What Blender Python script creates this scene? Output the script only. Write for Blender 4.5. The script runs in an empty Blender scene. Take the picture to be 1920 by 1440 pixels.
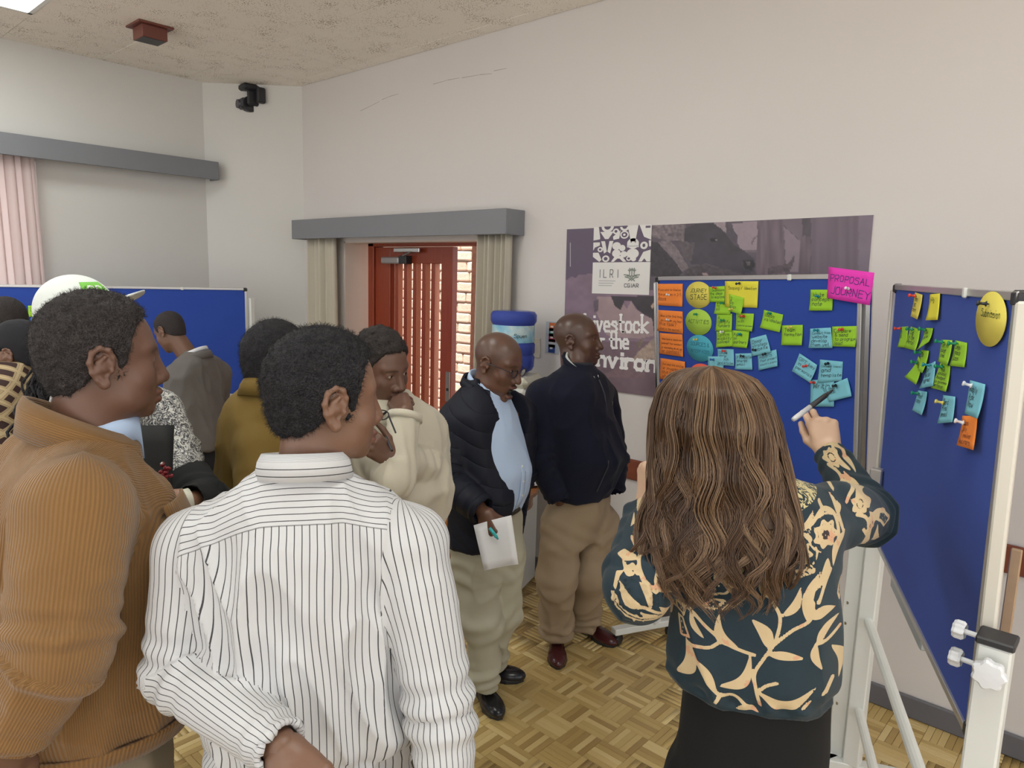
import bpy, math, random
import numpy as np
from mathutils import Vector, Matrix
random.seed(7); RNG = np.random.default_rng(7)
SC = bpy.context.scene; COL = SC.collection
PI = math.pi
# ---------------------------------------------------------------- camera
F, YAW, PITCH, ROLL, CAMH = 1334.2, 0.733881, 0.151392, 0.028886, 1.85
_d = np.array([-math.sin(YAW)*math.cos(PITCH), math.cos(YAW)*math.cos(PITCH), -math.sin(PITCH)])
_r = np.array([math.cos(YAW), math.sin(YAW), 0.0]); _u = np.cross(_r, _d)
CR = _r*math.cos(ROLL)+_u*math.sin(ROLL); CU = -_r*math.sin(ROLL)+_u*math.cos(ROLL); CD = _d
CAM = np.array([0, 0, CAMH])
def ray(px, py): return CD+CR*(px-960)/F-CU*(py-720)/F
def at_depth(px, py, dep): return CAM+ray(px, py)*dep
def on_plane(px, py, p0, n):
    d = ray(px, py); return CAM+d*(np.dot(np.array(p0)-CAM, n)/np.dot(d, n))
cam_data = bpy.data.cameras.new('camera'); cam_ob = bpy.data.objects.new('camera', cam_data); COL.objects.link(cam_ob)
cam_data.sensor_width = 36; cam_data.lens = F/1920*36; cam_data.clip_start = 0.05; cam_data.clip_end = 100
m = Matrix.Identity(4)
for i in range(3): m[i][0], m[i][1], m[i][2], m[i][3] = CR[i], CU[i], -CD[i], CAM[i]
cam_ob.matrix_world = m; SC.camera = cam_ob
# ---------------------------------------------------------------- world, sun, exposure
SC.view_settings.view_transform = 'Standard'; SC.view_settings.look = 'None'
SC.view_settings.exposure = 0.09; SC.view_settings.gamma = 1.0; SC.view_settings.use_curve_mapping = False
W = bpy.data.worlds.new('sky'); SC.world = W; W.use_nodes = True
W.node_tree.nodes['Background'].inputs[0].default_value = (0.985, 0.99, 1.0, 1)
W.node_tree.nodes['Background'].inputs[1].default_value = 1.5
SUN = bpy.data.lights.new('sun', 'SUN'); SUN.energy = 7.0; SUN.angle = 0.01; SUN.color = (1, 0.93, 0.82)
sun_ob = bpy.data.objects.new('sun', SUN); COL.objects.link(sun_ob)
sun_ob.rotation_euler = Vector((-0.30, 0.45, -1.0)).to_track_quat('-Z', 'Y').to_euler()
PANEL_EMIT = 9.0
# ---------------------------------------------------------------- object helpers
def obj(name, me, mat=None, parent=None, smooth=False):
    o = bpy.data.objects.new(name, me); COL.objects.link(o)
    if mat is not None and len(me.materials) == 0:
        for mm in (mat if isinstance(mat, (list, tuple)) else [mat]): me.materials.append(mm)
    if parent is not None: o.parent = parent
    if smooth: me.polygons.foreach_set('use_smooth', [True]*len(me.polygons))
    return o
def tag(o, label=None, cat=None, group=None, kind=None):
    if label: o['label'] = label
    if cat: o['category'] = cat
    if group: o['group'] = group
    if kind: o['kind'] = kind
    return o
def empty(name, loc=(0, 0, 0), rz=0.0, label=None, cat=None, group=None):
    o = bpy.data.objects.new(name, None); COL.objects.link(o); o.location = [float(v) for v in loc]; o.rotation_euler = (0, 0, rz)
    o.empty_display_size = 0.05
    return tag(o, label, cat, group)
def struct(name, me, mat, parent=None, smooth=False):
    o = obj(name, me, mat, parent, smooth); o['kind'] = 'structure'; return o
def npmesh(name, V, Fq):
    V = np.asarray(V, np.float32); Fq = np.asarray(Fq, np.int32)
    me = bpy.data.meshes.new(name); n, k = Fq.shape
    me.vertices.add(len(V)); me.vertices.foreach_set('co', V.ravel())
    me.loops.add(n*k); me.loops.foreach_set('vertex_index', Fq.ravel())
    me.polygons.add(n); me.polygons.foreach_set('loop_start', np.arange(0, n*k, k, dtype=np.int32))
    me.update(calc_edges=True); return me
class MB:                      # collects boxes, prisms and tubes into one mesh
    def __init__(s): s.v = []; s.f = []; s.mi = []
    def add(s, vs, fs, mi=0):
        b = len(s.v); s.v += [tuple(float(c) for c in v) for v in vs]; s.f += [tuple(b+i for i in f) for f in fs]; s.mi += [mi]*len(fs); return s
    def box(s, lo, hi, mi=0, M=None):
        x0, y0, z0 = lo; x1, y1, z1 = hi
        vs = [(x0, y0, z0), (x1, y0, z0), (x1, y1, z0), (x0, y1, z0), (x0, y0, z1), (x1, y0, z1), (x1, y1, z1), (x0, y1, z1)]
        if M is not None: vs = [tuple(M @ Vector(v)) for v in vs]
        return s.add(vs, [(0, 3, 2, 1), (4, 5, 6, 7), (0, 1, 5, 4), (1, 2, 6, 5), (2, 3, 7, 6), (3, 0, 4, 7)], mi)
    def bbox(s, lo, hi, b=0.004, mi=0, M=None):   # box with chamfered edges
        lo = np.array(lo, float); hi = np.array(hi, float); b = min(b, 0.49*min(hi-lo)); vs = []; 
        for ax in range(3):
            for sg in (0, 1):
                o = [i for i in range(3) if i != ax]
                for (p, q) in ((0, 0), (1, 0), (1, 1), (0, 1)):
                    v = [0, 0, 0]; v[ax] = hi[ax] if sg else lo[ax]
                    v[o[0]] = hi[o[0]]-b if p else lo[o[0]]+b; v[o[1]] = hi[o[1]]-b if q else lo[o[1]]+b; vs.append(tuple(v))
        import bmesh
        bm = bmesh.new(); [bm.verts.new(v) for v in vs]; bmesh.ops.convex_hull(bm, input=bm.verts); bm.verts.index_update()
        bmesh.ops.dissolve_limit(bm, angle_limit=0.02, verts=bm.verts, edges=bm.edges); bm.verts.index_update()
        V = [v.co.copy() for v in bm.verts]; Fs = [[v.index for v in f.verts] for f in bm.faces]; bm.free()
        if M is not None: V = [M @ v for v in V]
        return s.add(V, Fs, mi)
    def tube(s, pts, r, n=10, mi=0, cap=True):
        pts = [Vector(p) for p in pts]; rs = r if isinstance(r, (list, tuple)) else [r]*len(pts); vs = []; fs = []
        up = None
        for i, p in enumerate(pts):
            d = (pts[min(i+1, len(pts)-1)]-pts[max(i-1, 0)]).normalized()
            if up is None: up = Vector((0, 0, 1)) if abs(d.z) < 0.9 else Vector((1, 0, 0))
            a = d.cross(up).normalized(); b = a.cross(d).normalized(); up = b
            for k in range(n): t = 2*PI*k/n; vs.append(p+(a*math.cos(t)+b*math.sin(t))*rs[i])
        for i in range(len(pts)-1):
            for k in range(n): k2 = (k+1) % n; fs.append((i*n+k, i*n+k2, (i+1)*n+k2, (i+1)*n+k))
        if cap: fs += [tuple(range(n))[::-1], tuple(range((len(pts)-1)*n, len(pts)*n))]
        return s.add(vs, fs, mi)
    def lathe(s, prof, n=24, c=(0, 0, 0), mi=0, M=None):   # prof: (r,z)
        vs = []; fs = []
        for r, z in prof:
            for k in range(n): t = 2*PI*k/n; vs.append(Vector((c[0]+r*math.cos(t), c[1]+r*math.sin(t), c[2]+z)))
        for i in range(len(prof)-1):
            for k in range(n): k2 = (k+1) % n; fs.append((i*n+k, i*n+k2, (i+1)*n+k2, (i+1)*n+k))
        fs += [tuple(range(n))[::-1], tuple(range((len(prof)-1)*n, len(prof)*n))]
        if M is not None: vs = [M @ v for v in vs]
        return s.add(vs, fs, mi)
    def mesh(s, name='mesh'):
        me = bpy.data.meshes.new(name); me.from_pydata(s.v, [], s.f)
        if any(s.mi): me.polygons.foreach_set('material_index', s.mi)
        me.update(); return me
    def build(s, name, mat, parent=None, smooth=False, kind=None):
        o = obj(name, s.mesh(name), mat, parent, smooth)
        if kind: o['kind'] = kind
        return o
def boxmesh(lo, hi): return MB().box(lo, hi).mesh()
# ---------------------------------------------------------------- materials
class NT:
    def __init__(s, name):
        s.m = bpy.data.materials.new(name); s.m.use_nodes = True; s.t = s.m.node_tree; s.b = s.t.nodes['Principled BSDF']
    def n(s, typ, **kw):
        x = s.t.nodes.new(typ)
        for k, v in kw.items():
            if k.startswith('i_'):
                x.inputs[int(k[2:])].default_value = v
            else: setattr(x, k, v)
        return x
    def l(s, a, b): s.t.links.new(a, b)
    def math(s, op, a, b=None, c=None):
        x = s.n('ShaderNodeMath', operation=op)
        for i, v in enumerate((a, b, c)):
            if v is None: continue
            if hasattr(v, 'links'): s.l(v, x.inputs[i])
            else: x.inputs[i].default_value = v
        return x.outputs[0]
    def mix(s, fac, a, b, blend='MIX'):
        x = s.n('ShaderNodeMix', data_type='RGBA', blend_type=blend)
        for i, v in ((0, fac), (6, a), (7, b)):
            if hasattr(v, 'links'): s.l(v, x.inputs[i])
            else: x.inputs[i].default_value = v if i == 0 else (*v[:3], 1)
        return x.outputs[2]
    def noise(s, scale, detail=3, vec=None, rough=0.55, dist=0.0):
        x = s.n('ShaderNodeTexNoise'); x.inputs['Scale'].default_value = scale; x.inputs['Detail'].default_value = detail
        x.inputs['Roughness'].default_value = rough; x.inputs['Distortion'].default_value = dist
        if vec is not None: s.l(vec, x.inputs['Vector'])
        return x.outputs[0]
    def voro(s, scale, vec=None, feat='F1', out=0):
        x = s.n('ShaderNodeTexVoronoi', feature=feat); x.inputs['Scale'].default_value = scale
        if vec is not None: s.l(vec, x.inputs['Vector'])
        return x.outputs[out]
    def ramp(s, fac, stops, interp='LINEAR'):
        x = s.n('ShaderNodeValToRGB'); s.l(fac, x.inputs[0]); x.color_ramp.interpolation = interp
        e = x.color_ramp.elements
        while len(e) < len(stops): e.new(0.5)
        for i, (p, c) in enumerate(stops): e[i].position = p; e[i].color = (*c[:3], 1) if len(c) > 1 else (c[0], c[0], c[0], 1)
        return x.outputs[0]
    def objco(s): return s.n('ShaderNodeTexCoord').outputs['Object']
    def mapping(s, vec, scale=(1, 1, 1), rot=(0, 0, 0)):
        x = s.n('ShaderNodeMapping'); s.l(vec, x.inputs[0]); x.inputs['Scale'].default_value = scale; x.inputs['Rotation'].default_value = rot; return x.outputs[0]
    def attr(s, name, typ='GEOMETRY'):
        x = s.n('ShaderNodeAttribute', attribute_name=name, attribute_type=typ); return x
    def col(s, v):
        if hasattr(v, 'links'): s.l(v, s.b.inputs['Base Color'])
        else: s.b.inputs['Base Color'].default_value = (*v[:3], 1)
    def rough(s, v):
        if hasattr(v, 'links'): s.l(v, s.b.inputs['Roughness'])
        else: s.b.inputs['Roughness'].default_value = v
    def bump(s, h, strength=0.3, dist=0.01):
        x = s.n('ShaderNodeBump'); x.inputs['Strength'].default_value = strength; x.inputs['Distance'].default_value = dist
        s.l(h, x.inputs['Height']); s.l(x.outputs[0], s.b.inputs['Normal']); return x
    def set(s, **kw):
        for k, v in kw.items(): s.b.inputs[k.replace('_', ' ')].default_value = v
        return s
def lin(r, g, b):
    f = lambda c: ((c/255+0.055)/1.055)**2.4 if c/255 > 0.04045 else c/255/12.92
    return (f(r), f(g), f(b))
def mat(name, col, rough=0.6, metal=0.0, nscale=0, namp=0.12, bscale=0, bstr=0.2, bdist=0.003, spec=0.5, sheen=0):
    t = NT(name); t.rough(rough); t.set(Metallic=metal); t.b.inputs['Specular IOR Level'].default_value = spec
    if sheen: t.b.inputs['Sheen Weight'].default_value = sheen
    oc = t.objco()
    if nscale:
        t.col(t.mix(t.noise(nscale, 4, oc), tuple(c*(1-namp) for c in col), tuple(min(1, c*(1+namp)) for c in col)))
    else: t.col(col)
    if bscale: t.bump(t.noise(bscale, 4, oc), bstr, bdist)
    return t.m
# ================================================================ ROOM
WX, WY, CH = -5.93, 3.31, 3.313          # left wall plane, back wall plane, ceiling height
def wallmat(name, c, crack=False):
    t = NT(name); oc = t.objco(); n = t.noise(1.1, 4, oc); n2 = t.noise(14, 3, oc)
    t.col(t.mix(n, tuple(x*0.95 for x in c), tuple(x*1.03 for x in c))); t.rough(0.75); t.bump(n2, 0.08, 0.004); return t.m
M_wall = wallmat('wall_paint', (0.645, 0.615, 0.60))
M_wallL = wallmat('wall_paint_left', (0.63, 0.62, 0.595))
M_reveal = wallmat('reveal_pink_light', (0.66, 0.58, 0.53))  # wall colour tinted pink: reflected light in the doorway put into the colour
def ceilmat():
    t = NT('acoustic_tile'); oc = t.objco(); w = t.n('ShaderNodeNewGeometry').outputs['Position']
    v = t.voro(95, w); n = t.noise(6, 3, w)
    spot = t.math('LESS_THAN', v, t.math('MULTIPLY', t.math('POWER', n, 2.0), .95))
    r = t.n('ShaderNodeObjectInfo').outputs['Random']
    base = t.mix(r, (0.83, 0.785, 0.72), (0.86, 0.815, 0.75))
    t.col(t.mix(spot, base, (0.42, 0.36, 0.30))); t.rough(0.9); t.bump(t.noise(70, 3, w), 0.25, 0.004); return t.m
M_ceil = ceilmat()
M_grey = mat('grey_paint', lin(122, 124, 130), 0.45, nscale=3, namp=0.06)
M_base = mat('skirting_paint', lin(98, 98, 104), 0.5, nscale=4, namp=0.1)
M_rail = mat('rail_wood', lin(118, 60, 40), 0.35, nscale=18, namp=0.25)
M_dark = mat('black_plastic', (0.02, 0.02, 0.024), 0.45)
M_white = mat('white_enamel', (0.72, 0.74, 0.72), 0.35, nscale=6, namp=0.04)
M_alu = mat('aluminium', (0.62, 0.61, 0.6), 0.35, metal=0.75, nscale=12, namp=0.08)
M_chrome = mat('brushed_metal', (0.6, 0.6, 0.6), 0.25, metal=1.0)

# floor: slab + wall-aligned mosaic parquet fingers
fl = struct('floor', boxmesh((-6.4, -4.0, -0.06), (3.2, 3.7, -0.004)), mat('floor_bed', (0.05, 0.03, 0.015), 0.9))
def parquet(name, attr):
    t = NT(name); oc = t.objco()
    if attr: rnd = t.attr('tone').outputs['Fac']
    else: rnd = t.n('ShaderNodeObjectInfo').outputs['Random']
    base = t.ramp(rnd, [(0.0, (0.36, 0.235, 0.080)), (0.35, (0.54, 0.385, 0.145)), (0.7, (0.66, 0.49, 0.205)), (1.0, (0.76, 0.60, 0.29))])
    g = t.noise(6, 4, t.mapping(t.n('ShaderNodeTexCoord').outputs['Generated'] if not attr else t.n('ShaderNodeNewGeometry').outputs['Position'], (0.8, 7, 1) if not attr else (9, 9, 1)), 0.6)
    t.col(t.mix(g, base, (0.2, 0.12, 0.045), 'MIX')) ; 
    mx = t.mix(t.math('MULTIPLY', g, 0.3), base, (0.34, 0.215, 0.08)); t.col(mx)
    t.rough(t.math('MULTIPLY_ADD', g, 0.12, 0.27)); t.b.inputs['Coat Weight'].default_value = 0.25; t.b.inputs['Coat Roughness'].default_value = 0.22; return t.m
M_pq = parquet('parquet_oak', False); M_pqs = parquet('parquet_oak_field', True)
SQ, NF = 0.135, 5; FW = SQ/NF
pmx = MB().bbox((-SQ/2+.0006, -FW/2+.0006, -.006), (SQ/2-.0006, FW/2-.0006, 0), .0012).mesh('parquet_block'); pmx.materials.append(M_pq)
blocks = []
ys = np.arange(WY-SQ/2, -0.6, -SQ); xs = np.arange(-5.85, 2.6, SQ)
for iy, y in enumerate(ys):
    for ix, x in enumerate(xs):
        if (y < 0.3 and (x < -3.2 or x > 1.2)): continue
        if x < -5.3 and y > 3.31+x+5.37+SQ: continue
        for k in range(NF):
            o = (k-(NF-1)/2)*FW
            if (ix+iy) % 2: blocks.append((x, y+o, 0.0))
            else: blocks.append((x+o, y, PI/2))
def seen(b):
    v = np.array([b[0], b[1], 0])-CAM; z = v @ CD
    if z < .1: return 0
    px, py = 960+F*(v @ CR)/z, 720-F*(v @ CU)/z
    ok = (850 < px < 1250 and 1060 < py < 1440) or (1600 < px < 1830 and 1290 < py < 1440) or (335 < px < 440 and 1370 < py < 1440) or (795 < px < 860 and 960 < py < 1300)
    return (10/(z*z)) if ok else 0
blocks.sort(key=lambda b: -seen(b))
for b in blocks[:300]:
    o = bpy.data.objects.new('parquet_block', pmx); COL.objects.link(o); o.parent = fl; o.location = (b[0], b[1], random.uniform(-.0002, .0002)); o.rotation_euler = (0, 0, b[2])
V = []; Fs = []; T = []
hx, hy = SQ/2-.0006, FW/2-.0006
for b in blocks[300:]:
    c, s = (1, 0) if b[2] == 0 else (0, 1); n0 = len(V); z = random.uniform(-.0004, 0.0)
    for (x, y, zz) in ((-hx, -hy, -.0018), (hx, -hy, -.0018), (hx, hy, -.0018), (-hx, hy, -.0018), (-hx+.0006, -hy+.0006, z), (hx-.0006, -hy+.0006, z), (hx-.0006, hy-.0006, z), (-hx+.0006, hy-.0006, z)):
        V.append((b[0]+x*c-y*s, b[1]+x*s+y*c, zz))
    Fs += [(n0+4, n0+5, n0+6, n0+7)]+[(n0+i, n0+(i+1) % 4, n0+4+(i+1) % 4, n0+4+i) for i in range(4)]; T += [random.random()]*8
me = npmesh('parquet_field', V, Fs); me.attributes.new('tone', 'FLOAT', 'POINT').data.foreach_set('value', T)
pf = obj('parquet_field', me, M_pqs, fl); pf['kind'] = 'stuff'

# ceiling
ce = struct('ceiling', boxmesh((-6.4, -4.0, CH+.02), (3.2, 3.7, CH+.1)), mat('ceiling_slab', (0.2, 0.17, 0.14), 0.9))
TS = 0.6; tm = MB().bbox((-TS/2+.001, -TS/2+.001, 0), (TS/2-.001, TS/2-.001, .02), .002).mesh('ceiling_tile'); tm.materials.append(M_ceil)
tm2 = MB().bbox((-TS/2+.001, -.051, 0), (TS/2-.001, .054, .02), .002).mesh('ceiling_tile_cut'); tm2.materials.append(M_ceil)
panels = [(-4.92, 0.80), (-4.92, -1.6), (-2.52, 0.80), (-2.52, -1.6), (-0.12, 0.80), (-0.12, -1.6), (2.0, 0.80)]
ox, oy = -4.92, 1.10
for i in range(-3, 15):
    for j in range(-9, 5):
        x, y = ox+i*TS, oy+j*TS
        if any(abs(x-a) < .1 and abs(y-b) < .45 for a, b in panels): continue
        if y > WY:
            o = bpy.data.objects.new('ceiling_tile', tm2); COL.objects.link(o); o.parent = ce; o.location = (x, WY-.058, CH+random.uniform(0, .0012)); continue
        if y < -3.8 or x > 3: continue
        o = bpy.data.objects.new('ceiling_tile', tm); COL.objects.link(o); o.parent = ce; o.location = (x, y, CH+random.uniform(0, .0015))
# walls
def wall_box(name, boxes, m):
    b = MB()
    for lo, hi in boxes: b.box(lo, hi)
    return struct(name, b.mesh(), m)
DX0, DX1, DZ = -4.80, -3.12, 2.075
wall_box('wall_back', [((-5.6, WY, 0), (DX0, WY+.30, CH+.05)), ((DX1, WY, 0), (3.2, WY+.30, CH+.05)), ((DX0, WY, DZ), (DX1, WY+.30, CH+.05))], M_wall)
wy0, wy1, wz0, wz1 = -1.6, 1.55, 0.85, 2.54
wall_box('wall_left', [((WX-.25, wy1, 0), (WX, 3.0, CH+.05)), ((WX-.25, -4, 0), (WX, wy0, CH+.05)), ((WX-.25, wy0, 0), (WX, wy1, wz0)), ((WX-.25, wy0, wz1), (WX, wy1, CH+.05))], M_wallL)
Mc = Matrix.Translation((-5.65, 3.03, 0)) @ Matrix.Rotation(PI/4, 4, 'Z')
b = MB(); b.box((-.44, 0, 0), (.44, .3, CH+.05), M=Mc); struct('wall_corner', b.mesh(), M_wallL)
rv = MB().box((DX0, WY+.001, 0), (DX0+.012, WY+.25, DZ)).box((DX0, WY+.001, DZ-.012), (DX1, WY+.25, DZ)).mesh(); struct('trim_1', rv, M_reveal)  # reveal lining carrying the painted pink light
# skirting and chair rail
b = MB().bbox((DX1+.05, WY-.018, 0), (3.2, WY, .098), .006); struct('baseboard_back', b.mesh(), M_base)
b = MB().bbox((-5.36, WY-.018, 0), (DX0-.05, WY, .098), .006); struct('baseboard_far', b.mesh(), M_base)
b = MB().bbox((WX, -4, 0), (WX+.018, 2.75, .098), .006); struct('baseboard_left', b.mesh(), M_base)
zr0 = on_plane(1161, 892.5, (0, WY, 0), np.array([0, 1., 0]))[2]; zr1 = on_plane(1166, 855.7, (0, WY, 0), np.array([0, 1., 0]))[2]
b = MB().bbox((-2.9, WY-.022, zr0), (3.2, WY, zr1), .007); struct('trim_2', b.mesh(), M_rail)
# shallow crack lines in the plaster as thin dark strips
b = MB(); 
for pts in ([(676, 208), (700, 196), (712, 190)], [(716, 187), (730, 181), (747, 176)], [(812, 158), (840, 150), (862, 146)], [(866, 146), (900, 140), (922, 138)], [(926, 133), (950, 128)]):
    P = [on_plane(x, y, (0, WY-.0004, 0), np.array([0, 1., 0])) for x, y in pts]
    for p, q in zip(P, P[1:]):
        w = np.array([0, 0, .0016]); b.add([p-w, q-w*.6, q+w*.6, p+w], [(0, 1, 2, 3)])
struct('trim_3', b.mesh(), mat('crack_dark', (0.30, 0.26, 0.23), 0.9))
# pelmets (grey curtain boxes)
def pelmet(name, lo, hi, label, loc):
    e = empty(name, loc, 0, label, 'pelmet')
    M = Matrix.Translation(-Vector(loc))
    return e, M
e, M = pelmet('curtain_pelmet', None, None, 'grey painted curtain box over the slatted wooden door', (-4.1, WY, 2.09))
MB().bbox((-5.28, 3.14, 2.09), (-2.918, 3.155, 2.24), .003, M=M).build('front_board', M_grey, e)
MB().bbox((-5.28, 3.155, 2.09), (-5.265, WY, 2.24), .003, M=M).build('end_board', M_grey, e)
MB().bbox((-2.933, 3.155, 2.09), (-2.918, WY, 2.24), .003, M=M).build('end_board', M_grey, e)
MB().box((-5.265, 3.155, 2.225), (-2.933, WY, 2.24), M=M).build('top_board', M_grey, e)
MB().tube([M @ Vector((-5.2, 3.24, 2.16)), M @ Vector((-3.0, 3.24, 2.16))], .009).build('curtain_rod', M_alu, e)
PXL = WX+.16
pe = on_plane(409, 304, (PXL-.01, 0, 0), np.array([1., 0, 0])); pz1 = pe[2]; pz0 = on_plane(409, 338, (PXL-.01, 0, 0), np.array([1., 0, 0]))[2]
e, M = pelmet('curtain_pelmet', None, None, 'long grey painted curtain box on the left wall', (WX, 1.5, pz0))
MB().bbox((PXL-.015, -1.9, pz0), (PXL, pe[1], pz1), .003, M=M).build('front_board', M_grey, e)
MB().bbox((WX, pe[1]-.015, pz0), (PXL-.015, pe[1], pz1), .003, M=M).build('end_board', M_grey, e)
MB().box((WX, -1.9, pz1-.015), (PXL-.015, pe[1]-.015, pz1), M=M).build('top_board', M_grey, e)
MB().tube([M @ Vector((WX+.08, -1.8, pz0+.07)), M @ Vector((WX+.08, 2.7, pz0+.07))], .009).build('curtain_rod', M_alu, e)
# curtains
def curtain_mat(name, c, transl):
    t = NT(name); oc = t.objco(); t.col(c); t.rough(0.85)
    t.b.inputs['Transmission Weight'].default_value = 0
    tr = t.n('ShaderNodeBsdfTranslucent'); tr.inputs[0].default_value = (*c, 1)
    mx = t.n('ShaderNodeMixShader'); mx.inputs[0].default_value = transl; t.l(t.b.outputs[0], mx.inputs[1]); t.l(tr.outputs[0], mx.inputs[2])
    t.l(mx.outputs[0], t.t.nodes['Material Output'].inputs[0]); t.bump(t.noise(160, 2, oc), 0.15, .002); return t.m
M_cur = curtain_mat('curtain_cotton', (0.66, 0.61, 0.51), 0.25); M_sheer = curtain_mat('curtain_sheer', (0.90, 0.82, 0.80), 0.85)
def curtain(label, p0, p1, z0, z1, folds, amp, m, flare=0.0, seed=0):
    rs = np.random.default_rng(seed); p0 = np.array(p0, float); p1 = np.array(p1, float); ax = p1-p0; L = np.linalg.norm(ax); ax /= L; nr = np.array([-ax[1], ax[0]])
    nu, nv = folds*10, 14; U = np.linspace(0, 1, nu); V = []; ph = np.cumsum(rs.uniform(.7, 1.3, nu)); ph = ph/ph[-1]*folds*2*PI
    for j in range(nv+1):
        t = j/nv; z = z1+(z0-z1)*t; sq = 1+flare*t
        for i, u in enumerate(U):
            w = math.sin(ph[i]+.25*math.sin(3*t+i*.02))*amp*(0.75+.25*math.sin(ph[i]*.37+1))*(.8+.3*t)
            q = p0+ax*L*(u*sq+.012*math.sin(ph[i]*2))+nr*w; V.append((q[0]-p0[0], q[1]-p0[1], z-z0))
    Fq = [(j*nu+i, j*nu+i+1, (j+1)*nu+i+1, (j+1)*nu+i) for j in range(nv) for i in range(nu-1)]
    o = obj('curtain', npmesh('curtain', V, Fq), m, None, True); o.location = (p0[0], p0[1], z0)
    o.modifiers.new('solid', 'SOLIDIFY').thickness = .002; tag(o, label, 'curtain'); return o
Yc = 3.235
cx = lambda px, py=520: on_plane(px, py, (0, Yc, 0), np.array([0, 1., 0]))[0]
curtain('cream curtain hanging left of the slatted door', (cx(577), Yc), (cx(630), Yc), .03, 2.14, 5, .048, M_cur, .10, 1)
curtain('cream curtain hanging behind the blue water bottle, right of the door', (cx(893), Yc), (cx(957), Yc), .03, 2.14, 6, .050, M_cur, -.02, 2)
Xc = WX+.08
cyl = lambda px, py=420: on_plane(px, py, (Xc, 0, 0), np.array([1., 0, 0]))[1]
curtain('sheer pinkish white curtain over the left wall window', (Xc, 0.2), (Xc, cyl(72)), .3, 2.62, 13, .035, M_sheer, .03, 3)
# left window: frame, panes behind the sheer
w = struct('window_1', MB().bbox((WX-.16, wy0, wz0), (WX-.10, wy0+.06, wz1)).bbox((WX-.16, wy1-.06, wz0), (WX-.10, wy1, wz1)).bbox((WX-.16, wy0, wz0), (WX-.10, wy1, wz0+.06)).bbox((WX-.16, wy0, wz1-.06), (WX-.10, wy1, wz1)).bbox((WX-.15, -.16, wz0), (WX-.11, -.10, wz1)).mesh(), mat('window_frame', lin(140, 60, 45), .4))
gl = NT('window_glass'); gl.rough(.02); gl.col((.9, .95, .95)); tb_ = gl.n('ShaderNodeBsdfTransparent'); mx_ = gl.n('ShaderNodeMixShader'); mx_.inputs[0].default_value = .92
gl.l(gl.b.outputs[0], mx_.inputs[1]); gl.l(tb_.outputs[0], mx_.inputs[2]); gl.l(mx_.outputs[0], gl.t.nodes['Material Output'].inputs[0])
for y0, y1 in ((wy0+.06, -.16), (-.10, wy1-.06)): MB().box((WX-.134, y0, wz0+.06), (WX-.130, y1, wz1-.06)).build('pane', gl.m, w)
# ---- door_1: slatted red-brown leaf in its frame, other leaf open
DY = WY+.13
M_door = NT('door_wood'); oc = M_door.objco(); g = M_door.noise(5, 5, M_door.mapping(oc, (14, 14, 1.2)), .6)
M_door.col(M_door.mix(g, (0.175, 0.025, 0.010), (0.33, 0.060, 0.023))); M_door.rough(.32); M_door.bump(g, .1, .002); M_door = M_door.m
M_slat = NT('slat_side_sunlit'); oc = M_slat.objco(); g = M_slat.noise(4, 5, M_slat.mapping(oc, (20, 20, 1.0)), .6)
M_slat.col(M_slat.mix(g, (0.62, 0.22, 0.13), (0.78, 0.36, 0.24))); M_slat.rough(.4); M_slat = M_slat.m  # door wood tinted salmon: sunlight on the slat sides put into the colour
dx = lambda px, py=600: on_plane(px, py, (0, DY, 0), np.array([0, 1., 0]))[0]
FX0, LX0, LX1 = dx(690), dx(700), dx(843)
LZ1 = on_plane(760, 462, (0, DY, 0), np.array([0, 1., 0]))[2]
door = struct('door_1', MB().bbox((FX0, DY, 0), (LX0, DY+.10, LZ1+.04)).bbox((FX0, DY, LZ1), (DX1, DY+.10, LZ1+.045)).bbox((DX1-.06, DY, 0), (DX1, DY+.10, LZ1+.04)).mesh(), M_door)
st = (LX1-LX0)
zt, zb = on_plane(730, 493, (0, DY, 0), np.array([0, 1., 0]))[2], .26
MB().bbox((LX0+.002, DY+.02, 0.01), (dx(727), DY+.07, LZ1-.004), .003).build('hinge_stile', M_door, door)
MB().bbox((dx(822), DY+.02, 0.01), (LX1, DY+.07, LZ1-.004), .003).build('lock_stile', M_door, door)
MB().bbox((dx(727), DY+.02, zt), (dx(822), DY+.07, LZ1-.004), .003).build('top_rail', M_door, door)
MB().bbox((dx(727), DY+.02, 0.01), (dx(822), DY+.07, zb), .003).build('bottom_rail', M_door, door)
edges = [736.5, 753, 770, 787, 804]
for k, e_ in enumerate(edges):
    x0 = dx(e_-1.0); MB().bbox((x0, DY+.022, zb), (x0+.042, DY+.068, zt), .002).build('slat', [M_door], door)
    MB().box((x0+.042, DY+.024, zb), (x0+.0428, DY+.068, zt)).build('slat_lit_side', M_slat, door)  # thin strip carrying the painted sunlight on the slat's side
    MB().box((x0-.040, DY+.0675, zb), (x0-.001, DY+.0695, zt)).build('backing_strip', M_slat, door)  # slit backing in the same painted sunlit tint
zc_ = on_plane(735, 487, (0, DY, 0), np.array([0, 1., 0]))[2]
cl = MB().bbox((dx(722), DY-.045, zc_-.03), (dx(754), DY+.02, zc_+.02), .008).build('door_closer', mat('closer_grey', (0.32, 0.30, 0.30), .4, .5), door)
MB().bbox((dx(754), DY-.04, zc_-.03), (dx(768), DY+.02, zc_+.03), .004).build('closer_cap', M_dark, cl)
MB().bbox((dx(743), DY-.03, zc_+.055), (dx(790), DY-.012, zc_+.085), .003).build('closer_track', M_chrome, cl)
MB().tube([(dx(762), DY-.04, zc_+.03), (dx(775), DY-.035, zc_+.055)], .006).build('closer_arm', M_chrome, cl)
zl = on_plane(833, 725, (0, DY, 0), np.array([0, 1., 0]))[2]
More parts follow.
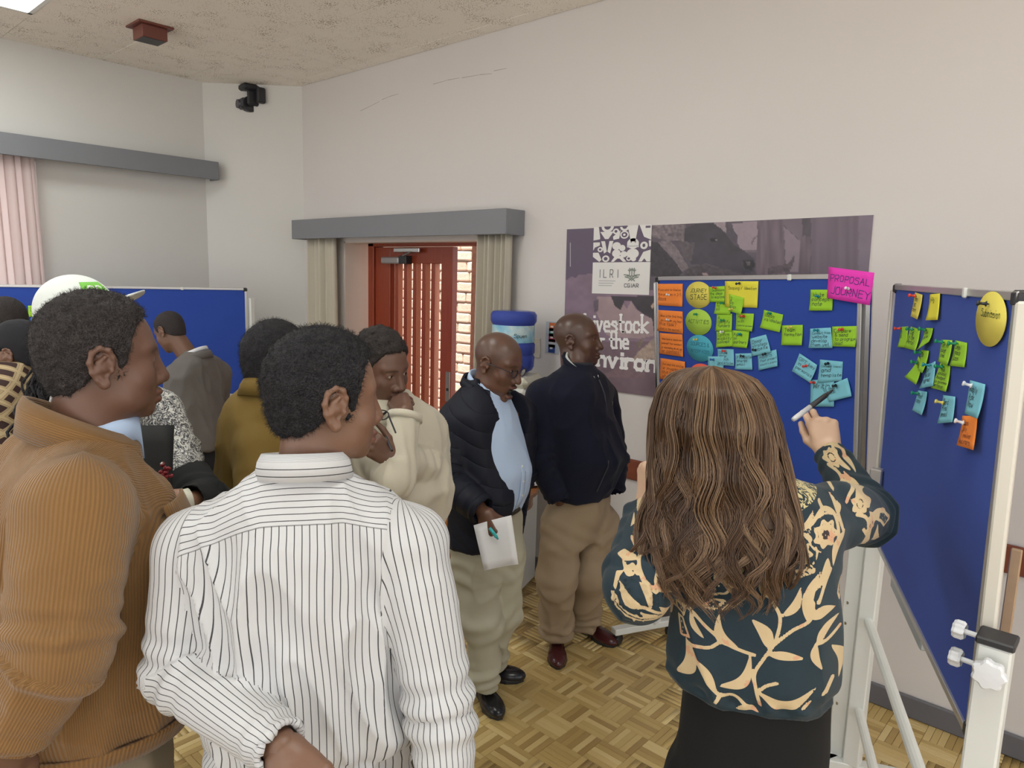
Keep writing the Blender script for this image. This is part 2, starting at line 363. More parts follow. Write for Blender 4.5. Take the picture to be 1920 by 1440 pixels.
lk = MB().bbox((dx(834), DY+.012, zl-.11), (dx(842), DY+.024, zl+.11), .003).build('lock_plate', mat('lock_steel', (0.38, 0.33, 0.3), .35, .8), door)
MB().bbox((dx(836.5), DY+.008, zl-.03), (dx(840), DY+.013, zl-.01), .001).build('keyhole', M_dark, lk)
# ---- outside: stone-brick wall facing the door and paved ground
M_og = mat('outside_paving', (0.48, 0.36, 0.30), .8, nscale=6, namp=.2)
struct('ground_outside', boxmesh((-11, WY+.30, -.08), (0, 9, -.01)), M_og)
OB = WY+1.75
ow = struct('wall_outside', boxmesh((-8.6, OB+.03, 0), (-2.8, OB+.25, 3.6)), mat('mortar', (0.55, 0.42, 0.34), .9, nscale=20, namp=.2))
M_bk = NT('outside_stone'); r = M_bk.n('ShaderNodeObjectInfo').outputs['Random']; oc = M_bk.objco()
M_bk.col(M_bk.mix(M_bk.noise(18, 4, oc), M_bk.ramp(r, [(0, (0.74, 0.56, 0.45)), (.5, (0.82, 0.69, 0.58)), (1, (0.88, 0.79, 0.69))]), (0.66, 0.47, 0.38))); M_bk.rough(.85); M_bk.bump(M_bk.noise(40, 4, oc), .5, .01); M_bk = M_bk.m
bws = []
for w_ in (.16, .21, .26):
    bm_ = MB().bbox((-w_/2, -.03, -.045), (w_/2, .04, .045), .012).mesh('stone_brick'); bm_.materials.append(M_bk); bws.append((w_, bm_))
nb = 0
for row in range(30):
    z = .055+row*.104; x = -6.35+random.uniform(-.1, 0)
    while x < -4.55:
        w_, bm_ = random.choice(bws); 
        o = bpy.data.objects.new('stone_brick', bm_); COL.objects.link(o); o.parent = ow; o.location = (x+w_/2, OB+.02+random.uniform(-.008, .008), z); o.rotation_euler = (0, random.uniform(-.02, .02), 0); x += w_+.013; nb += 1
b = MB()
for row in range(32):
    z = .055+row*.104
    for seg in ((-8.5, -6.4), (-4.5, -2.9)):
        x = seg[0]
        while x < seg[1]: w_ = random.choice((.16, .21, .26)); b.box((x, OB-.012, z-.045), (x+w_, OB+.05, z+.045)); x += w_+.013
o = b.build('stone_bricks', M_bk, ow); o['kind'] = 'stuff'
# pier of the open leaf side (rough salmon stone, right of the gap)
px0 = on_plane(879, 600, (0, WY+.55, 0), np.array([0, 1., 0]))[0]
o = struct('wall_outside_pier', MB().bbox((px0, WY+.55, 0), (px0+.45, WY+1.0, 3.2), .02).mesh(), mat('rough_pier_stone', (0.62, 0.40, 0.31), .9, nscale=22, namp=.35, bscale=35, bstr=.8, bdist=.02))
# ---- ceiling light panels
M_em = NT('light_diffuser'); M_em.b.inputs['Emission Color'].default_value = (0.96, 1, 0.97, 1); M_em.b.inputs['Emission Strength'].default_value = PANEL_EMIT; M_em.col((.8, .9, .85)); M_em = M_em.m
for i, (x, y) in enumerate(panels):
    e = empty('ceiling_light', (x, y, CH), 0, ('recessed fluorescent ceiling panel at the top left corner' if i == 0 else 'recessed fluorescent ceiling panel behind the camera'), 'light', None if i == 0 else 'ceiling panels out of view')
    b = MB(); a, c = .298, .598
    b.box((-a, -c, -.004), (a, -c+.025, .02)); b.box((-a, c-.025, -.004), (a, c, .02)); b.box((-a, -c, -.004), (-a+.025, c, .02)); b.box((a-.025, -c, -.004), (a, c, .02)); b.build('frame', M_white, e)
    MB().box((-a+.025, -c+.025, .004), (a-.025, c-.025, .008)).build('diffuser', M_em, e)
    for k in range(1, 4): MB().box((-a+.025, -c+.025+k*.287-.003, -.002), (a-.025, -c+.025+k*.287+.003, .004)).build('louvre_bar', M_white, e)
# brown ceiling box
cb = at_depth(283, 55, 1); P = on_plane(281, 50, (0, 0, CH), np.array([0, 0, 1.]))
e = empty('ceiling_box', (P[0], P[1], CH), 0, 'small red-brown wooden box fixed under the ceiling', 'box')
Mbx = mat('box_wood', lin(110, 62, 52), .5, nscale=20, namp=.2)
MB().bbox((-.105, -.105, -.012), (.105, .105, 0), .003).build('flange', Mbx, e)
MB().bbox((-.075, -.075, -.085), (.075, .075, -.012), .003).build('body', Mbx, e)
MB().box((-.066, -.066, -.0865), (.066, .066, -.085)).build('grille', M_dark, e)
# PTZ camera under the ceiling in the corner
P = on_plane(466, 160, (0, 0, CH), np.array([0, 0, 1.]))
e = empty('ceiling_camera', (P[0], P[1], CH), math.radians(-5), 'black swivel camera mounted at the ceiling in the far corner', 'camera')
MB().bbox((-.085, -.075, -.055), (.085, .075, 0), .015).build('base', M_dark, e)
MB().bbox((-.085, -.045, -.20), (-.06, .055, -.05), .015).build('bracket', M_dark, e)
MB().bbox((.06, -.045, -.17), (.085, .055, -.05), .015).build('bracket', M_dark, e)
hd = MB().tube([(-.055, -.01, -.155), (.055, -.01, -.155)], .062, 20).bbox((-.055, -.085, -.20), (.055, 0, -.11), .02).build('camera_head', mat('camera_black', (.028, .028, .034), .3), e)
MB().tube([(0, -.084, -.158), (0, -.098, -.158)], [.036, .034], 20).build('lens', mat('lens_glass', (.05, .04, .06), .05), hd)
MB().tube([(-.03, -.076, -.025), (-.03, -.0765, -.025)], .006, 8).build('status_light', mat('blue_led', (.05, .06, .35), .2), e)
MB().bbox((.10, .01, -.15), (.15, .08, -.03), .01).build('wall_arm', M_dark, e)

# unseen pale ground added past the open sides to bounce sun onto the ceiling
struct('ground_bounce_added', MB().box((-10, -12, -.16), (10, -4.0, -.08)).box((3.2, -4.0, -.16), (10, 6, -.08)).mesh(), mat('bounce_ground_pale', (.74, .71, .66), .9, nscale=2, namp=.1))
# ================================================================ WRITING (single-stroke letters)
_G = {}
def _gl(s):
    for it in s.split('|'):
        k, v = it.split('=', 1); _G[k] = [[(int(p[0]), int(p[1])) for p in st.split()] for st in v.split(',')]
_gl("A=02 39 62,15 55|B=02 09 49 58 57 46 06,46 55 53 42 02|C=58 49 19 07 04 12 42 53|D=02 09 39 57 54 32 02|E=59 09 02 52,06 46|F=59 09 02,06 46|G=58 49 19 07 04 12 42 54 55 35|H=02 09,52 59,06 56|I=22 29|J=03 12 32 43 49|K=02 09,59 05,26 52|L=09 02 52|M=02 09 35 69 62|N=02 09 52 59|O=19 07 04 12 42 54 57 49 19|P=02 09 49 58 57 45 05|Q=19 07 04 12 42 54 57 49 19,34 61|R=02 09 49 58 57 45 05,25 52|S=58 49 19 08 07 46 55 53 42 12 03|T=09 69,32 39|U=09 03 12 42 53 59|V=09 32 69|W=09 12 36 52 69|X=09 52,02 59|Y=09 36 69,36 32|Z=09 59 02 52")
_gl("a=45 36 16 05 03 12 32 44 46,44 42 52|b=09 02 32 43 45 36 06|c=45 36 16 05 03 12 32 43|d=49 42 12 03 05 16 46|e=04 44 45 36 16 05 03 12 42|f=49 39 28 22,06 46|g=46 41 30 10,46 16 05 03 12 42|h=09 02,05 16 36 45 42|i=16 12,18 18|j=26 21 10,28 28|k=09 02,46 04 42|l=19 13 22|m=06 02,05 16 26 35 32,35 46 56 65 62|n=06 02,05 16 36 45 42|o=16 05 03 12 32 43 45 36 16|p=06 00,06 36 45 43 32 02|q=46 40,46 16 05 03 12 42|r=06 02,05 16 36|s=45 36 16 05 34 43 32 02|t=19 13 22 32,06 36|u=06 03 12 32 44,46 42|v=06 22 46|w=06 12 34 52 66|x=06 42,02 46|y=06 22,46 10|z=06 46 02 42")
_gl("1=17 29 22|2=08 19 39 48 47 02 52|3=08 19 39 48 36 45 43 32 12 03|4=32 39 04 54|5=49 09 06 36 45 43 32 02|7=09 49 12|8=19 08 37 44 32 12 04 37 48 39 19|?=08 19 39 48 36 25 24,22 22|/=02 49|-=05 45|.=12 13|:=13 13,16 16|&=52 08 19 38 04 12 32 54|(=39 17 14 32|)=19 37 34 12|,=13 01|>=15 45 36,45 34|+=15 55,33 37")
def text_strokes(s, jit=0.0, slant=0.0, rs=None):
    x = 0.0; out = []
    for ch in s:
        if ch == ' ': x += 4.0; continue
        g = _G.get(ch) or _G.get(ch.lower()) or _G['-']; wd = max(p[0] for st in g for p in st)
        dy = rs.uniform(-jit, jit) if rs is not None else 0
        for st in g: out.append([(x+p[0]+slant*(p[1]-2)+(rs.uniform(-jit, jit) if rs is not None else 0), p[1]-2+dy+(rs.uniform(-jit, jit) if rs is not None else 0)) for p in st])
        x += wd+2.0
    return out, max(x-2.0, 1.0)
def ribbons(strokes, w):       # 2D strokes -> quads (list of 4 2D points)
    Q = []
    for st in strokes:
        for p, q in zip(st, st[1:]):
            dx, dy = q[0]-p[0], q[1]-p[1]; L = math.hypot(dx, dy)
            if L < 1e-9: dx, dy, L = w, 0, w; p = (p[0]-w*.12, p[1]); q = (q[0]+w*.12, q[1])
            ex, ey = dx/L*w*.45, dy/L*w*.45; nx, ny = -dy/L*w/2, dx/L*w/2
            Q.append([(p[0]-ex+nx, p[1]-ey+ny), (p[0]-ex-nx, p[1]-ey-ny), (q[0]+ex-nx, q[1]+ey-ny), (q[0]+ex+nx, q[1]+ey+ny)])
    return Q
M_ink = mat('marker_ink', (0.03, 0.035, 0.05), .6); M_inkp = mat('purple_marker_ink', (0.10, 0.03, 0.22), .6); M_inkw = mat('white_print', (0.78, 0.77, 0.78), .6)
M_inkb = mat('brown_marker_ink', (0.20, 0.05, 0.02), .6); M_inkg = mat('green_marker_ink', (0.05, 0.10, 0.02), .6)
# ================================================================ BOARDS
M_felt = NT('blue_felt'); oc = M_felt.objco(); M_felt.col(M_felt.mix(M_felt.noise(2.2, 4, oc), (0.014, 0.053, 0.33), (0.020, 0.070, 0.41))); M_felt.rough(.85); M_felt.bump(M_felt.noise(420, 2, oc), .25, .001); M_felt.b.inputs['Sheen Weight'].default_value = .05; M_felt = M_felt.m
class Board:
    def __init__(s, TL, TR, D, h, label, name='pin_board'):
        TL = np.array(TL); TR = np.array(TR); s.w = np.linalg.norm(TR-TL); s.ux = (TR-TL)/s.w; D = np.array(D, float); D = D-(D@s.ux)*s.ux; s.dn = D/np.linalg.norm(D); s.h = h
        s.n = np.cross(s.ux, -s.dn); s.TL = TL
        if s.n @ (CAM-TL) < 0: s.n = -s.n
        s.e = empty(name, s.P(.5, 1.0), 0, label, 'board'); s.o = np.array(s.e.location)
    def P(s, u, v, z=0): return s.TL+s.ux*s.w*u+s.dn*s.h*v+s.n*z
    def B(s, mb, u0, u1, v0, v1, z0, z1, b=.002):   # box in board coordinates, metres from the top left corner
        M = Matrix.Identity(4); ax = (s.ux, s.dn, s.n)
        for i in range(3):
            for k in range(3): M[i][k] = ax[k][i]
            M[i][3] = (s.TL-s.o)[i]
        return mb.bbox((u0, v0, z0), (u1, v1, z1), b, M=M)
    def build(s, fw=.018):
        w, h = s.w, s.h
        s.B(MB(), fw*.6, w-fw*.6, fw*.6, h-fw*.6, -.014, 0, .001).build('felt_panel', M_felt, s.e)
        s.B(MB(), 0, w, 0, fw, -.018, .006).build('frame_top', M_alu, s.e); s.B(MB(), 0, w, h-fw, h, -.018, .006).build('frame_bottom', M_alu, s.e)
        s.B(MB(), 0, fw, fw, h-fw, -.018, .006).build('frame_side', M_alu, s.e); s.B(MB(), w-fw, w, fw, h-fw, -.018, .006).build('frame_side', M_alu, s.e)
        for a, c in ((0, 0), (w-.028, 0), (0, h-.028), (w-.028, h-.028)): s.B(MB(), a-.002, a+.03, c-.002, c+.03, -.02, .008, .006).build('corner_cap', M_dark, s.e)
        s.B(MB(), w*.72, w*.72+.02, -.002, fw+.004, .004, .012, .003).build('frame_clip', M_white, s.e)
        return s
    def uv(s, px, py):
        q = on_plane(px, py, s.TL, s.n)-s.TL; return (q @ s.ux)/s.w, (q @ s.dn)/s.h
    def xy(s, px, py): 
        q = on_plane(px, py, s.TL, s.n)-s.TL; return np.array([q @ s.ux, q @ s.dn])
def vpdir(x, y): v = CD*F+CR*(x-960)-CU*(y-720); return v/np.linalg.norm(v)
# centre board
TR1 = at_depth(1619, 513, 2.45)
best = min((abs(np.linalg.norm(at_depth(1230, 519, d)-TR1)-1.2), d) for d in np.arange(2.7, 3.9, .005)); TL1 = at_depth(1230, 519, best[1])
_h = np.cross(TR1-TL1, [0, 0, 1.0]); _h /= np.linalg.norm(_h)
B1 = Board(TL1, TR1, np.array([0, 0, -1.0])-_h*.075, .9, 'blue felt pin board behind the long-haired woman, crowded with notes').build()
# right board
B2 = Board(at_depth(1679, 533, 2.42), at_depth(1914, 546, 1.30), np.array([.018, .012, -1.0]), .9, 'blue felt pin board at the right edge, turned sharply to the camera').build()
# far board
D3 = np.array([0, 0, -1.0]); TR3 = at_depth(463, 540, 5.45); t3 = at_depth(0, 533, 4.72); u3 = (TR3-t3)/np.linalg.norm(TR3-t3)
BL3 = at_depth(463, 746, 5.45)
B3 = Board(t3-u3*.10, TR3, D3, TR3[2]-BL3[2], 'blue felt pin board far left behind the man in the grey blazer').build()
# ---------------------------------------------------------------- stands
def stand_post(e, M, P, Q, w, name='post', m=None):
    P, Q = Vector(P), Vector(Q); d = Q-P; z = d.normalized(); x = Vector((1, 0, 0)); x = (x-x.dot(z)*z).normalized(); y = z.cross(x)
    R = Matrix((x, y, z)).transposed().to_4x4(); R.translation = P
    return MB().bbox((-w/2, -w/2, 0), (w/2, w/2, d.length), .004, M=M @ R).build(name, m or M_white, e)
def caster(e, M, p):
    p = Vector(p); T = M @ Matrix.Translation(p)
    mb = MB(); R = T @ Matrix.Rotation(PI/2, 4, 'Y')
    mb.lathe([(.004, -.014), (.024, -.014), (.029, -.008), (.029, .008), (.024, .014), (.004, .014)], 16, M=T @ Matrix.Translation((0, 0, .029)) @ Matrix.Rotation(PI/2, 4, 'Y'))
    mb.bbox((-.017, -.022, .035), (.017, .022, .066), .006, M=T); return mb.build('caster', M_dark, e)
def stand(name, label, posts, fdirs, fl_, crossbars, w=.055, inner=None):
    base = np.mean([p[1] for p in posts], axis=0); base[2] = 0; e = empty(name, base, 0, label, 'stand'); M = Matrix.Translation(-Vector(base)); out = []
    for (top, bot), fdir in zip(posts, fdirs if isinstance(fdirs, list) else [fdirs]*2):
        bot = np.array(bot); top = np.array(top); out.append(stand_post(e, M, bot+[0, 0, .09], top, w))
        f = np.array(fdir, float); f /= np.linalg.norm(f)
        a, b_ = bot-f*fl_[0], bot+f*fl_[1]; R = Matrix.Rotation(math.atan2(f[1], f[0]), 4, 'Z'); R.translation = Vector(bot)
        MB().bbox((-fl_[0], -.025, .062), (fl_[1], .025, .095), .004, M=M @ R).build('foot', M_white, e)
        caster(e, M, (bot-f*(fl_[0]-.03))*[1, 1, 0]); caster(e, M, (bot+f*(fl_[1]-.03))*[1, 1, 0])
    (t0, b0), (t1, b1) = posts
    for z in crossbars:
        p = np.array(b0)+(np.array(t0)-np.array(b0))*(z/t0[2]); q = np.array(b1)+(np.array(t1)-np.array(b1))*(z/t1[2]); p[2] = q[2] = z
        MB().tube([M @ Vector(p), M @ Vector(q)], .016, 12).build('crossbar', M_white, e)
        d = (q-p)/np.linalg.norm(q-p); MB().tube([M @ Vector(q-d*.16), M @ Vector(q-d*.06)], .021, 12).build('collar', M_grey, e)
    return e, M
ez = np.array([0, 0, 1.])
# stand 1 (centre board): posts just outside its side frames
n1h = B1.n*[1, 1, 0]; n1h /= np.linalg.norm(n1h); ux1h = B1.ux*[1, 1, 0]; ux1h /= np.linalg.norm(ux1h)
pr = B1.P(1, .5)+ux1h*.032-n1h*.035; pl = B1.P(0, .5)-ux1h*.034-n1h*.02
fA = on_plane(1150, 1183, (0, 0, .08), ez); fB = on_plane(1255, 1164, (0, 0, .08), ez); fq_ = (fA-fB)/np.linalg.norm(fA-fB); pl = fA-fq_*.24
ptop = B1.P(1, 0.02)+ux1h*.032-n1h*.10
def vert(p, zt): return ((p[0], p[1], zt), (p[0], p[1], 0.0))
e1, M1 = stand('board_stand', 'white wheeled stand carrying the centre pin board', [vert(pr, 1.12), vert(pl, 1.12)], [n1h, fA-fB], (.13, .24), [.30])
for p, s_ in ((pr, 1),):
    for zz in (.30, .36, .62, .70, 1.05): MB().tube([M1 @ Vector(p*[1, 1, 0]+n1h*.027+ez*zz), M1 @ Vector(p*[1, 1, 0]+n1h*.031+ez*zz)], .006, 8).build('screw', M_chrome, e1)
for u_, sg in ((1, 1), (0, -1)):
    a = B1.P(u_, .03)+ux1h*.016*sg-B1.n*.012; c = B1.P(u_, .98)+ux1h*.016*sg-B1.n*.012
    stand_post(e1, M1, c, a, .022, 'inner_upright', M_chrome)
# stand 2 (right board)
n2h = B2.n*[1, 1, 0]; n2h /= np.linalg.norm(n2h); ux2h = B2.ux*[1, 1, 0]; ux2h /= np.linalg.norm(ux2h)
p2l = at_depth(1634, 1100, 2.55); p2r = at_depth(1868, 1215, 1.335)
P2Z = at_depth(1868, 1204, 1.335)[2]; z_a = at_depth(1622, 1165, 2.55)[2]; z_b = at_depth(1603, 1345, 2.56)[2]
e2, M2 = stand('board_stand', 'white wheeled stand with star knobs at the right edge, carrying the turned pin board', [vert(p2l, 1.18), vert(p2r, P2Z)], n2h, (.2, .3), [z_a, z_b])
def knob(p, ax, r, nm='star_knob'):
    ax = Vector(ax).normalized(); R = ax.to_track_quat('Z', 'Y').to_matrix().to_4x4(); R.translation = Vector(p); mb = MB(); n = 42
    vs = []; fs = []
    for j, (zz, k) in enumerate(((0, .82), (.004, 1), (.016, 1), (.021, .86), (.022, .3))):
        for i in range(n): t = 2*PI*i/n; rr = r*k*(1+.09*math.cos(7*t)*(1 if k > .5 else 0)); vs.append(M2 @ R @ Vector((rr*math.cos(t), rr*math.sin(t), zz)))
    for j in range(4):
        for i in range(n): fs.append((j*n+i, j*n+(i+1) % n, (j+1)*n+(i+1) % n, (j+1)*n+i))
    fs.append(tuple(range(4*n, 5*n))); mb.add(vs, fs); mb.tube([M2 @ (R @ Vector((0, 0, -.03))), M2 @ (R @ Vector((0, 0, .004)))], r*.3, 10)
    return mb.build(nm, mat_knob, e2, False)
mat_knob = mat('white_knob_plastic', (0.74, 0.76, 0.80), .35)
cn = (CAM-p2r)*[1, 1, 0]; cn /= np.linalg.norm(cn)
MB().bbox((-.031, -.031, 0), (.031, .031, .014), .003, M=M2 @ Matrix.Translation(Vector((p2r[0], p2r[1], P2Z)))).build('end_cap', M_dark, e2)
MB().bbox((-.031, -.031, 0), (.031, .031, .014), .003, M=M2 @ Matrix.Translation(Vector((p2l[0], p2l[1], 1.18)))).build('end_cap', M_dark, e2)
kp = at_depth(1869, 1277, 1.28); knob(np.array([p2r[0], p2r[1]-.042, kp[2]]), (0, -1, 0), .027)
for py in (1217, 1276):
    kz = at_depth(1826, py, 1.31)[2]; knob(np.array([p2r[0]-.052, p2r[1]+.01, kz]), (-1, 0.1, 0), .017)
# sliding inner uprights that hold the board
for u_, pb in ((1, p2r), (0, p2l)):
    a = B2.P(u_, .02)+ux2h*(.017 if u_ else -.017)-n2h*.004; c = B2.P(u_, .72 if u_ else .98)+ux2h*(.017 if u_ else -.017)-n2h*.004
    stand_post(e2, M2, c, a, .026, 'inner_upright', mat('ivory_upright', (0.66, 0.63, 0.56), .45))
# pen tray hung under the right board
tr = B2.B(MB(), .30, .72, .905, .955, -.075, -.008, .004); tr.build('pen_tray', mat('tray_grey', (0.38, 0.42, 0.46), .4, .3), B2.e)
cb_ = at_depth(1643, 905, 2.46); MB().bbox((-.02, -.02, -.05), (.02, .02, .05), .004, M=M2 @ Matrix.Translation(Vector(cb_))).build('side_clamp', M_alu, e2)
# stand 3 (far board)
n3h = B3.n*[1, 1, 0]; n3h /= np.linalg.norm(n3h); ux3h = B3.ux*[1, 1, 0]; ux3h /= np.linalg.norm(ux3h)
q = B3.P(1, .5)+ux3h*.03; q2 = B3.P(0, .5)-ux3h*.03
zc1 = at_depth(440, 790, 5.45)[2]; zc2 = at_depth(436, 880, 5.45)[2]
stand('board_stand', 'white wheeled stand carrying the far left pin board', [vert(q, 1.62), vert(q2, 1.62)], n3h, (.12, .25), [zc1, zc2], .035)
# ================================================================ NOTES
def notemat(name, c, tr=.12):
    t = NT(name); oc = t.objco(); t.col(t.mix(t.noise(30, 2, oc), tuple(x*.97 for x in c), c)); t.rough(.8); t.b.inputs['Specular IOR Level'].default_value = .2; return t.m
NM = dict(orange=notemat('orange_paper', (0.92, 0.27, 0.055)), yellow=notemat('yellow_paper', (0.80, 0.73, 0.07)), pale=notemat('pale_yellow_paper', (0.78, 0.67, 0.13)), green=notemat('green_paper', (0.35, 0.66, 0.045)), lime=notemat('lime_paper', (0.42, 0.66, 0.09)),
          blue=notemat('light_blue_paper', (0.23, 0.60, 0.73)), teal=notemat('teal_paper', (0.085, 0.43, 0.56)), red=notemat('coral_paper', (0.86, 0.15, 0.10)), pink=notemat('magenta_paper', (0.87, 0.06, 0.52)))
INK = dict(orange=M_inkb, yellow=M_inkg, pale=M_inkg, green=M_ink, lime=M_inkg, blue=M_ink, teal=mat('teal_ink', (0.02, 0.12, 0.2), .6), red=M_inkb, pink=M_inkp)
pin_prof = [(.0004, -.004), (.0022, 0), (.0055, 0.0005), (.0058, .002), (.0032, .004), (.0028, .012), (.0052, .0145), (.0056, .017), (.0045, .0185)]
def pinmat(n, c): return mat(n+'_pin_plastic', c, .25)
PM = dict(red=pinmat('red', (.75, .06, .04)), green=pinmat('green', (.01, .25, .13)), white=pinmat('white', (.8, .8, .82)), yellow=pinmat('yellow', (.75, .62, .15)), blue=pinmat('blue', (.02, .13, .42)), black=pinmat('black', (.015, .02, .03)), teal=pinmat('teal', (.01, .24, .30)))
PMESH = {k: MB().lathe(pin_prof, 12).mesh('push_pin') for k in PM}
for k in PM: PMESH[k].materials.append(PM[k]); PMESH[k].polygons.foreach_set('use_smooth', [True]*len(PMESH[k].polygons))
ZN = [0]
def note(bd, col, quad, lines, label, pin=None, curl=.006, circ=False, tsize=.82, lh=None, group=None, write=None, top=.14, left=.1, wfac=.85, lift=None):
    """quad: photo corners TL,TR,BR,BL mapped onto the board's plane (circle: centre + radii)"""
    ZN[0] += 1; z0 = .0020+.0009*(ZN[0] % 6) if lift is None else lift; rs = np.random.default_rng(ZN[0])
    if circ:
        c = bd.xy(quad[0], quad[1]); rx = abs(bd.xy(quad[0]+quad[2], quad[1])[0]-c[0]); ry = abs(bd.xy(quad[0], quad[1]+quad[3])[1]-c[1])
        Q = [c+[-rx, -ry], c+[rx, -ry], c+[rx, ry], c+[-rx, ry]]
    else: Q = [bd.xy(*q) for q in quad]
    f = lambda u, v: (1-u)*(1-v)*Q[0]+u*(1-v)*Q[1]+u*v*Q[2]+(1-u)*v*Q[3]
    zz = lambda u, v: z0+curl*(v**2)*(.6+.8*u if ZN[0] % 2 else 1.4-.8*u)
    cen = f(.5, .5); o3 = bd.TL+bd.ux*cen[0]+bd.dn*cen[1]
    W3 = lambda u, v, dz=0: (lambda q: bd.ux*(q[0]-cen[0])+bd.dn*(q[1]-cen[1])+bd.n*(zz(u, v)+dz))(f(u, v))
    V = []; Fs = []
    if circ:
        n = 40
        for dz in (0, -.0012):
            V.append(W3(.5, .5, dz))
            for i in range(n): t = 2*PI*i/n; V.append(W3(.5+.5*math.cos(t), .5+.5*math.sin(t), dz))
        for i in range(n): a, b = 1+i, 1+(i+1) % n; Fs += [(0, b, a), (n+1, n+1+a, n+1+b), (a, b, n+1+b, n+1+a)]
    else:
        n = 6
        for dz in (0, -.0006):
            for j in range(n+1):
                for i in range(n+1): V.append(W3(i/n, j/n, dz))
        K = (n+1)**2
        for j in range(n):
            for i in range(n): a = j*(n+1)+i; Fs += [(a, a+n+1, a+n+2, a+1), (K+a, K+a+1, K+a+n+2, K+a+n+1)]
        ring = [i for i in range(n)]+[i*(n+1)+n for i in range(n)]+[n*(n+1)+n-i for i in range(n)]+[(n-i)*(n+1) for i in range(n)]
        for a, b in zip(ring, ring[1:]+ring[:1]): Fs.append((a, b, K+b, K+a))
    me = bpy.data.meshes.new('note'); me.from_pydata([tuple(v) for v in V], [], Fs); me.update()
    o = obj('round_card' if circ else 'sticky_note', me, NM[col], None, True); o.location = o3; tag(o, label, 'card' if circ else 'note', group)
    if lines:
        w = np.linalg.norm(Q[1]-Q[0]); h = np.linalg.norm(Q[3]-Q[0]); asp = w/h; qs = []; nl = len(lines); lhh = lh or min(.22, .8/nl)
        for k, t in enumerate(lines):
            st, tw = text_strokes(t, .35, .12, rs); sc = min(lhh*tsize/7.0, wfac*asp/tw); y0 = top+lhh*(k+.8)
            off = (.5-tw*sc/asp/2) if circ or left is None else left+rs.uniform(-.02, .03)
            st = [[(off+p[0]*sc/asp, y0-p[1]*sc) for p in s_] for s_ in st]; s2 = [[(p[0]*asp, p[1]) for p in s_] for s_ in st]
            qs += [[(a/asp, b) for a, b in q_] for q_ in ribbons(s2, max(.013, sc*.85))]
        TV = []; TF = []
        for q_ in qs: n0 = len(TV); TV += [tuple(W3(min(.99, max(.01, a)), min(.99, max(.01, b)), .0004+.00012*((n0//4) % 7))) for a, b in q_]; TF.append((n0, n0+1, n0+2, n0+3))
        tm_ = bpy.data.meshes.new('handwriting'); tm_.from_pydata(TV, [], TF); tm_.update(); obj('handwriting', tm_, write or INK[col], o)
    if pin:
        pc, ppx, ppy, pl_ = pin; c = bd.xy(ppx, ppy); po = bpy.data.objects.new('push_pin', PMESH[pc]); COL.objects.link(po)
        po.location = bd.TL+bd.ux*c[0]+bd.dn*c[1]+bd.n*(z0+.004)
        ax = Vector(bd.n)+Vector(bd.ux)*rs.uniform(-.25, .25)+Vector((0, 0, rs.uniform(-.1, .3))); po.rotation_mode = 'QUATERNION'; po.rotation_quaternion = ax.to_track_quat('Z', 'Y'); tag(po, pl_, 'pin')
    return o
def R4(x, y, w, h, a=0):
    a = math.radians(a); c, s = math.cos(a), math.sin(a); return [(x+dx*c-dy*s, y+dx*s+dy*c) for dx, dy in ((-w/2, -h/2), (w/2, -h/2), (w/2, h/2), (-w/2, h/2))]
N = note; b = B1
N(b, 'orange', [(1231, 532), (1281, 532), (1281, 575), (1231, 572)], ['If you want to finalize', 'this process in 3-5', 'days'], 'orange note at the top of the left column on the centre board', ('white', 1257, 553, 'white pin in the topmost orange note'), .002)
N(b, 'orange', [(1235, 581), (1281, 584), (1282, 626), (1234, 620)], ['What is the first thing', 'you do when you begin', 'this task?', 'What is the second..?'], 'orange note second from the top of the left column on the centre board', ('white', 1257, 600, 'white pin in the second orange note'), .002)
N(b, 'orange', [(1238, 624), (1281, 627), (1283, 669), (1238, 663)], ['What tools or people are', 'involved? Your assistant', 'or teammates do we use', 'or contact?'], 'orange note third from the top of the left column on the centre board', None, .002)
N(b, 'orange', [(1240, 671), (1286, 678), (1286, 716), (1239, 710)], ['And what the solution', 'or struggles with', 'this process?', 'When exactly'], 'orange note at the bottom of the left column on the centre board', None, .002)
N(b, 'orange', [(1241, 720), (1285, 724), (1285, 760), (1241, 756)], [], 'orange note half hidden by brown hair, under the left column on the centre board', None, .002)
N(b, 'pale', (1310, 553, 25, 25), ['JOURNEY', 'STAGE'], 'pale yellow round card reading JOURNEY STAGE', None, 0, True, top=.2, lh=.26, wfac=.62)
N(b, 'lime', (1310, 604, 25, 24.5), ['ACTIVITIES'], 'lime round card reading ACTIVITIES', ('green', 1308, 589, 'small dark pin in the lime round card'), 0, True, top=.32, lh=.28, wfac=.78)
N(b, 'teal', (1313, 653, 25.5, 25), ['SOURCES &', 'INTERFACES'], 'blue round card reading SOURCES AND INTERFACES', ('yellow', 1309, 636, 'yellow pin in the blue round card'), 0, True, top=.2, lh=.26, wfac=.7)
N(b, 'red', (1318, 707, 26, 25), [], 'coral round card mostly hidden behind the brown hair', None, 0, True)
N(b, 'yellow', [(1361, 527), (1424, 527), (1422, 577), (1362, 575)], ['Scoping / Ideation'], 'large yellow card reading Scoping Ideation on the centre board', ('black', 1390, 531, 'black pin at the top of the large yellow card'), .002, top=.08, lh=.3, left=.08)
N(b, 'green', [(1331, 538), (1361, 536), (1361, 566), (1333, 566)], ['1 Brainstorm', 'the ideas', 'to explore'], 'green note between the round yellow card and the large yellow card', ('red', 1346, 540, 'red pin in the green note beside the round yellow card'), .002)
N(b, 'green', [(1343, 560), (1371, 560), (1371, 590), (1342, 588)], ['2 Talk', 'to', 'all'], 'green note under the left half of the large yellow card', ('green', 1359, 568, 'green pin in the green note under the large yellow card'))
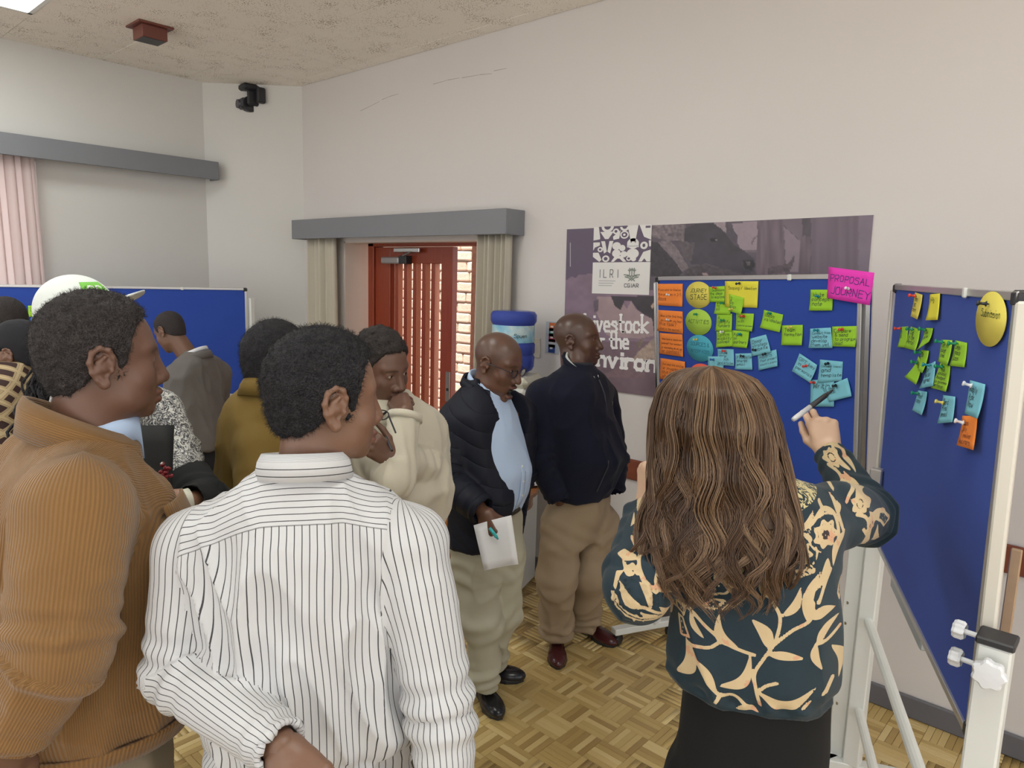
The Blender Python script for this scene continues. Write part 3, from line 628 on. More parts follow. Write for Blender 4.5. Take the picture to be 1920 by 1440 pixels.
N(b, 'green', [(1370, 551), (1398, 558), (1396, 589), (1372, 583)], ['3', 'Do', 'plan'], 'tilted green note overlapping the large yellow card', ('yellow', 1378, 579, 'yellow pin in the tilted green note on the yellow card'), .008, lift=.010)
N(b, 'green', [(1345, 589), (1374, 588), (1374, 621), (1345, 620)], ['4', 'Identify', 'funders'], 'green note in the middle of the left green column', ('green', 1360, 600, 'small green pin in the middle of the left green column'))
N(b, 'green', [(1382, 587), (1415, 588), (1414, 621), (1382, 618)], ['Meet', 'with', 'potential partners'], 'green note right of the left green column, above a second green note', ('red', 1398, 593, 'red pin in the green note of the second green column'))
N(b, 'green', [(1345, 621), (1374, 620), (1376, 649), (1347, 651)], ['Confirm', 'eligibility', 'concept'], 'lowest green note of the left green column', ('white', 1359, 622, 'white pin in the lowest green note of the left column'))
N(b, 'green', [(1375, 619), (1407, 621), (1405, 652), (1376, 650)], ['Agree', 'on', 'partners'], 'green note whose left edge meets the lowest note of the left column', ('teal', 1392, 626, 'teal pin in the lower green note of the second column'))
N(b, 'green', [(1433, 581), (1469, 590), (1464, 623), (1429, 614)], ['Ideas', 'validated'], 'clockwise tilted green note alone in the middle of the centre board', ('green', 1447, 588, 'green pin in the tilted green note mid board'), .008)
N(b, 'green', [(1467, 610), (1506, 609), (1507, 647), (1467, 647)], ['Team', 'formation'], 'green note reading Team formation', ('yellow', 1487, 613, 'pale pin in the note reading Team formation'))
N(b, 'green', [(1521, 543), (1563, 543), (1563, 582), (1521, 582)], ['Write', 'concept', 'note'], 'green note just left of the magenta card', ('teal', 1538, 556, 'teal pin in the green note left of the magenta card'))
N(b, 'green', [(1562, 612), (1609, 611), (1608, 650), (1563, 649)], ['Compare', '& send', 'to program', 'lead'], 'green note at the right frame of the centre board', ('red', 1583, 617, 'red pin in the green note at the right frame'))
N(b, 'blue', [(1521, 616), (1560, 614), (1564, 652), (1521, 652)], ['Contact from', 'website', 'develop', 'them yet'], 'light blue note left of the green note at the right frame', ('teal', 1537, 619, 'teal pin in the light blue note near the right frame'))
N(b, 'blue', [(1329, 668), (1360, 668), (1358, 697), (1330, 694)], [], 'light blue note low on the left, partly under another blue note', ('blue', 1341, 674, 'blue pin in the lowest left blue note'), .001)
N(b, 'blue', [(1346, 654), (1376, 655), (1378, 686), (1348, 684)], ['Online', 'donor', 'search', 'and articles'], 'light blue note overlapping the lowest left blue note', ('red', 1362, 658, 'red pin in the light blue note near the hair'))
N(b, 'blue', [(1407, 635), (1437, 627), (1449, 660), (1412, 668)], ['Donor', 'strategy', 'website'], 'light blue note tilted left, under the second green column', ('black', 1419, 656, 'black pin in the left-tilted blue note'))
N(b, 'blue', [(1380, 663), (1410, 662), (1413, 693), (1382, 692)], ['Find calls', 'shared', 'email'], 'upright light blue note left of the two tilted blue notes', ('black', 1397, 668, 'black pin in the upright light blue note'))
N(b, 'blue', [(1422, 664), (1457, 655), (1462, 686), (1425, 694)], ['Reports', 'Past project', 'country plans'], 'light blue note tilted left, lowest of the tilted pair', ('black', 1438, 663, 'black pin in the lower tilted blue note'))
N(b, 'blue', [(1522, 712), (1566, 712), (1566, 762), (1522, 762)], ['Writing'], 'light blue note directly behind the raised pen hand', ('red', 1530, 717, 'red pin above the raised pen hand'), .002)
N(b, 'blue', [(1544, 728), (1591, 708), (1602, 742), (1558, 753)], ['Library', 'cloud'], 'light blue note right of the raised pen, tilted', ('black', 1571, 722, 'black pin right of the pen tip'))
N(b, 'blue', [(1538, 674), (1581, 678), (1580, 714), (1536, 717)], ['Concept (intro)', 'and', 'template'], 'light blue note above the pen tip', ('black', 1555, 681, 'black pin in the blue note above the pen tip'))
N(b, 'blue', [(1502, 662), (1535, 684), (1527, 716), (1490, 695)], ['GPT key', 'in', 'personas'], 'light blue note strongly tilted, left of the raised pen', ('red', 1516, 685, 'red pin in the strongly tilted blue note'), .012, lift=.008)
N(b, 'pink', [(1559, 500), (1645, 511), (1637, 572), (1557, 558)], ['PROPOSAL', 'JOURNEY'], 'magenta card reading PROPOSAL JOURNEY on the board corner', ('white', 1598, 541, 'white pin in the magenta card'), .003, top=.1, lh=.40, left=.06, wfac=.88, tsize=.8, lift=.014)
b = B2
N(b, 'pale', [(1719, 548), (1733, 553), (1729, 599), (1713, 593)], ['Idea', 'log', 'form'], 'narrow pale yellow note at the top left of the right board', ('red', 1722, 555, 'red pin in the pale yellow note on the right board'))
N(b, 'yellow', [(1748, 552), (1767, 550), (1765, 600), (1746, 601)], ['1-Pg'], 'bright yellow note beside the pale yellow one on the right board', None)
N(b, 'pale', (1863, 598.5, 31, 53), ['Submission'], 'large pale yellow round card reading Submission', ('black', 1862, 570, 'black pin in the round card reading Submission'), 0, True, top=.22, lh=.3, wfac=.62)
N(b, 'green', [(1691, 613), (1704, 612), (1702, 652), (1689, 651)], ['to', 'do'], 'leftmost green note on the right board', ('red', 1692, 616, 'red pin in the leftmost green note of the right board'))
N(b, 'green', [(1710, 612), (1727, 618), (1724, 658), (1699, 652)], ['Log', 'in the', 'Portal'], 'green note overlapping the leftmost green note of the right board', ('green', 1716, 618, 'green pin in the overlapping left green note'))
N(b, 'green', [(1737, 615), (1752, 615), (1750, 641), (1734, 657)], ['Final', 'review'], 'green note with a curled corner on the right board', ('green', 1741, 619, 'small green pin in the curled green note'), .012)
N(b, 'green', [(1731, 656), (1745, 658), (1741, 700), (1728, 694)], ['Edit'], 'green note just below the curled green note', ('green', 1734, 661, 'green pin below the curled green note'), .008)
N(b, 'green', [(1726, 668), (1733, 680), (1728, 722), (1715, 707)], ['Sign'], 'green diamond shaped note lowest of the left green cluster', ('green', 1727, 680, 'green pin in the diamond shaped green note'), .015)
N(b, 'green', [(1771, 637), (1791, 638), (1789, 685), (1767, 678)], ['Cost the', 'budget', 'sheet'], 'left one of two green notes side by side on the right board', ('green', 1777, 642, 'green pin in the left of the two side-by-side notes'))
N(b, 'green', [(1793, 638), (1815, 643), (1813, 689), (1789, 686)], ['Legal', 'ready', 'Docs'], 'right one of two green notes side by side on the right board', ('green', 1799, 644, 'green pin in the right of the two side-by-side notes'))
N(b, 'green', [(1766, 680), (1784, 687), (1783, 735), (1750, 727)], ['Final', 'upload', 'budget', 'to system', 'before'], 'green note below the two side-by-side green notes', ('green', 1773, 688, 'green pin in the note below the side-by-side pair'))
N(b, 'blue', [(1740, 686), (1757, 677), (1756, 724), (1735, 729)], ['Get', 'letter', 'signed'], 'light blue note between green notes on the right board', ('teal', 1750, 685, 'teal pin in the blue note between green notes'), .008)
N(b, 'blue', [(1725, 732), (1742, 735), (1738, 779), (1716, 770)], ['Proof', 'copy'], 'light blue note alone at the lower left of the right board', ('green', 1728, 738, 'green pin in the lower left blue note'))
N(b, 'blue', [(1773, 741), (1796, 744), (1794, 792), (1769, 795)], ['Send', 'final', 'email'], 'light blue note with a yellow pin on the right board', ('yellow', 1777, 756, 'yellow pin on the right board'))
N(b, 'blue', [(1825, 713), (1854, 721), (1848, 786), (1818, 776)], ['Reply', 'Ask', 'Now'], 'light blue note above the orange note on the right board', ('white', 1833, 724, 'white pin in the blue note above the orange note'))
N(b, 'orange', [(1816, 780), (1845, 781), (1841, 845), (1813, 836)], ['Ideas', 'July', 'Timeline', 'Webinars'], 'orange note on the right board', ('white', 1823, 794, 'white pin in the orange note of the right board'), lift=.012)
b = B3
N(b, 'green', R4(97, 552, 28, 34, 2), [], 'green card by the cap on the far left board', None, .002)
N(b, 'green', R4(68, 583, 30, 21, -2), ['Validate', 'topic'], 'green note left of the cap on the far left board', ('white', 68, 577, 'white pin on the far left board'), .002)
N(b, 'blue', R4(72, 604, 28, 16, 3), ['Form'], 'light blue note below the green one on the far left board', None, .002)
N(b, 'green', R4(27, 575, 14, 16, 8), ['To'], 'small green note at the far left above a dark head', None, .002)
# ================================================================ POSTER
PY = WY-.012; pn = np.array([0, 1., 0])
def pw(px, py): return on_plane(px, py, (0, PY, 0), pn)
pTL, pTR = pw(1063, 430), pw(1638, 403); pb = pw(1151, 734); ang = math.atan2(pTR[2]-pTL[2], pTR[0]-pTL[0]); pW = math.hypot(pTR[0]-pTL[0], pTR[2]-pTL[2])
pu = np.array([math.cos(ang), 0, math.sin(ang)]); pv = np.array([math.sin(ang), 0, -math.cos(ang)]); pH = (pb-pTL) @ pv
pe_ = empty('wall_poster', pTL+pv*pH, 0, 'large purple photo poster of a cow on the back wall, lettered Livestock for the Environment', 'poster')
po0 = np.array(pe_.location)
def proj(P):
    v = P-CAM; z = v @ CD; return 960+F*(v @ CR)/z, 720-F*(v @ CU)/z
def poly_in(x, y, pts):
    c = np.zeros(x.shape, bool); n = len(pts)
    for i in range(n):
        x0, y0 = pts[i]; x1, y1 = pts[(i+1) % n]
        if y0 == y1: continue
        c ^= ((y0 > y) != (y1 > y)) & (x < (x1-x0)*(y-y0)/(y1-y0)+x0)
    return c
_lat = np.random.default_rng(3).random((64, 64))
def n2(x, y):
    xi = np.floor(x).astype(int); yi = np.floor(y).astype(int); fx = x-xi; fy = y-yi; fx = fx*fx*(3-2*fx); fy = fy*fy*(3-2*fy)
    g = lambda a, b: _lat[a % 64, b % 64]
    return (g(xi, yi)*(1-fx)+g(xi+1, yi)*fx)*(1-fy)+(g(xi, yi+1)*(1-fx)+g(xi+1, yi+1)*fx)*fy
nu, nv = 300, 150; UU, VV = np.meshgrid(np.linspace(0, 1, nu), np.linspace(0, 1, nv))
PP = pTL+pu*(UU[..., None]*pW)+pv*(VV[..., None]*pH); X_, Y_ = proj(PP)
zx = lambda x: 1220+x/4.571; zy = lambda y: 400+y/4.571
def S6(*pts): return [(zx(a), zy(c)) for a, c in pts]
C3 = np.zeros((nv, nu, 3)); C3[:] = lin(94, 82, 102)
n_a = n2(X_/26, Y_/26)*.6+n2(X_/9, Y_/9)*.4; n_b = n2(X_/5+9, Y_/5)*.5+n2(X_/2.6, Y_/2.6)*.5
def paint(mask, c, nz=.25, src=None):
    s = (n_b if src is None else src)[..., None]; C3[mask] = (np.array(lin(*c))*(1+nz*(s-.5)*2))[mask]
paint(Y_ > 518+14*(n_a-.5)*2, (128, 108, 126), .2, n_a)
paint((Y_ > 640), (112, 92, 104), .2, n_a)
paint((X_ > 1215) & (Y_ < 545), (86, 78, 88), .3, n_a)
paint(poly_in(X_, Y_, S6((0, 100), (300, 90), (300, 240), (150, 230), (0, 200))), (118, 106, 112), .6)
paint(poly_in(X_, Y_, S6((520, 80), (640, 70), (650, 170), (560, 120))), (150, 136, 142), .15)
paint(poly_in(X_, Y_, S6((700, 90), (920, 60), (920, 340), (790, 330), (730, 240))), (146, 130, 140), .08)
paint(poly_in(X_, Y_, S6((800, 320), (920, 310), (920, 330), (810, 342))), (110, 98, 106), .1)
paint(poly_in(X_, Y_, S6((860, 270), (880, 210), (935, 178), (940, 186), (895, 215), (868, 272))), (104, 92, 100), .1)
paint(poly_in(X_, Y_, S6((290, 130), (380, 95), (540, 85), (600, 130), (660, 200), (720, 270), (800, 320), (880, 385), (900, 440), (885, 500), (800, 520), (700, 500), (600, 470), (480, 430), (350, 440), (280, 300))), (66, 61, 70), .25, n_a)
paint(poly_in(X_, Y_, S6((640, 110), (715, 150), (748, 200), (740, 250), (690, 215))), (80, 72, 82), .2)
paint(poly_in(X_, Y_, S6((790, 400), (880, 400), (895, 450), (860, 490), (800, 470))), (40, 37, 42), .3)
paint(poly_in(X_, Y_, S6((815, 415), (850, 410), (860, 440), (830, 450))), (96, 88, 94), .3)
paint(poly_in(X_, Y_, S6((500, 220), (560, 210), (580, 235), (520, 245))), (36, 34, 40), .2)
paint(poly_in(X_, Y_, S6((545, 222), (570, 220), (566, 234))), (130, 120, 126), .2)
paint(poly_in(X_, Y_, S6((0, 240), (60, 250), (130, 330), (280, 500), (240, 540), (0, 540))), (58, 53, 60), .3)
paint(poly_in(X_, Y_, S6((230, 240), (380, 250), (350, 410), (280, 380))), (90, 82, 88), .3)
paint(poly_in(X_, Y_, S6((60, 250), (150, 225), (220, 290), (330, 470), (270, 500), (200, 400), (110, 300))), (120, 108, 114), .4)
paint(poly_in(X_, Y_, S6((300, 480), (460, 430), (560, 470), (690, 480), (690, 530), (300, 535))), (78, 70, 76), .5)
paint(poly_in(X_, Y_, S6((440, 505), (500, 520), (490, 535), (450, 535))), (170, 148, 146), .2)
paint(poly_in(X_, Y_, S6((918, 50), (1140, 40), (1150, 520), (900, 530))), (104, 90, 100), .28, n2(X_/4, Y_/40))
paint(poly_in(X_, Y_, S6((1140, 110), (1280, 240), (1270, 500), (1160, 500))), (128, 114, 124), .1, n_a)
paint(poly_in(X_, Y_, S6((1140, 40), (1300, 30), (1300, 250), (1145, 110))), (112, 99, 110), .1, n_a)
paint(poly_in(X_, Y_, S6((1285, 210), (1320, 190), (1375, 205), (1360, 520), (1270, 520))), (100, 87, 96), .25, n2(X_/4, Y_/40))
paint(poly_in(X_, Y_, S6((1000, 470), (1180, 430), (1230, 360), (1235, 400), (1190, 500), (1000, 525))), (84, 74, 80), .5)
paint((X_ > zx(1375)), (106, 94, 106), .14, n2(X_/7, Y_/60))
paint((X_ > zx(1780)), (118, 106, 120), .08, n_a)
# lower left: pale hide, dark patches, tag and fur
s8 = lambda *pts: [(1050+a/4.8, 400+c/4.8) for a, c in pts]
paint(poly_in(X_, Y_, s8((330, 750), (520, 750), (600, 860), (640, 790), (680, 860), (760, 920), (830, 940), (850, 1100), (700, 1130), (420, 1100), (330, 900))), (158, 136, 142), .18, n_a)
paint(poly_in(X_, Y_, s8((460, 745), (860, 745), (900, 1000), (850, 1090), (830, 950), (760, 910), (690, 860), (640, 790), (580, 790), (545, 870), (490, 830))), (60, 54, 62), .3, n_a)
paint(poly_in(X_, Y_, s8((300, 790), (350, 770), (340, 880), (310, 890))), (96, 84, 98), .2)
paint(poly_in(X_, Y_, s8((815, 840), (850, 795), (860, 810), (830, 860))), (196, 170, 150), .15)
paint(poly_in(X_, Y_, s8((700, 1250), (900, 1080), (900, 1300), (640, 1340))), (168, 148, 138), .35)
paint(poly_in(X_, Y_, s8((690, 1180), (740, 1120), (750, 1150), (710, 1220))), (120, 106, 96), .5)
paint(poly_in(X_, Y_, s8((640, 1330), (760, 1330), (760, 1480), (330, 1480))), (120, 98, 106), .2)
me = npmesh('print', np.array([(p-po0) for p in PP.reshape(-1, 3)]), [(j*nu+i, (j+1)*nu+i, (j+1)*nu+i+1, j*nu+i+1) for j in range(nv-1) for i in range(nu-1)])
ca = me.color_attributes.new('print_col', 'FLOAT_COLOR', 'POINT'); ca.data.foreach_set('color', np.concatenate([C3, np.ones((nv, nu, 1))], -1).astype(np.float32).ravel())
t = NT('poster_print'); t.l(t.attr('print_col').outputs['Color'], t.b.inputs['Base Color']); t.rough(.45); obj('print', me, t.m, pe_)
Mp = Matrix(((pu[0], pv[0], 0), (0, 0, 1), (pu[2], pv[2], 0))).to_4x4(); Mp.translation = Vector(pTL-po0)
MB().box((0, 0, .001), (pW, pH, .011), M=Mp).build('backing_board', mat('poster_edge', (.6, .58, .6), .6), pe_)
def pq(px, py, k=1): q = on_plane(px, py, (0, PY-.001*k, 0), pn); return q
def pquads(quads, name, m, k=1, par=None):   # quads of poster-plane metres (u,v)
    V = []; Fs = []
    for q_ in quads: n0 = len(V); V += [tuple(pTL+pu*a+pv*c-pn*(.001*k+(.00011*(len(Fs) % 9)))-po0) for a, c in q_]; Fs.append(tuple(range(n0, n0+len(q_))))
    me = bpy.data.meshes.new(name); me.from_pydata(V, [], Fs); me.update(); return obj(name, me, m, par or pe_)
def puv(px, py): q = pw(px, py)-pTL; return (q @ pu, q @ pv)
M_pp = mat('logo_white', (.72, .71, .70), .5); M_pur = mat('logo_purple', lin(92, 80, 102), .5); M_txt = mat('logo_grey_text', (.10, .10, .11), .5); M_lg = mat('logo_green_grey', (.20, .23, .20), .5)
a0, c0 = puv(1114, 426); a1, c1 = puv(1217, 553); a1b, _ = puv(1210, 553); 
lw, lhgt = a1-a0, c1-c0; cm = c0+lhgt*.53
pquads([[(a0, c0), (a0, cm), (a1, cm), (a1, c0)]], 'icon_field', M_pur, 1)
lp = pquads([[(a0, cm), (a0, c1), (a1, c1), (a1, cm)]], 'logo_panel', M_pp, 1)
icons = []; pats = []
def disc(u, v, r, n=20, sx=1, t0=0, t1=2*PI): return [(a0+lw*u+lw*r*sx*math.cos(t0+(t1-t0)*i/n), c0+IV*v-IV*r*math.sin(t0+(t1-t0)*i/n)) for i in range(n+(0 if t1-t0 > 6.2 else 1))]
IV = lhgt*.53/.69
P_ = lambda *p: [(a0+lw*u, c0+IV*v) for u, v in p]; P2_ = lambda *p: [(a0+lw*u, c0+lhgt*(.62+(v-.70)*.62)) for u, v in p]; P3_ = lambda *p: [(a0+lw*u, c0+lhgt*v) for u, v in p]
icons += [P_((.0, .0), (.09, .0), (.12, .2), (.12, .24), (0, .26)), disc(.25, .0, .11, 16, 1, PI, 2*PI), P_((.12, .1), (.36, .1), (.27, .24), (.21, .24)), disc(.4, .1, .055), P_((.35, .2), (.48, .08), (.46, .24), (.36, .26)), disc(.55, .02, .08, 16, 1, PI, 2*PI), disc(.55, .17, .075), P_((.6, .0), (.78, 0), (.74, .3), (.66, .3)), P_((.8, .0), (1, 0), (1, .28), (.88, .22)), P_((.0, .30), (.12, .3), (.12, .36), (.03, .40), (.0, .46)), P_((.14, .28), (.21, .28), (.25, .48), (.2, .52)), P_((.36, .28), (.29, .28), (.26, .48), (.31, .52)), disc(.42, .38, .075, 18), disc(.42, .52, .075, 18, 1), disc(.52, .42, .06, 18, .9), disc(.55, .54, .06, 18), disc(.70, .34, .10, 22), P_((.6, .37), (.8, .37), (.8, .41), (.6, .41)), disc(.70, .53, .095, 22, 1.1), disc(.885, .38, .07, 20, .9), P_((.96, .29), (1, .29), (1, .4), (.97, .4)), P_((.0, .5), (.1, .5), (.16, .64), (.12, .68), (0, .58)), disc(.235, .62, .065), P_((.33, .68), (.4, .57), (.52, .57), (.6, .68), (.54, .68), (.48, .62), (.44, .62), (.38, .68)), disc(.64, .62, .045), disc(.72, .63, .045), P_((.8, .68), (.88, .5), (1, .46), (1, .68), (.94, .68), (.9, .62), (.86, .68)), disc(.13, .44, .05)]
holes = [disc(.4, .1, .026), disc(.55, .17, .05), disc(.67, .31, .013, 8), disc(.74, .31, .013, 8), disc(.885, .38, .034, 16, .7), disc(.235, .62, .035), disc(.64, .62, .022), disc(.13, .44, .022, 10), disc(.25, -.0, .06, 14, 1, PI, 2*PI), disc(.55, .02, .04, 14, 1, PI, 2*PI), P_((.6, .385), (.8, .385), (.8, .392), (.6, .392)), P_((.9, .02), (.98, .02), (.98, .06), (.9, .06))]
pquads([i_ for i_ in icons], 'icon_shapes', M_pp, 2)['kind'] = 'stuff'
pquads(holes+[], 'icon_cutouts', M_pur, 3)['kind'] = 'stuff'; pquads([disc(.55, .17, .022)], 'icon_ring', M_pp, 4)
def ptext(s, u0, v0, hgt, wdt, m, name, k=2, wst=.9, serif=False):
    st, tw = text_strokes(s); sx = wdt/tw; sy = hgt/7.0
    st = [[(u0+p[0]*sx, v0-p[1]*sy) for p in s_] for s_ in st]
    if serif:
        ex = []
        for s_ in st:
            for q_ in (s_[0], s_[-1]): ex.append([(q_[0]-sx*1.0, q_[1]), (q_[0]+sx*1.0, q_[1])])
        qs = ribbons(st, wst*sx)+ribbons(ex, wst*sx*.55)
    else: qs = ribbons(st, wst*sx)
    return pquads(qs, name, m, k)
ptext('I L R I', a0+lw*.12, c0+lhgt*.755, lhgt*.115, lw*.34, M_txt, 'initials_lettering', 2, 1.0)
M_sp = mat('small_print_grey', (.46, .45, .45), .6)
for k_ in range(3): pquads([P3_((.12, .80+k_*.035), (.42-.03*k_, .80+k_*.035), (.42-.03*k_, .813+k_*.035), (.12, .813+k_*.035))], 'small_print', M_sp, 2)
ptext('CGIAR', a0+lw*.58, c0+lhgt*.895, lhgt*.05, lw*.24, M_txt, 'emblem_lettering', 2, 1.2)
em = [[P2_((x, .70), (x, .86))[i] for i in (0, 1)] for x in (.66, .70, .74)]
em += [P2_((.57, .85), (.64, .86), (.70, .93)), P2_((.83, .85), (.76, .86), (.70, .93)), P2_((.59, .90), (.65, .92), (.70, .98)), P2_((.81, .90), (.75, .92), (.70, .98)), P2_((.65, .99), (.70, .93), (.75, .99)), P2_((.64, .74), (.66, .77), (.68, .74)), P2_((.72, .74), (.74, .77), (.76, .74)), P2_((.68, .72), (.70, .75), (.72, .72)), P2_((.62, .88), (.78, .88))]
pquads(ribbons(em, lw*.016), 'wheat_emblem', M_lg, 2)
# lettering: Livestock / for the / Environment
def line(s, x0, y0, x1, y1, hgt, wst):
    u0, v0 = puv(x0, y0); u1, v1 = puv(x1, y1); a = math.atan2(v1-v0, u1-u0); L = math.hypot(u1-u0, v1-v0); st, tw = text_strokes(s); sx = L/tw; sy = hgt/7.0
    rot = lambda p: (u0+p[0]*math.cos(a)-p[1]*math.sin(a), v0+p[0]*math.sin(a)+p[1]*math.cos(a))
    st2 = [[(p[0]*sx, -p[1]*sy) for p in s_] for s_ in st]
    ex = []
    i = 0
    for s_ in st2:
        for q_ in (s_[0], s_[-1]):
            if len(s_) <= 4 and s_[0] != s_[-1]: ex.append([(q_[0]-sx*.85, q_[1]), (q_[0]+sx*.85, q_[1])])
    qs = ribbons(st2, wst)+ribbons(ex, wst*.6)
    pquads([[rot(p) for p in q_] for q_ in qs], 'white_lettering', M_inkw, 2)
line('Livestock', 1097, 619.5, 1214, 623.5, .092, .0145)
line('for the', 1101, 651, 1178, 653, .084, .0145)
line('Environment', 1098, 682, 1330, 707, .086, .021)
pquads([[puv(1069, 455), puv(1069, 500), puv(1070.5, 500), puv(1070.5, 455)]], 'side_print', mat('side_print_grey', (.45, .42, .46), .6), 2)
# ---------------------------------------------------------------- wall sign strip and socket
q0 = on_plane(1024, 602, (0, WY-.005, 0), pn); q1 = on_plane(1047, 664, (0, WY-.005, 0), pn)
e = empty('wall_sign', (q0[0], WY, q1[2]), 0, 'narrow grey sign strip with five coloured squares left of the poster', 'sign')
w_, h_ = q1[0]-q0[0], q0[2]-q1[2]
MB().bbox((0, -.006, 0), (w_, 0, h_), .001).build('plate', mat('sign_grey', (.42, .46, .52), .4), e)
for k, c in enumerate([(.6, .16, .05), (.05, .28, .24), (.6, .06, .12), (.55, .58, .62), (.02, .05, .22)]):
    z = h_*(.83-.17*k); s_ = w_*.24; c_ = w_*.5
    pk = MB().box((c_-s_, -.008, z-s_), (c_+s_, -.006, z+s_)).build('square', mat('sign_square_'+str(k), c, .5), e)
    MB().box((c_-s_*.5, -.009, z-s_*.12), (c_+s_*.3, -.008, z+s_*.3)).build('pictogram', mat('pictogram', (.7, .68, .68), .5) if k == 0 else bpy.data.materials['pictogram'], pk)
q = on_plane(1003, 652, (0, WY-.005, 0), pn); e = empty('wall_socket', (q[0], WY, q[2]), 0, 'cream wall socket right of the blue water bottle', 'socket')
MB().bbox((-.04, -.009, -.06), (.04, 0, .06), .003).build('plate', mat('socket_cream', (.62, .57, .48), .4), e); MB().bbox((-.022, -.014, -.03), (-.002, -.009, .0), .002).build('rocker', M_rail, e)
# ================================================================ WATER BOTTLE, DISPENSER, TABLE
BX, BY_ = at_depth(962, 640, 4.12)[:2]
bt = at_depth(962, 581, 4.12)[2]; bb = at_depth(962, 706, 4.12)[2]; br = .13
e = empty('water_dispenser', (BX, BY_, 0), math.radians(20), 'white water dispenser under the blue bottle, behind the two men', 'dispenser')
M_cream = mat('dispenser_cream', (.66, .65, .55), .35)
MB().bbox((-.14, -.14, .0), (.14, .14, bb-.05), .02).build('body', M_white, e)
MB().bbox((-.147, -.147, bb-.05), (.147, .147, bb+.01), .025).build('top_cover', M_cream, e)
for x in (-.06, .06): MB().tube([(x, -.15, bb-.2), (x, -.2, bb-.2), (x, -.2, bb-.25)], .012, 10).build('tap', M_dark, e)
e = empty('water_bottle', (BX, BY_, bb+.012), 0, 'large blue water bottle standing upside down on its dispenser by the curtain', 'bottle')
hh = bt-bb-.012
t = NT('blue_polycarbonate'); t.col((.075, .12, .52)); t.rough(.14); t.b.inputs['Transmission Weight'].default_value = .35; t.b.inputs['IOR'].default_value = 1.2; M_bot = t.m
s = hh/.46
MB().lathe([(.03, 0), (.07, .004*s), (.115, .035*s), (.125, .06*s), (.128, .13*s), (.122, .14*s), (.122, .15*s), (.128, .16*s), (.128, .22*s), (.121, .232*s), (.121, .36*s), (.128, .37*s), (.134, .385*s), (.134, .43*s), (.122, .452*s), (.09, .458*s), (.05, .46*s)], 36).build('bottle_body', M_bot, e, True)
t = NT('bottle_label_print'); oc = t.objco(); sp = t.n('ShaderNodeSeparateXYZ'); t.l(oc, sp.inputs[0])
t.col(t.ramp(t.noise(9, 3, oc), [(.3, (.10, .38, .62)), (.5, (.35, .62, .75)), (.62, (.60, .72, .74)), (.75, (.20, .50, .58))])); t.rough(.35)
lbm = MB(); n = 40; vs = []; fs = []
for j, z in enumerate((.236*s, .357*s)):
    for i in range(n): a = 2*PI*i/n; vs.append((.1235*math.cos(a), .1235*math.sin(a), z))
for i in range(n): fs.append((i, (i+1) % n, n+(i+1) % n, n+i))
lab = lbm.add(vs, fs).build('label', t.m, e, True)
st, tw = text_strokes('Spuen', 0, .1); sc = .075/tw; tv = []; tf = []
th0 = math.atan2(-BY_, -BX)+.12
for q_ in ribbons(st, 1.1):
    n0 = len(tv)
    for x, y in q_: a = th0+((x*sc)-.01)/.1245*1.0; tv.append((.1245*math.cos(a), .1245*math.sin(a), .275*s+y*sc*1.1))
    tf.append((n0, n0+1, n0+2, n0+3))
me = bpy.data.meshes.new('label_lettering'); me.from_pydata(tv, [], tf); obj('label_lettering', me, mat('label_ink', (.02, .05, .06), .5), lab)
# round wooden table
M_tab = NT('table_wood'); oc = M_tab.objco(); g = M_tab.noise(4, 5, M_tab.mapping(oc, (2, 14, 14)), .6); M_tab.col(M_tab.mix(g, (.30, .105, .03), (.46, .185, .06))); M_tab.rough(.22); M_tab = M_tab.m
TZ = .74; tl_ = on_plane(797, 905, (0, 0, TZ), ez); tr_ = on_plane(1030, 926, (0, 0, TZ), ez); tf_ = on_plane(832, 928, (0, 0, TZ), ez)
tc = np.array([-2.57, 2.65]); trad = .295
legp = on_plane(813, 940, (0, 0, TZ-.03), ez)
e = empty('round_table', (tc[0], tc[1], 0), 0, 'round wooden table behind the man in the black jacket', 'table')
MB().lathe([(.01, TZ-.03), (trad-.02, TZ-.03), (trad, TZ-.024), (trad, TZ-.006), (trad-.008, TZ), (.01, TZ)], 64).build('tabletop', M_tab, e)
MB().lathe([(trad-.05, TZ-.10), (trad-.03, TZ-.10), (trad-.03, TZ-.03), (trad-.05, TZ-.03)], 48).build('apron', M_tab, e)
a0_ = math.atan2(legp[1]-tc[1], legp[0]-tc[0])
for k in range(4):
    a = a0_+k*PI/2; R = Matrix.Rotation(a, 4, 'Z'); MB().bbox((trad-.085, -.022, 0), (trad-.04, .022, TZ-.03), .004, M=R).build('leg', M_tab, e)
pl_ = on_plane(1000, 908, (0, 0, TZ+.01), ez)
tag(MB().lathe([(.01, 0), (.06, 0), (.10, .014), (.102, .017), (.06, .006), (.01, .006)], 32).build('plate', mat('plate_china', (.7, .7, .72), .2), None, True), 'white plate on the round table between the two men', 'plate').location = (pl_[0]-.05, pl_[1]+.02, TZ+.001)
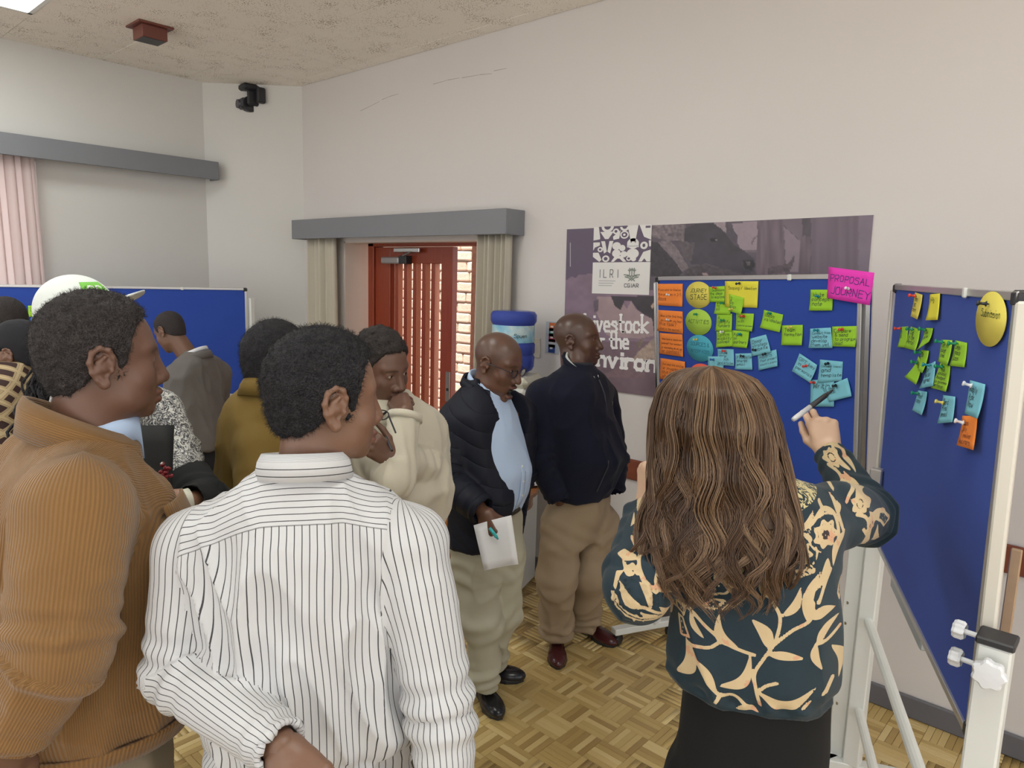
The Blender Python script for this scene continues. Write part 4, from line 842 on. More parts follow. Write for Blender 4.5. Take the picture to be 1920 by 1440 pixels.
# ================================================================ SCULPTING: distance fields -> surface nets
_L3 = np.random.default_rng(11).random((32, 32, 32)).astype(np.float32)
def vn(x, y, z):
    xi = np.floor(x).astype(np.int32); yi = np.floor(y).astype(np.int32); zi = np.floor(z).astype(np.int32); fx = x-xi; fy = y-yi; fz = z-zi
    fx = fx*fx*(3-2*fx); fy = fy*fy*(3-2*fy); fz = fz*fz*(3-2*fz); g = lambda a, b, c: _L3[a & 31, b & 31, c & 31]
    l = lambda a, b, t: a+(b-a)*t
    return l(l(l(g(xi, yi, zi), g(xi+1, yi, zi), fx), l(g(xi, yi+1, zi), g(xi+1, yi+1, zi), fx), fy), l(l(g(xi, yi, zi+1), g(xi+1, yi, zi+1), fx), l(g(xi, yi+1, zi+1), g(xi+1, yi+1, zi+1), fx), fy), fz)
def smin(a, b, k): h = np.maximum(k-np.abs(a-b), 0)/k; return np.minimum(a, b)-h*h*k*.25
def smax(a, b, k): return -smin(-a, -b, k)
def ell(x, y, z, c, r):
    px, py, pz = (x-c[0])/r[0], (y-c[1])/r[1], (z-c[2])/r[2]; k0 = np.sqrt(px*px+py*py+pz*pz)+1e-9
    qx, qy, qz = px/r[0], py/r[1], pz/r[2]; k1 = np.sqrt(qx*qx+qy*qy+qz*qz)+1e-9
    return k0*(k0-1)/k1
def sph(x, y, z, c, r): return np.sqrt((x-c[0])**2+(y-c[1])**2+(z-c[2])**2)-r
def cone(x, y, z, a, b, ra, rb, ret=False):
    a = np.asarray(a, float); b = np.asarray(b, float); e = b-a; L2 = e@e+1e-12
    t = np.clip(((x-a[0])*e[0]+(y-a[1])*e[1]+(z-a[2])*e[2])/L2, 0, 1)
    d = np.sqrt((x-a[0]-t*e[0])**2+(y-a[1]-t*e[1])**2+(z-a[2]-t*e[2])**2)
    return (d-(ra+(rb-ra)*t), t) if ret else d-(ra+(rb-ra)*t)
def chain(x, y, z, pts, rs, k=.012):
    d = None
    for i in range(len(pts)-1):
        c = cone(x, y, z, pts[i], pts[i+1], rs[i], rs[i+1]); d = c if d is None else smin(d, c, k)
    return d
def loft(x, y, z, secs, n=2.4, zt=None):
    s = np.array(sorted(secs), float); zz = np.linspace(s[0, 0], s[-1, 0], 120); C = [np.interp(zz, s[:, 0], s[:, i]) for i in range(1, 5)]
    ker = np.exp(-np.linspace(-2, 2, 11)**2); ker /= ker.sum(); C = [np.convolve(np.pad(c, 5, 'edge'), ker, 'valid') for c in C]
    cx_, cy_, rx, ry = [np.interp(z, zz, c) for c in C]
    u = np.abs(x-cx_)/rx; v = np.abs(y-cy_)/ry; rho = (u**n+v**n+1e-12)**(1/n); d = (rho-1)*np.minimum(rx, ry)*.92
    return np.maximum(np.maximum(d, s[0, 0]-z), z-s[-1, 0])
def snet(D, lo, h):
    S = D < 0
    c = S[:-1, :-1, :-1].astype(np.int8)
    for i, j, k in ((1, 0, 0), (0, 1, 0), (0, 0, 1), (1, 1, 0), (1, 0, 1), (0, 1, 1), (1, 1, 1)):
        c = c+S[i:S.shape[0]-1+i, j:S.shape[1]-1+j, k:S.shape[2]-1+k]
    act = (c > 0) & (c < 8); I = np.argwhere(act)
    if len(I) == 0: return np.zeros((0, 3)), np.zeros((0, 4), int)
    idx = -np.ones(act.shape, np.int32); idx[act] = np.arange(len(I))
    off = np.array([(i, j, k) for i in (0, 1) for j in (0, 1) for k in (0, 1)])
    val = [D[I[:, 0]+o[0], I[:, 1]+o[1], I[:, 2]+o[2]] for o in off]
    pos = np.zeros((len(I), 3)); cnt = np.zeros(len(I))
    for a in range(8):
        for b in range(a+1, 8):
            if np.abs(off[a]-off[b]).sum() != 1: continue
            m = (val[a] < 0) != (val[b] < 0); va, vb = val[a][m], val[b][m]; t = va/(va-vb)
            pos[m] += off[a]+(off[b]-off[a])*t[:, None]; cnt[m] += 1
    V = (I+pos/cnt[:, None])*h+lo; Fq = []
    n = np.array(act.shape)
    for ax in range(3):
        b, cc = (ax+1) % 3, (ax+2) % 3
        sl0 = [slice(None)]*3; sl1 = [slice(None)]*3; sl0[ax] = slice(0, -1); sl1[ax] = slice(1, None)
        E_ = S[tuple(sl0)] != S[tuple(sl1)]; J = np.argwhere(E_)
        J = J[(J[:, b] >= 1) & (J[:, cc] >= 1) & (J[:, b] < n[b]) & (J[:, cc] < n[cc]) & (J[:, ax] < n[ax])]
        eb = np.zeros(3, int); eb[b] = 1; ec = np.zeros(3, int); ec[cc] = 1
        q = np.stack([idx[tuple((J-eb-ec).T)], idx[tuple((J-ec).T)], idx[tuple(J.T)], idx[tuple((J-eb).T)]], 1)
        fl_ = ~S[tuple(J.T)]; q[fl_] = q[fl_][:, ::-1]; Fq.append(q[(q >= 0).all(1)])
    return V, np.concatenate(Fq)
def sculpt(fn, lo, hi, h, c=4):
    lo = np.array(lo, float); hi = np.array(hi, float); nc = np.ceil((hi-lo)/(h*c)).astype(int)+1; H = h*c
    g = [lo[i]+H*np.arange(nc[i]+1) for i in range(3)]; X, Y, Z = np.meshgrid(*g, indexing='ij')
    Dc = fn(X.ravel().astype(np.float32), Y.ravel().astype(np.float32), Z.ravel().astype(np.float32)).reshape(X.shape)
    mn = None
    for i in (0, 1):
        for j in (0, 1):
            for k in (0, 1):
                a = Dc[i:i+nc[0], j:j+nc[1], k:k+nc[2]]; mn = np.abs(a) if mn is None else np.minimum(mn, np.abs(a))
    A = mn < 1.7*H; B = A.copy()
    for ax in range(3):
        sh = np.zeros_like(B); s0 = [slice(None)]*3; s1 = [slice(None)]*3; s0[ax] = slice(1, None); s1[ax] = slice(0, -1); sh[tuple(s0)] = B[tuple(s1)]; B = B | sh
    D = np.repeat(np.repeat(np.repeat(Dc[:-1, :-1, :-1], c, 0), c, 1), c, 2).astype(np.float32)
    I = np.argwhere(B)
    o = np.stack(np.meshgrid(*[np.arange(c)]*3, indexing='ij'), -1).reshape(-1, 3); P = (I[:, None, :]*c+o[None]).reshape(-1, 3)
    for s in range(0, len(P), 400000):
        p = P[s:s+400000]; q = (p*h+lo).astype(np.float32); D[p[:, 0], p[:, 1], p[:, 2]] = fn(q[:, 0], q[:, 1], q[:, 2])
    return snet(D, lo, h)
def vnormals(V, Fq):
    n = np.cross(V[Fq[:, 2]]-V[Fq[:, 0]], V[Fq[:, 3]]-V[Fq[:, 1]]); N = np.zeros_like(V)
    for i in range(Fq.shape[1]):
        for a in range(3): N[:, a] += np.bincount(Fq[:, i], n[:, a], len(V))
    return N/(np.linalg.norm(N, axis=1, keepdims=True)+1e-12)
def relax(V, Fq, it=1, w=.5):
    for _ in range(it):
        S = np.zeros_like(V); c = np.zeros(len(V))
        for i in range(4):
            a, b = Fq[:, i], Fq[:, (i+1) % 4]
            for k in range(3): S[:, k] += np.bincount(a, V[b, k], len(V))+np.bincount(b, V[a, k], len(V))
            c += np.bincount(a, minlength=len(V))+np.bincount(b, minlength=len(V))
        V = V*(1-w)+S/np.maximum(c, 1)[:, None]*w
    return V
def rotm(yaw=0, pitch=0, roll=0):      # degrees; yaw left-positive, pitch down-positive, roll to the right
    a, b, c = map(math.radians, (yaw, -pitch, roll))
    Rz = np.array([[math.cos(a), -math.sin(a), 0], [math.sin(a), math.cos(a), 0], [0, 0, 1]]); Rx = np.array([[1, 0, 0], [0, math.cos(b), -math.sin(b)], [0, math.sin(b), math.cos(b)]])
    Ry = np.array([[math.cos(c), 0, math.sin(c)], [0, 1, 0], [-math.sin(c), 0, math.cos(c)]]); return Rz @ Rx @ Ry
# ---------------------------------------------------------------- head, ears, hair
def head_fn(o):
    jw, nw, lp, mo, ck = o.get('jaw', 1), o.get('nose', 1), o.get('lips', 1), o.get('mouth', 0), o.get('cheek', 1)
    def f(x, y, z):
        ax = np.abs(x)
        d = ell(x, y, z, (0, -.014, .030), (.0755, .098, .087))
        d = smin(d, ell(x, y, z, (0, .022, -.028), (.064, .066, .082)), .03)
        d = smin(d, ell(x, y, z, (0, .028, -.070-.012*mo), (.056*jw, .054, .042)), .025)
        d = smin(d, ell(x, y, z, (0, .068-.006*mo, -.098-.026*mo), (.024, .018, .018)), .02)
        d = smin(d, ell(ax, y, z, (.042, .050, -.032), (.022*ck, .022*ck, .022*ck)), .02)
        d = smin(d, cone(ax, y, z, (.0, .080, .021), (.046, .060, .023), .010, .009), .014)
        d = smax(d, -sph(ax, y, z, (.032, .096, .001), .018), .014)
        d = smin(d, sph(ax, y, z, (.0315, .0655, .001), .0158), .004)
        d = smax(d, -ell(ax, y, z, (.0315, .083, .0005), (.0135, .010, .0041)), .002)
        d = smin(d, cone(x, y, z, (0, .083, .008), (0, .102, -.037), .0085, .0125), .013)
        d = smin(d, sph(ax, y, z, (.0150*nw, .091, -.041), .0105), .009)
        d = smax(d, -ell(ax, y, z, (.0080*nw, .098, -.0515), (.0048, .006, .004)), .003)
        zl = -.0795-.030*mo
        d = smin(d, ell(x, y, z, (0, .0885, -.0665), (.024, .0105+.0015*lp, .0075*lp)), .005)
        d = smin(d, ell(x, y, z, (0, .0865-.004*mo, zl), (.0215, .0110+.0015*lp, .0085*lp)), .005)
        d = smax(d, -ell(x, y, z, (0, .101, -.0728-.015*mo), (.023-.004*mo, .016+.02*mo, .0011+.016*mo)), .003)
        return d
    return f
def ear_fn(x, y, z):       # right ear frame: x out, y front, z up
    hp = [(.000, .013, .004), (.002, .013, .016), (.006, .007, .028), (.009, -.005, .032), (.012, -.016, .024), (.013, -.0195, .008), (.011, -.016, -.008), (.007, -.009, -.021), (.004, -.001, -.029)]
    d = chain(x, y, z, hp, [.0035, .0040, .0043, .0045, .0045, .0042, .0040, .0042, .0055], .004)
    d = smin(d, ell(x, y, z, (.003, -.004, .003), (.0035, .0165, .027)), .004)
    d = smin(d, chain(x, y, z, [(.008, .002, .017), (.010, -.007, .008), (.0095, -.009, -.006), (.006, -.003, -.017)], [.003, .0036, .0036, .003], .004), .004)
    d = smin(d, ell(x, y, z, (.004, .001, -.027), (.0048, .0085, .0085)), .005)
    d = smin(d, sph(x, y, z, (.004, .0105, -.005), .0048), .004)
    d = smax(d, -ell(x, y, z, (.010, .002, -.005), (.010, .0075, .0085)), .003)
    return smin(d, cone(x, y, z, (-.012, .002, 0), (.002, -.003, 0), .016, .011), .006)
HL_Y = [-.14, -.09, -.062, -.042, -.022, -.004, .010, .022, .032, .044, .060, .080, .12]
HL_Z = [-.078, -.075, -.062, -.040, -.020, -.020, -.034, -.024, .024, .052, .068, .078, .082]
def hair_fn(o):
    t = o.get('t', .012); top = o.get('top', 0); rec = o.get('recede', 0); nz = o.get('noise', .004); fq = o.get('freq', 110); hl = o.get('line')
    zy_, zz_ = hl if hl else (HL_Y, HL_Z)
    def f(x, y, z):
        d = ell(x, y, z, (0, -.014, .030+top/2), (.0752+t, .0975+t, .0868+t+top/2))
        d = smin(d, ell(x, y, z, (0, -.030, -.03), (.060+t*.7, .066+t*.5, .062)), .03)
        zl = np.interp(y-rec*np.abs(x)/.07*-.02, zy_, zz_).astype(np.float32)
        d = smax(d, (zl-z)*.75, .008); d = smax(d, -ell(np.abs(x), y, z, (.082, -.012, -.012), (.030, .022, .036)), .006)
        return d-nz*(vn(x*fq+5, y*fq+7, z*fq)+.6*vn(x*fq*2.1, y*fq*2.1+3, z*fq*2.1)-.8)
    return f
# ---------------------------------------------------------------- hands
def hand_fn(curls, thumb, spread=1.0, fore=None):
    K = [(.031, .088, .002), (.0105, .093, .004), (-.0105, .088, .002), (-.029, .079, -.002)]
    Ls = [(.042, .025, .020), (.047, .029, .021), (.043, .027, .021), (.034, .020, .018)]; R0 = [.0098, .0100, .0095, .0086]; sp = [.10, .02, -.07, -.17]
    fing = []
    for i in range(4):
        c = curls[i]; p = np.array(K[i], float); pts = [p]; a = 0
        for j in range(3):
            a += math.radians(c[j]); s = sp[i]*spread; dv = np.array([math.sin(s)*math.cos(a), math.cos(s)*math.cos(a), -math.sin(a)]); p = p+dv*Ls[i][j]; pts.append(p)
        fing.append((pts, [R0[i], R0[i]*.95, R0[i]*.86, R0[i]*.72]))
    t0 = np.array([.020, .020, -.008]); t1 = t0+np.array(thumb[0])*.042; t2 = t1+np.array(thumb[1])*.034; t3 = t2+np.array(thumb[2])*.026
    def f(x, y, z):
        d = None
        for i in range(4):
            m = cone(x, y, z, (K[i][0]*.62, .012, -.002), K[i], .0145, .0118); d = m if d is None else smin(d, m, .016)
        d = smin(d, ell(x, y, z, (0, .05, -.006), (.034, .042, .013)), .01)
        d = smin(d, cone(x, y, z, t0, t1, .0165, .0125), .014)
        d = smin(d, chain(x, y, z, [t1, t2, t3], [.0115, .0100, .0080], .004), .004)
        for pts, rs in fing: d = smin(d, chain(x, y, z, pts, rs, .0025), .0045)
        for i in range(4): d = smin(d, sph(x, y, z, np.array(K[i])+[0, 0, .002], .0105), .004)
        fv = np.array(fore if fore is not None else (0, -1, 0))
        d = smin(d, cone(x, y, z, (0, .008, -.002), fv*.05, .022, .027), .02); d = smin(d, cone(x, y, z, fv*.05, fv*.16, .027, .034), .02)
        return d
    return f
CURL = dict(relaxed=[(18, 28, 18), (22, 32, 20), (26, 36, 22), (30, 38, 22)], fist=[(70, 85, 50)]*4, grip=[(48, 60, 35), (52, 64, 38), (58, 66, 40), (62, 66, 40)], pen=[(30, 42, 18), (46, 58, 26), (75, 88, 50), (82, 90, 50)], chin=[(20, 30, 18), (60, 80, 45), (72, 85, 50), (78, 85, 50)], flat=[(5, 10, 6), (6, 12, 8), (8, 12, 8), (10, 14, 8)])
THUMB = dict(relaxed=[(.62, .72, -.3), (.35, .9, -.25), (.15, .95, -.25)], grip=[(.65, .62, -.45), (.2, .85, -.5), (-.1, .85, -.5)], fist=[(.55, .6, -.55), (-.1, .75, -.65), (-.6, .55, -.55)], pen=[(.55, .7, -.45), (.1, .88, -.45), (.0, .92, -.35)], chin=[(.75, .6, -.2), (.5, .85, -.1), (.35, .93, -.1)])
# ---------------------------------------------------------------- materials for people
def skinmat(name, c, lip=None, rough=.42):
    t = NT(name); oc = t.objco(); n = t.noise(38, 4, oc); n2 = t.noise(7, 3, oc); a = t.attr('msk'); sp = t.n('ShaderNodeSeparateXYZ'); t.l(a.outputs['Vector'], sp.inputs[0])
    base = t.mix(n2, tuple(x*.84 for x in c), tuple(min(1, x*1.14) for x in c)); base = t.mix(t.math('MULTIPLY', n, .25), base, tuple(x*.7 for x in c))
    base = t.mix(sp.outputs[0], base, lip or (c[0]*.85, c[1]*.66, c[2]*.72)); base = t.mix(t.math('MULTIPLY', sp.outputs[1], t.math('MULTIPLY_ADD', n, .5, .35)), base, (.045, .038, .034))
    base = t.mix(t.math('MULTIPLY', sp.outputs[2], .9), base, (.018, .014, .012))
    t.col(base); t.rough(rough); t.bump(t.noise(260, 2, oc), .12, .001); t.b.inputs['Subsurface Weight'].default_value = .06; t.b.inputs['Subsurface Radius'].default_value = (.012, .005, .003); t.b.inputs['Subsurface Scale'].default_value = .5
    return t.m
def hairmat(name, c, rough=.7, scale=330):
    t = NT(name); oc = t.objco(); v = t.voro(scale, oc); n = t.noise(30, 3, oc); t.col(t.mix(t.math('MULTIPLY', v, 1.6), tuple(x*.4 for x in c), tuple(min(1, x*1.8) for x in c))); t.rough(rough); t.bump(v, .9, .003); t.b.inputs['Specular IOR Level'].default_value = .25; return t.m
def clothmat(name, c, rough=.85, weave=900, amp=.1, nsc=9, sheen=.02, bstr=.25):
    t = NT(name); oc = t.objco(); n = t.noise(nsc, 4, oc); w = t.noise(weave, 2, oc); t.col(t.mix(t.math('MULTIPLY_ADD', w, .4, t.math('MULTIPLY', n, .6)), tuple(x*(1-amp) for x in c), tuple(min(1, x*(1+amp)) for x in c))); t.rough(rough); t.bump(w, bstr, .001); t.b.inputs['Sheen Weight'].default_value = sheen; t.b.inputs['Specular IOR Level'].default_value = .25; return t.m
M_eye = NT('eyeball'); oc = M_eye.objco(); M_eye.rough(.12)
gx = M_eye.n('ShaderNodeSeparateXYZ'); M_eye.l(oc, gx.inputs[0]); M_eye.col(M_eye.ramp(M_eye.math('MULTIPLY', gx.outputs[1], 70.0), [(.0, (.36, .30, .26)), (.81, (.36, .30, .26)), (.845, (.03, .014, .008)), (.93, (.004, .003, .003))])); M_eye = M_eye.m
def eyemesh():
    mb = MB(); pr = [(.0135*math.sin(a), -.0135*math.cos(a)) for a in np.linspace(.02, PI-.02, 15)]; return mb.lathe(pr, 18, M=Matrix.Rotation(-PI/2, 4, 'X')).mesh('eye')
# ---------------------------------------------------------------- person
class Person:
    def __init__(s, px, py, dep, phi, label, name='person'):
        w = at_depth(px, py, dep); s.g = np.array([w[0], w[1], 0]); r = w[:2]/np.linalg.norm(w[:2]); a = math.radians(phi)
        fx, fy = -r[0]*math.cos(a)+r[1]*math.sin(a), -r[1]*math.cos(a)-r[0]*math.sin(a); s.rz = math.atan2(-fx, fy)
        s.e = empty(name, s.g, s.rz, label, 'person'); c, q = math.cos(s.rz), math.sin(s.rz); s.Ri = np.array([[c, q, 0], [-q, c, 0], [0, 0, 1]]); s.phi = phi
        s.skin = ([], [], []); s.nv = 0
    def L(s, w): return s.Ri @ (np.asarray(w, float)-s.g)
    def J(s, px, py, d): return s.L(at_depth(px, py, d))
    def zp(s, px, py, d): return at_depth(px, py, d)[2]
    def add_skin(s, V, Fq, M=None):
        s.skin[0].append(V); s.skin[1].append(Fq+s.nv); s.skin[2].append(np.zeros((len(V), 3)) if M is None else M); s.nv += len(V)
    def head(s, hc, yaw=0, pitch=0, roll=0, sc=1.0, opt=None, nb=None, h=.003, earh=.0026, nr=(.056, .064)):
        o = opt or {}; s.hc = np.array(hc, float); s.R = rotm(yaw, pitch, roll); s.hs = sc; f0 = head_fn(o); nbl = np.asarray(nb if nb is not None else (0, -.03, hc[2]-.2), float)
        nbh = s.R.T @ (nbl-s.hc)/sc
        def f(x, y, z):
            d = f0(x, y, z); n = cone(x, y, z, (0, -.022, -.05), nbh, nr[0]/sc, nr[1]/sc); return smin(d, n, .022)
        lo = np.minimum((-.1, -.13, -.15), nbh-.075); hi = np.maximum((.1, .13, .14), nbh+.075)
        V, Fq = sculpt(f, lo, hi, h/sc); V = relax(V, Fq, 1, .4); mo = o.get('mouth', 0); x, y, z = V.T
        lip = np.minimum(ell(x, y, z, (0, .0885, -.0665), (.025, .014, .0078)), ell(x, y, z, (0, .0865-.004*mo, -.0795-.03*mo), (.0225, .014, .0090))); lm = np.clip(.5-lip/.002, 0, 1)*(y > .07)
        inside = (ell(x, y, z, (0, .080, -.0728-.015*mo), (.021, .04, .017)) < 0) & (y < .092) & (y > .03) if mo else np.zeros(len(V), bool)
        sc_ = np.clip(.5-((np.interp(y, HL_Y, HL_Z)-z)/.02), 0, 1)*o.get('stubble', 0)
        br = np.clip(1-np.abs(z-(.021+.10*(np.abs(x)-.03)*(np.abs(x) < .03)-.25*(np.abs(x)-.03)*(np.abs(x) >= .03)))/.0045, 0, 1)*((np.abs(x) > .011) & (np.abs(x) < .050) & (y > .05))
        bd = o.get('beard', 0)*np.clip(1-np.abs(ell(x, y, z, (0, .07, -.088), (.036, .04, .036)))/.014, 0, 1)*(y > .05) if o.get('beard') else 0*x
        s.add_skin((s.R @ (V*sc).T).T+s.hc, Fq, np.stack([lm*(~inside), np.maximum(sc_, bd), np.maximum(br*.75, inside)], 1))
        for sd in (1, -1):
            EV, EF = sculpt(ear_fn, (-.03, -.03, -.045), (.03, .03, .045), earh); a = math.radians(-14); Re = np.array([[math.cos(a), -math.sin(a), 0], [math.sin(a), math.cos(a), 0], [0, 0, 1]])
            EV = relax(EV, EF, 1, .3); es = o.get('ear', 1.0); EV = (Re @ (EV*es).T).T+np.array([.0725, -.014, -.008])
            if sd < 0: EV = EV*[-1, 1, 1]; EF = EF[:, ::-1]
            s.add_skin((s.R @ (EV*sc).T).T+s.hc, EF)
        return s
    def H(s, p): return s.R @ (np.array(p, float)*s.hs)+s.hc
    def mat4(s): m = Matrix([list(r*s.hs)+[t] for r, t in zip(s.R, s.hc)]+[[0, 0, 0, 1]]); return m
    def eyes(s, gy=0, gp=0):
        for sd in (1, -1):
            me = eyemesh(); me.transform(Matrix.Identity(4)); o = obj('eye', me, M_eye, s.e, True); m = s.mat4() @ Matrix.Translation((.0315*sd, .0665, .001)) @ Matrix.Rotation(math.radians(gy), 4, 'Z') @ Matrix.Rotation(math.radians(-gp), 4, 'X'); o.matrix_local = m
    def hair(s, o, m, h=.004, tufts=0, tl=.009, label=None):
        f = hair_fn(o); V, Fq = sculpt(f, (-.13, -.16, -.13), (.13, .14, .19), h)
        n0 = len(V); W_ = (s.R @ (V*s.hs).T).T+s.hc; ob = obj('hair', npmesh('hair', W_, Fq), m, s.e, True)
        if tufts:
            N = vnormals(V, Fq); pick = RNG.integers(0, n0, tufts); TV = []; TF = []; b = 0
            p = V[pick]; n = N[pick]; r1 = RNG.normal(0, 1, (tufts, 3)); t1 = np.cross(n, r1); t1 /= np.linalg.norm(t1, axis=1, keepdims=True); t2 = np.cross(n, t1); K = 4
            ph = RNG.uniform(0, 6.28, tufts); rad = RNG.uniform(.0012, .0026, tufts); Ln = RNG.uniform(.5, 1.2, tufts)*tl; w = .00035
            rows = []
            for k in range(K+1):
                u = k/K; a = ph+u*5.0; c = p+n*(Ln*u-.002)[:, None]+(t1*np.cos(a)[:, None]+t2*np.sin(a)[:, None])*rad[:, None]; wd = w*(1-.6*u)
                rows.append(np.stack([c+t1*wd, c-t1*wd*.5+t2*wd*.87, c-t1*wd*.5-t2*wd*.87], 1))
            A = np.stack(rows, 1).reshape(-1, 3); base = np.arange(tufts)[:, None]*(K+1)*3; fs = []
            for k in range(K):
                for i in range(3): j = (i+1) % 3; fs.append(np.stack([base[:, 0]+k*3+i, base[:, 0]+k*3+j, base[:, 0]+(k+1)*3+j, base[:, 0]+(k+1)*3+i], 1))
            A = (s.R @ (A*s.hs).T).T+s.hc; o2 = obj('curls', npmesh('curls', A, np.concatenate(fs)), m, ob, True); o2['kind'] = 'stuff'
        return ob
    def hand(s, wr, dirv, dorsal, side, el, pose='relaxed', thumb=None, sc=1.0, h=.0028, spread=1.0):
        wr = np.asarray(wr, float); y = np.asarray(dirv, float); y = y/np.linalg.norm(y); z = np.asarray(dorsal, float); z = z-(z@y)*y; z /= np.linalg.norm(z); x = np.cross(y, z)*(-1 if side == 'R' else 1)
        A = np.stack([x, y, z], 1); fv = A.T @ (np.asarray(el, float)-wr); fv /= np.linalg.norm(fv)
        f = hand_fn(CURL[pose] if isinstance(pose, str) else pose, THUMB[thumb or (pose if pose in THUMB else 'relaxed')] if not isinstance(thumb, list) else thumb, spread, fv)
        lo = np.minimum((-.06, -.06, -.11), fv*.2-.03); hi = np.maximum((.09, .21, .05), fv*.2+.03)
        V, Fq = sculpt(f, lo, hi, h); V = relax(V, Fq, 1, .3); V = (A @ (V*sc).T).T+wr
        if np.linalg.det(A) < 0: Fq = Fq[:, ::-1]
        s.add_skin(V, Fq); s.hA = A; s.hw = wr; s.hsc = sc; return A
    def hp(s, p): return s.hA @ (np.array(p, float)*s.hsc)+s.hw
    def body(s, m, core=None):
        if core:
            for pts, rs in core:
                pts = [np.array(p, float) for p in pts]; lo = np.min(pts, 0)-max(rs)-.02; hi = np.max(pts, 0)+max(rs)+.02
                V, Fq = sculpt(lambda x, y, z: chain(x, y, z, pts, rs, .03), lo, hi, .016); s.add_skin(V, Fq)
        V = np.concatenate(s.skin[0]); Fq = np.concatenate(s.skin[1]); M = np.concatenate(s.skin[2]); me = npmesh('body', V, Fq)
        me.attributes.new('msk', 'FLOAT_VECTOR', 'POINT').data.foreach_set('vector', M.astype(np.float32).ravel()); return obj('body', me, m, s.e, True)
    def garment(s, name, m, secs, arms=(), h=.008, n=2.4, ksh=.05, karm=.014, fold=(.004, .005), seed=0, shell=None, cut=None, extra=None, collar_r=None, cuff=True, ext=.0, torso_only_cut=None, sdfattr=None, coords=True, fold_fn=None, relax_it=1, fsc=1.0):
        secs = [tuple(q) for q in secs]
        def arm_d(a, x, y, z):
            d = chain(x, y, z, a['p'], a['r'], a.get('k', .03)); w = np.array(a['p'][-1], float); dv = w-np.array(a['p'][-2], float); dv /= np.linalg.norm(dv)
            q = (x-w[0])*dv[0]+(y-w[1])*dv[1]+(z-w[2])*dv[2]; d = smax(d, q, .006)
            if cuff: d = np.maximum(d, -cone(x, y, z, w-dv*.035, w+dv*.05, a['r'][-1]-.010, a['r'][-1]-.006))
            return d
        def tor(x, y, z):
            d = loft(x, y, z, secs, n)
            if shell: d = np.maximum(d, -loft(x, y, z, [(q[0]-(.03 if i == 0 else 0)+(.05 if i == len(secs)-1 else 0), q[1], q[2], q[3]-shell, q[4]-shell) for i, q in enumerate(sorted(secs))], n))
            return d
        def f(x, y, z):
            d = tor(x, y, z)
            if extra: d = smin(d, extra(x, y, z), .02)
            for a in arms:
                nb = a.get('nb')
                if nb is not None: d = smin(d, cone(x, y, z, nb, a['p'][0], a.get('rn', .05), a['r'][0]*.95), ksh)
            for a in arms: d = smin(d, arm_d(a, x, y, z), a.get('ku', karm))
            if cut is not None: d = smax(d, -cut(x, y, z), .004)
            return d
        pts = [(q[1]+sx*q[3], q[2]+sy*q[4], q[0]) for q in secs for sx in (-1, 1) for sy in (-1, 1)]
        for a in arms: pts += [tuple(np.array(p)+sg*(r+.02)) for p, r in zip(a['p'], a['r']) for sg in (-1, 1)]
        pts = np.array(pts); V, Fq = sculpt(f, pts.min(0)-.03, pts.max(0)+.03, h); V = relax(V, Fq, relax_it, .5)
        x, y, z = V.T; td = loft(x, y, z, secs, n); part = np.zeros(len(V), int); best = td.copy(); SL = np.zeros(len(V)); 
        info = []
        for i, a in enumerate(arms):
            dm = np.full(len(V), 9.0); sl = np.zeros(len(V)); acc = 0; ang = np.zeros(len(V)); u = np.zeros(len(V)); el = 0
            P_ = [np.array(p, float) for p in a['p']]
            ref = np.array(a.get('ref', (0, -1, 0)), float)
            for k in range(len(P_)-1):
                d, t = cone(x, y, z, P_[k], P_[k+1], a['r'][k], a['r'][k+1], True); e = P_[k+1]-P_[k]; Ls = np.linalg.norm(e); e = e/Ls; r_ = ref-(ref@e)*e; r_ /= np.linalg.norm(r_); b_ = np.cross(e, r_)
                q = V-P_[k]; an = np.arctan2(q@b_, q@r_); mk = d < dm; dm[mk] = d[mk]; sl[mk] = acc+t[mk]*Ls; ang[mk] = an[mk]; acc += Ls
                if k == 0: el = Ls
            info.append((dm, sl, ang, el, acc)); mk = dm < best-.002; part[mk] = i+1; best[mk] = dm[mk]
        Nn = vnormals(V, Fq); ft, fa = fold; o = seed*3.7; disp = np.zeros(len(V))
        rid = 1-np.abs(2*vn(x*7*fsc+o, y*7*fsc, z*2.4*fsc+o)-1); rid2 = 1-np.abs(2*vn(x*13*fsc+o, y*13*fsc+2, z*6*fsc)-1)
        zt = max(q[0] for q in secs); fade = np.clip((zt-z)/.12, 0, 1)
        rid3 = 1-np.abs(2*vn((x+.35*z)*11*fsc+o+9, y*8*fsc, (z-.3*x)*3.2*fsc)-1); tdisp = ft*(2.0*(rid**2-.42)+1.7*(rid3**2.5-.36)+.7*(rid2-.6))*fade; disp = tdisp.copy()
        for i, (dm, sl, ang, el, acc) in enumerate(info):
            nz = vn(x*9+o, y*9+i, z*9); nb_ = vn(x*5+o, y*5, z*5+i); cr = np.exp(-((sl-el)/.07)**2)*np.sin((sl-el)*2*PI/.052+7*nb_+np.sin(ang+o)*1.6)*.8
            gen = .9*(1-np.abs(2*vn(np.cos(ang)*1.1+o, np.sin(ang)*1.1+sl*3, sl*9+nb_*2+i)-1)-.55); ce = np.exp(-((acc-sl)/.05)**2)*np.sin((acc-sl)*2*PI/.040+6*nb_)*.5
            w = np.clip((td-dm)/.03+.5, 0, 1); disp = disp*(1-w)+fa*(cr+1.3*gen+ce)*w
        if fold_fn is not None: disp = disp+fold_fn(V, part, info)
        W_ = V+Nn*disp[:, None]; me = npmesh(name, W_, Fq); ob = obj(name, me, m, s.e, True)
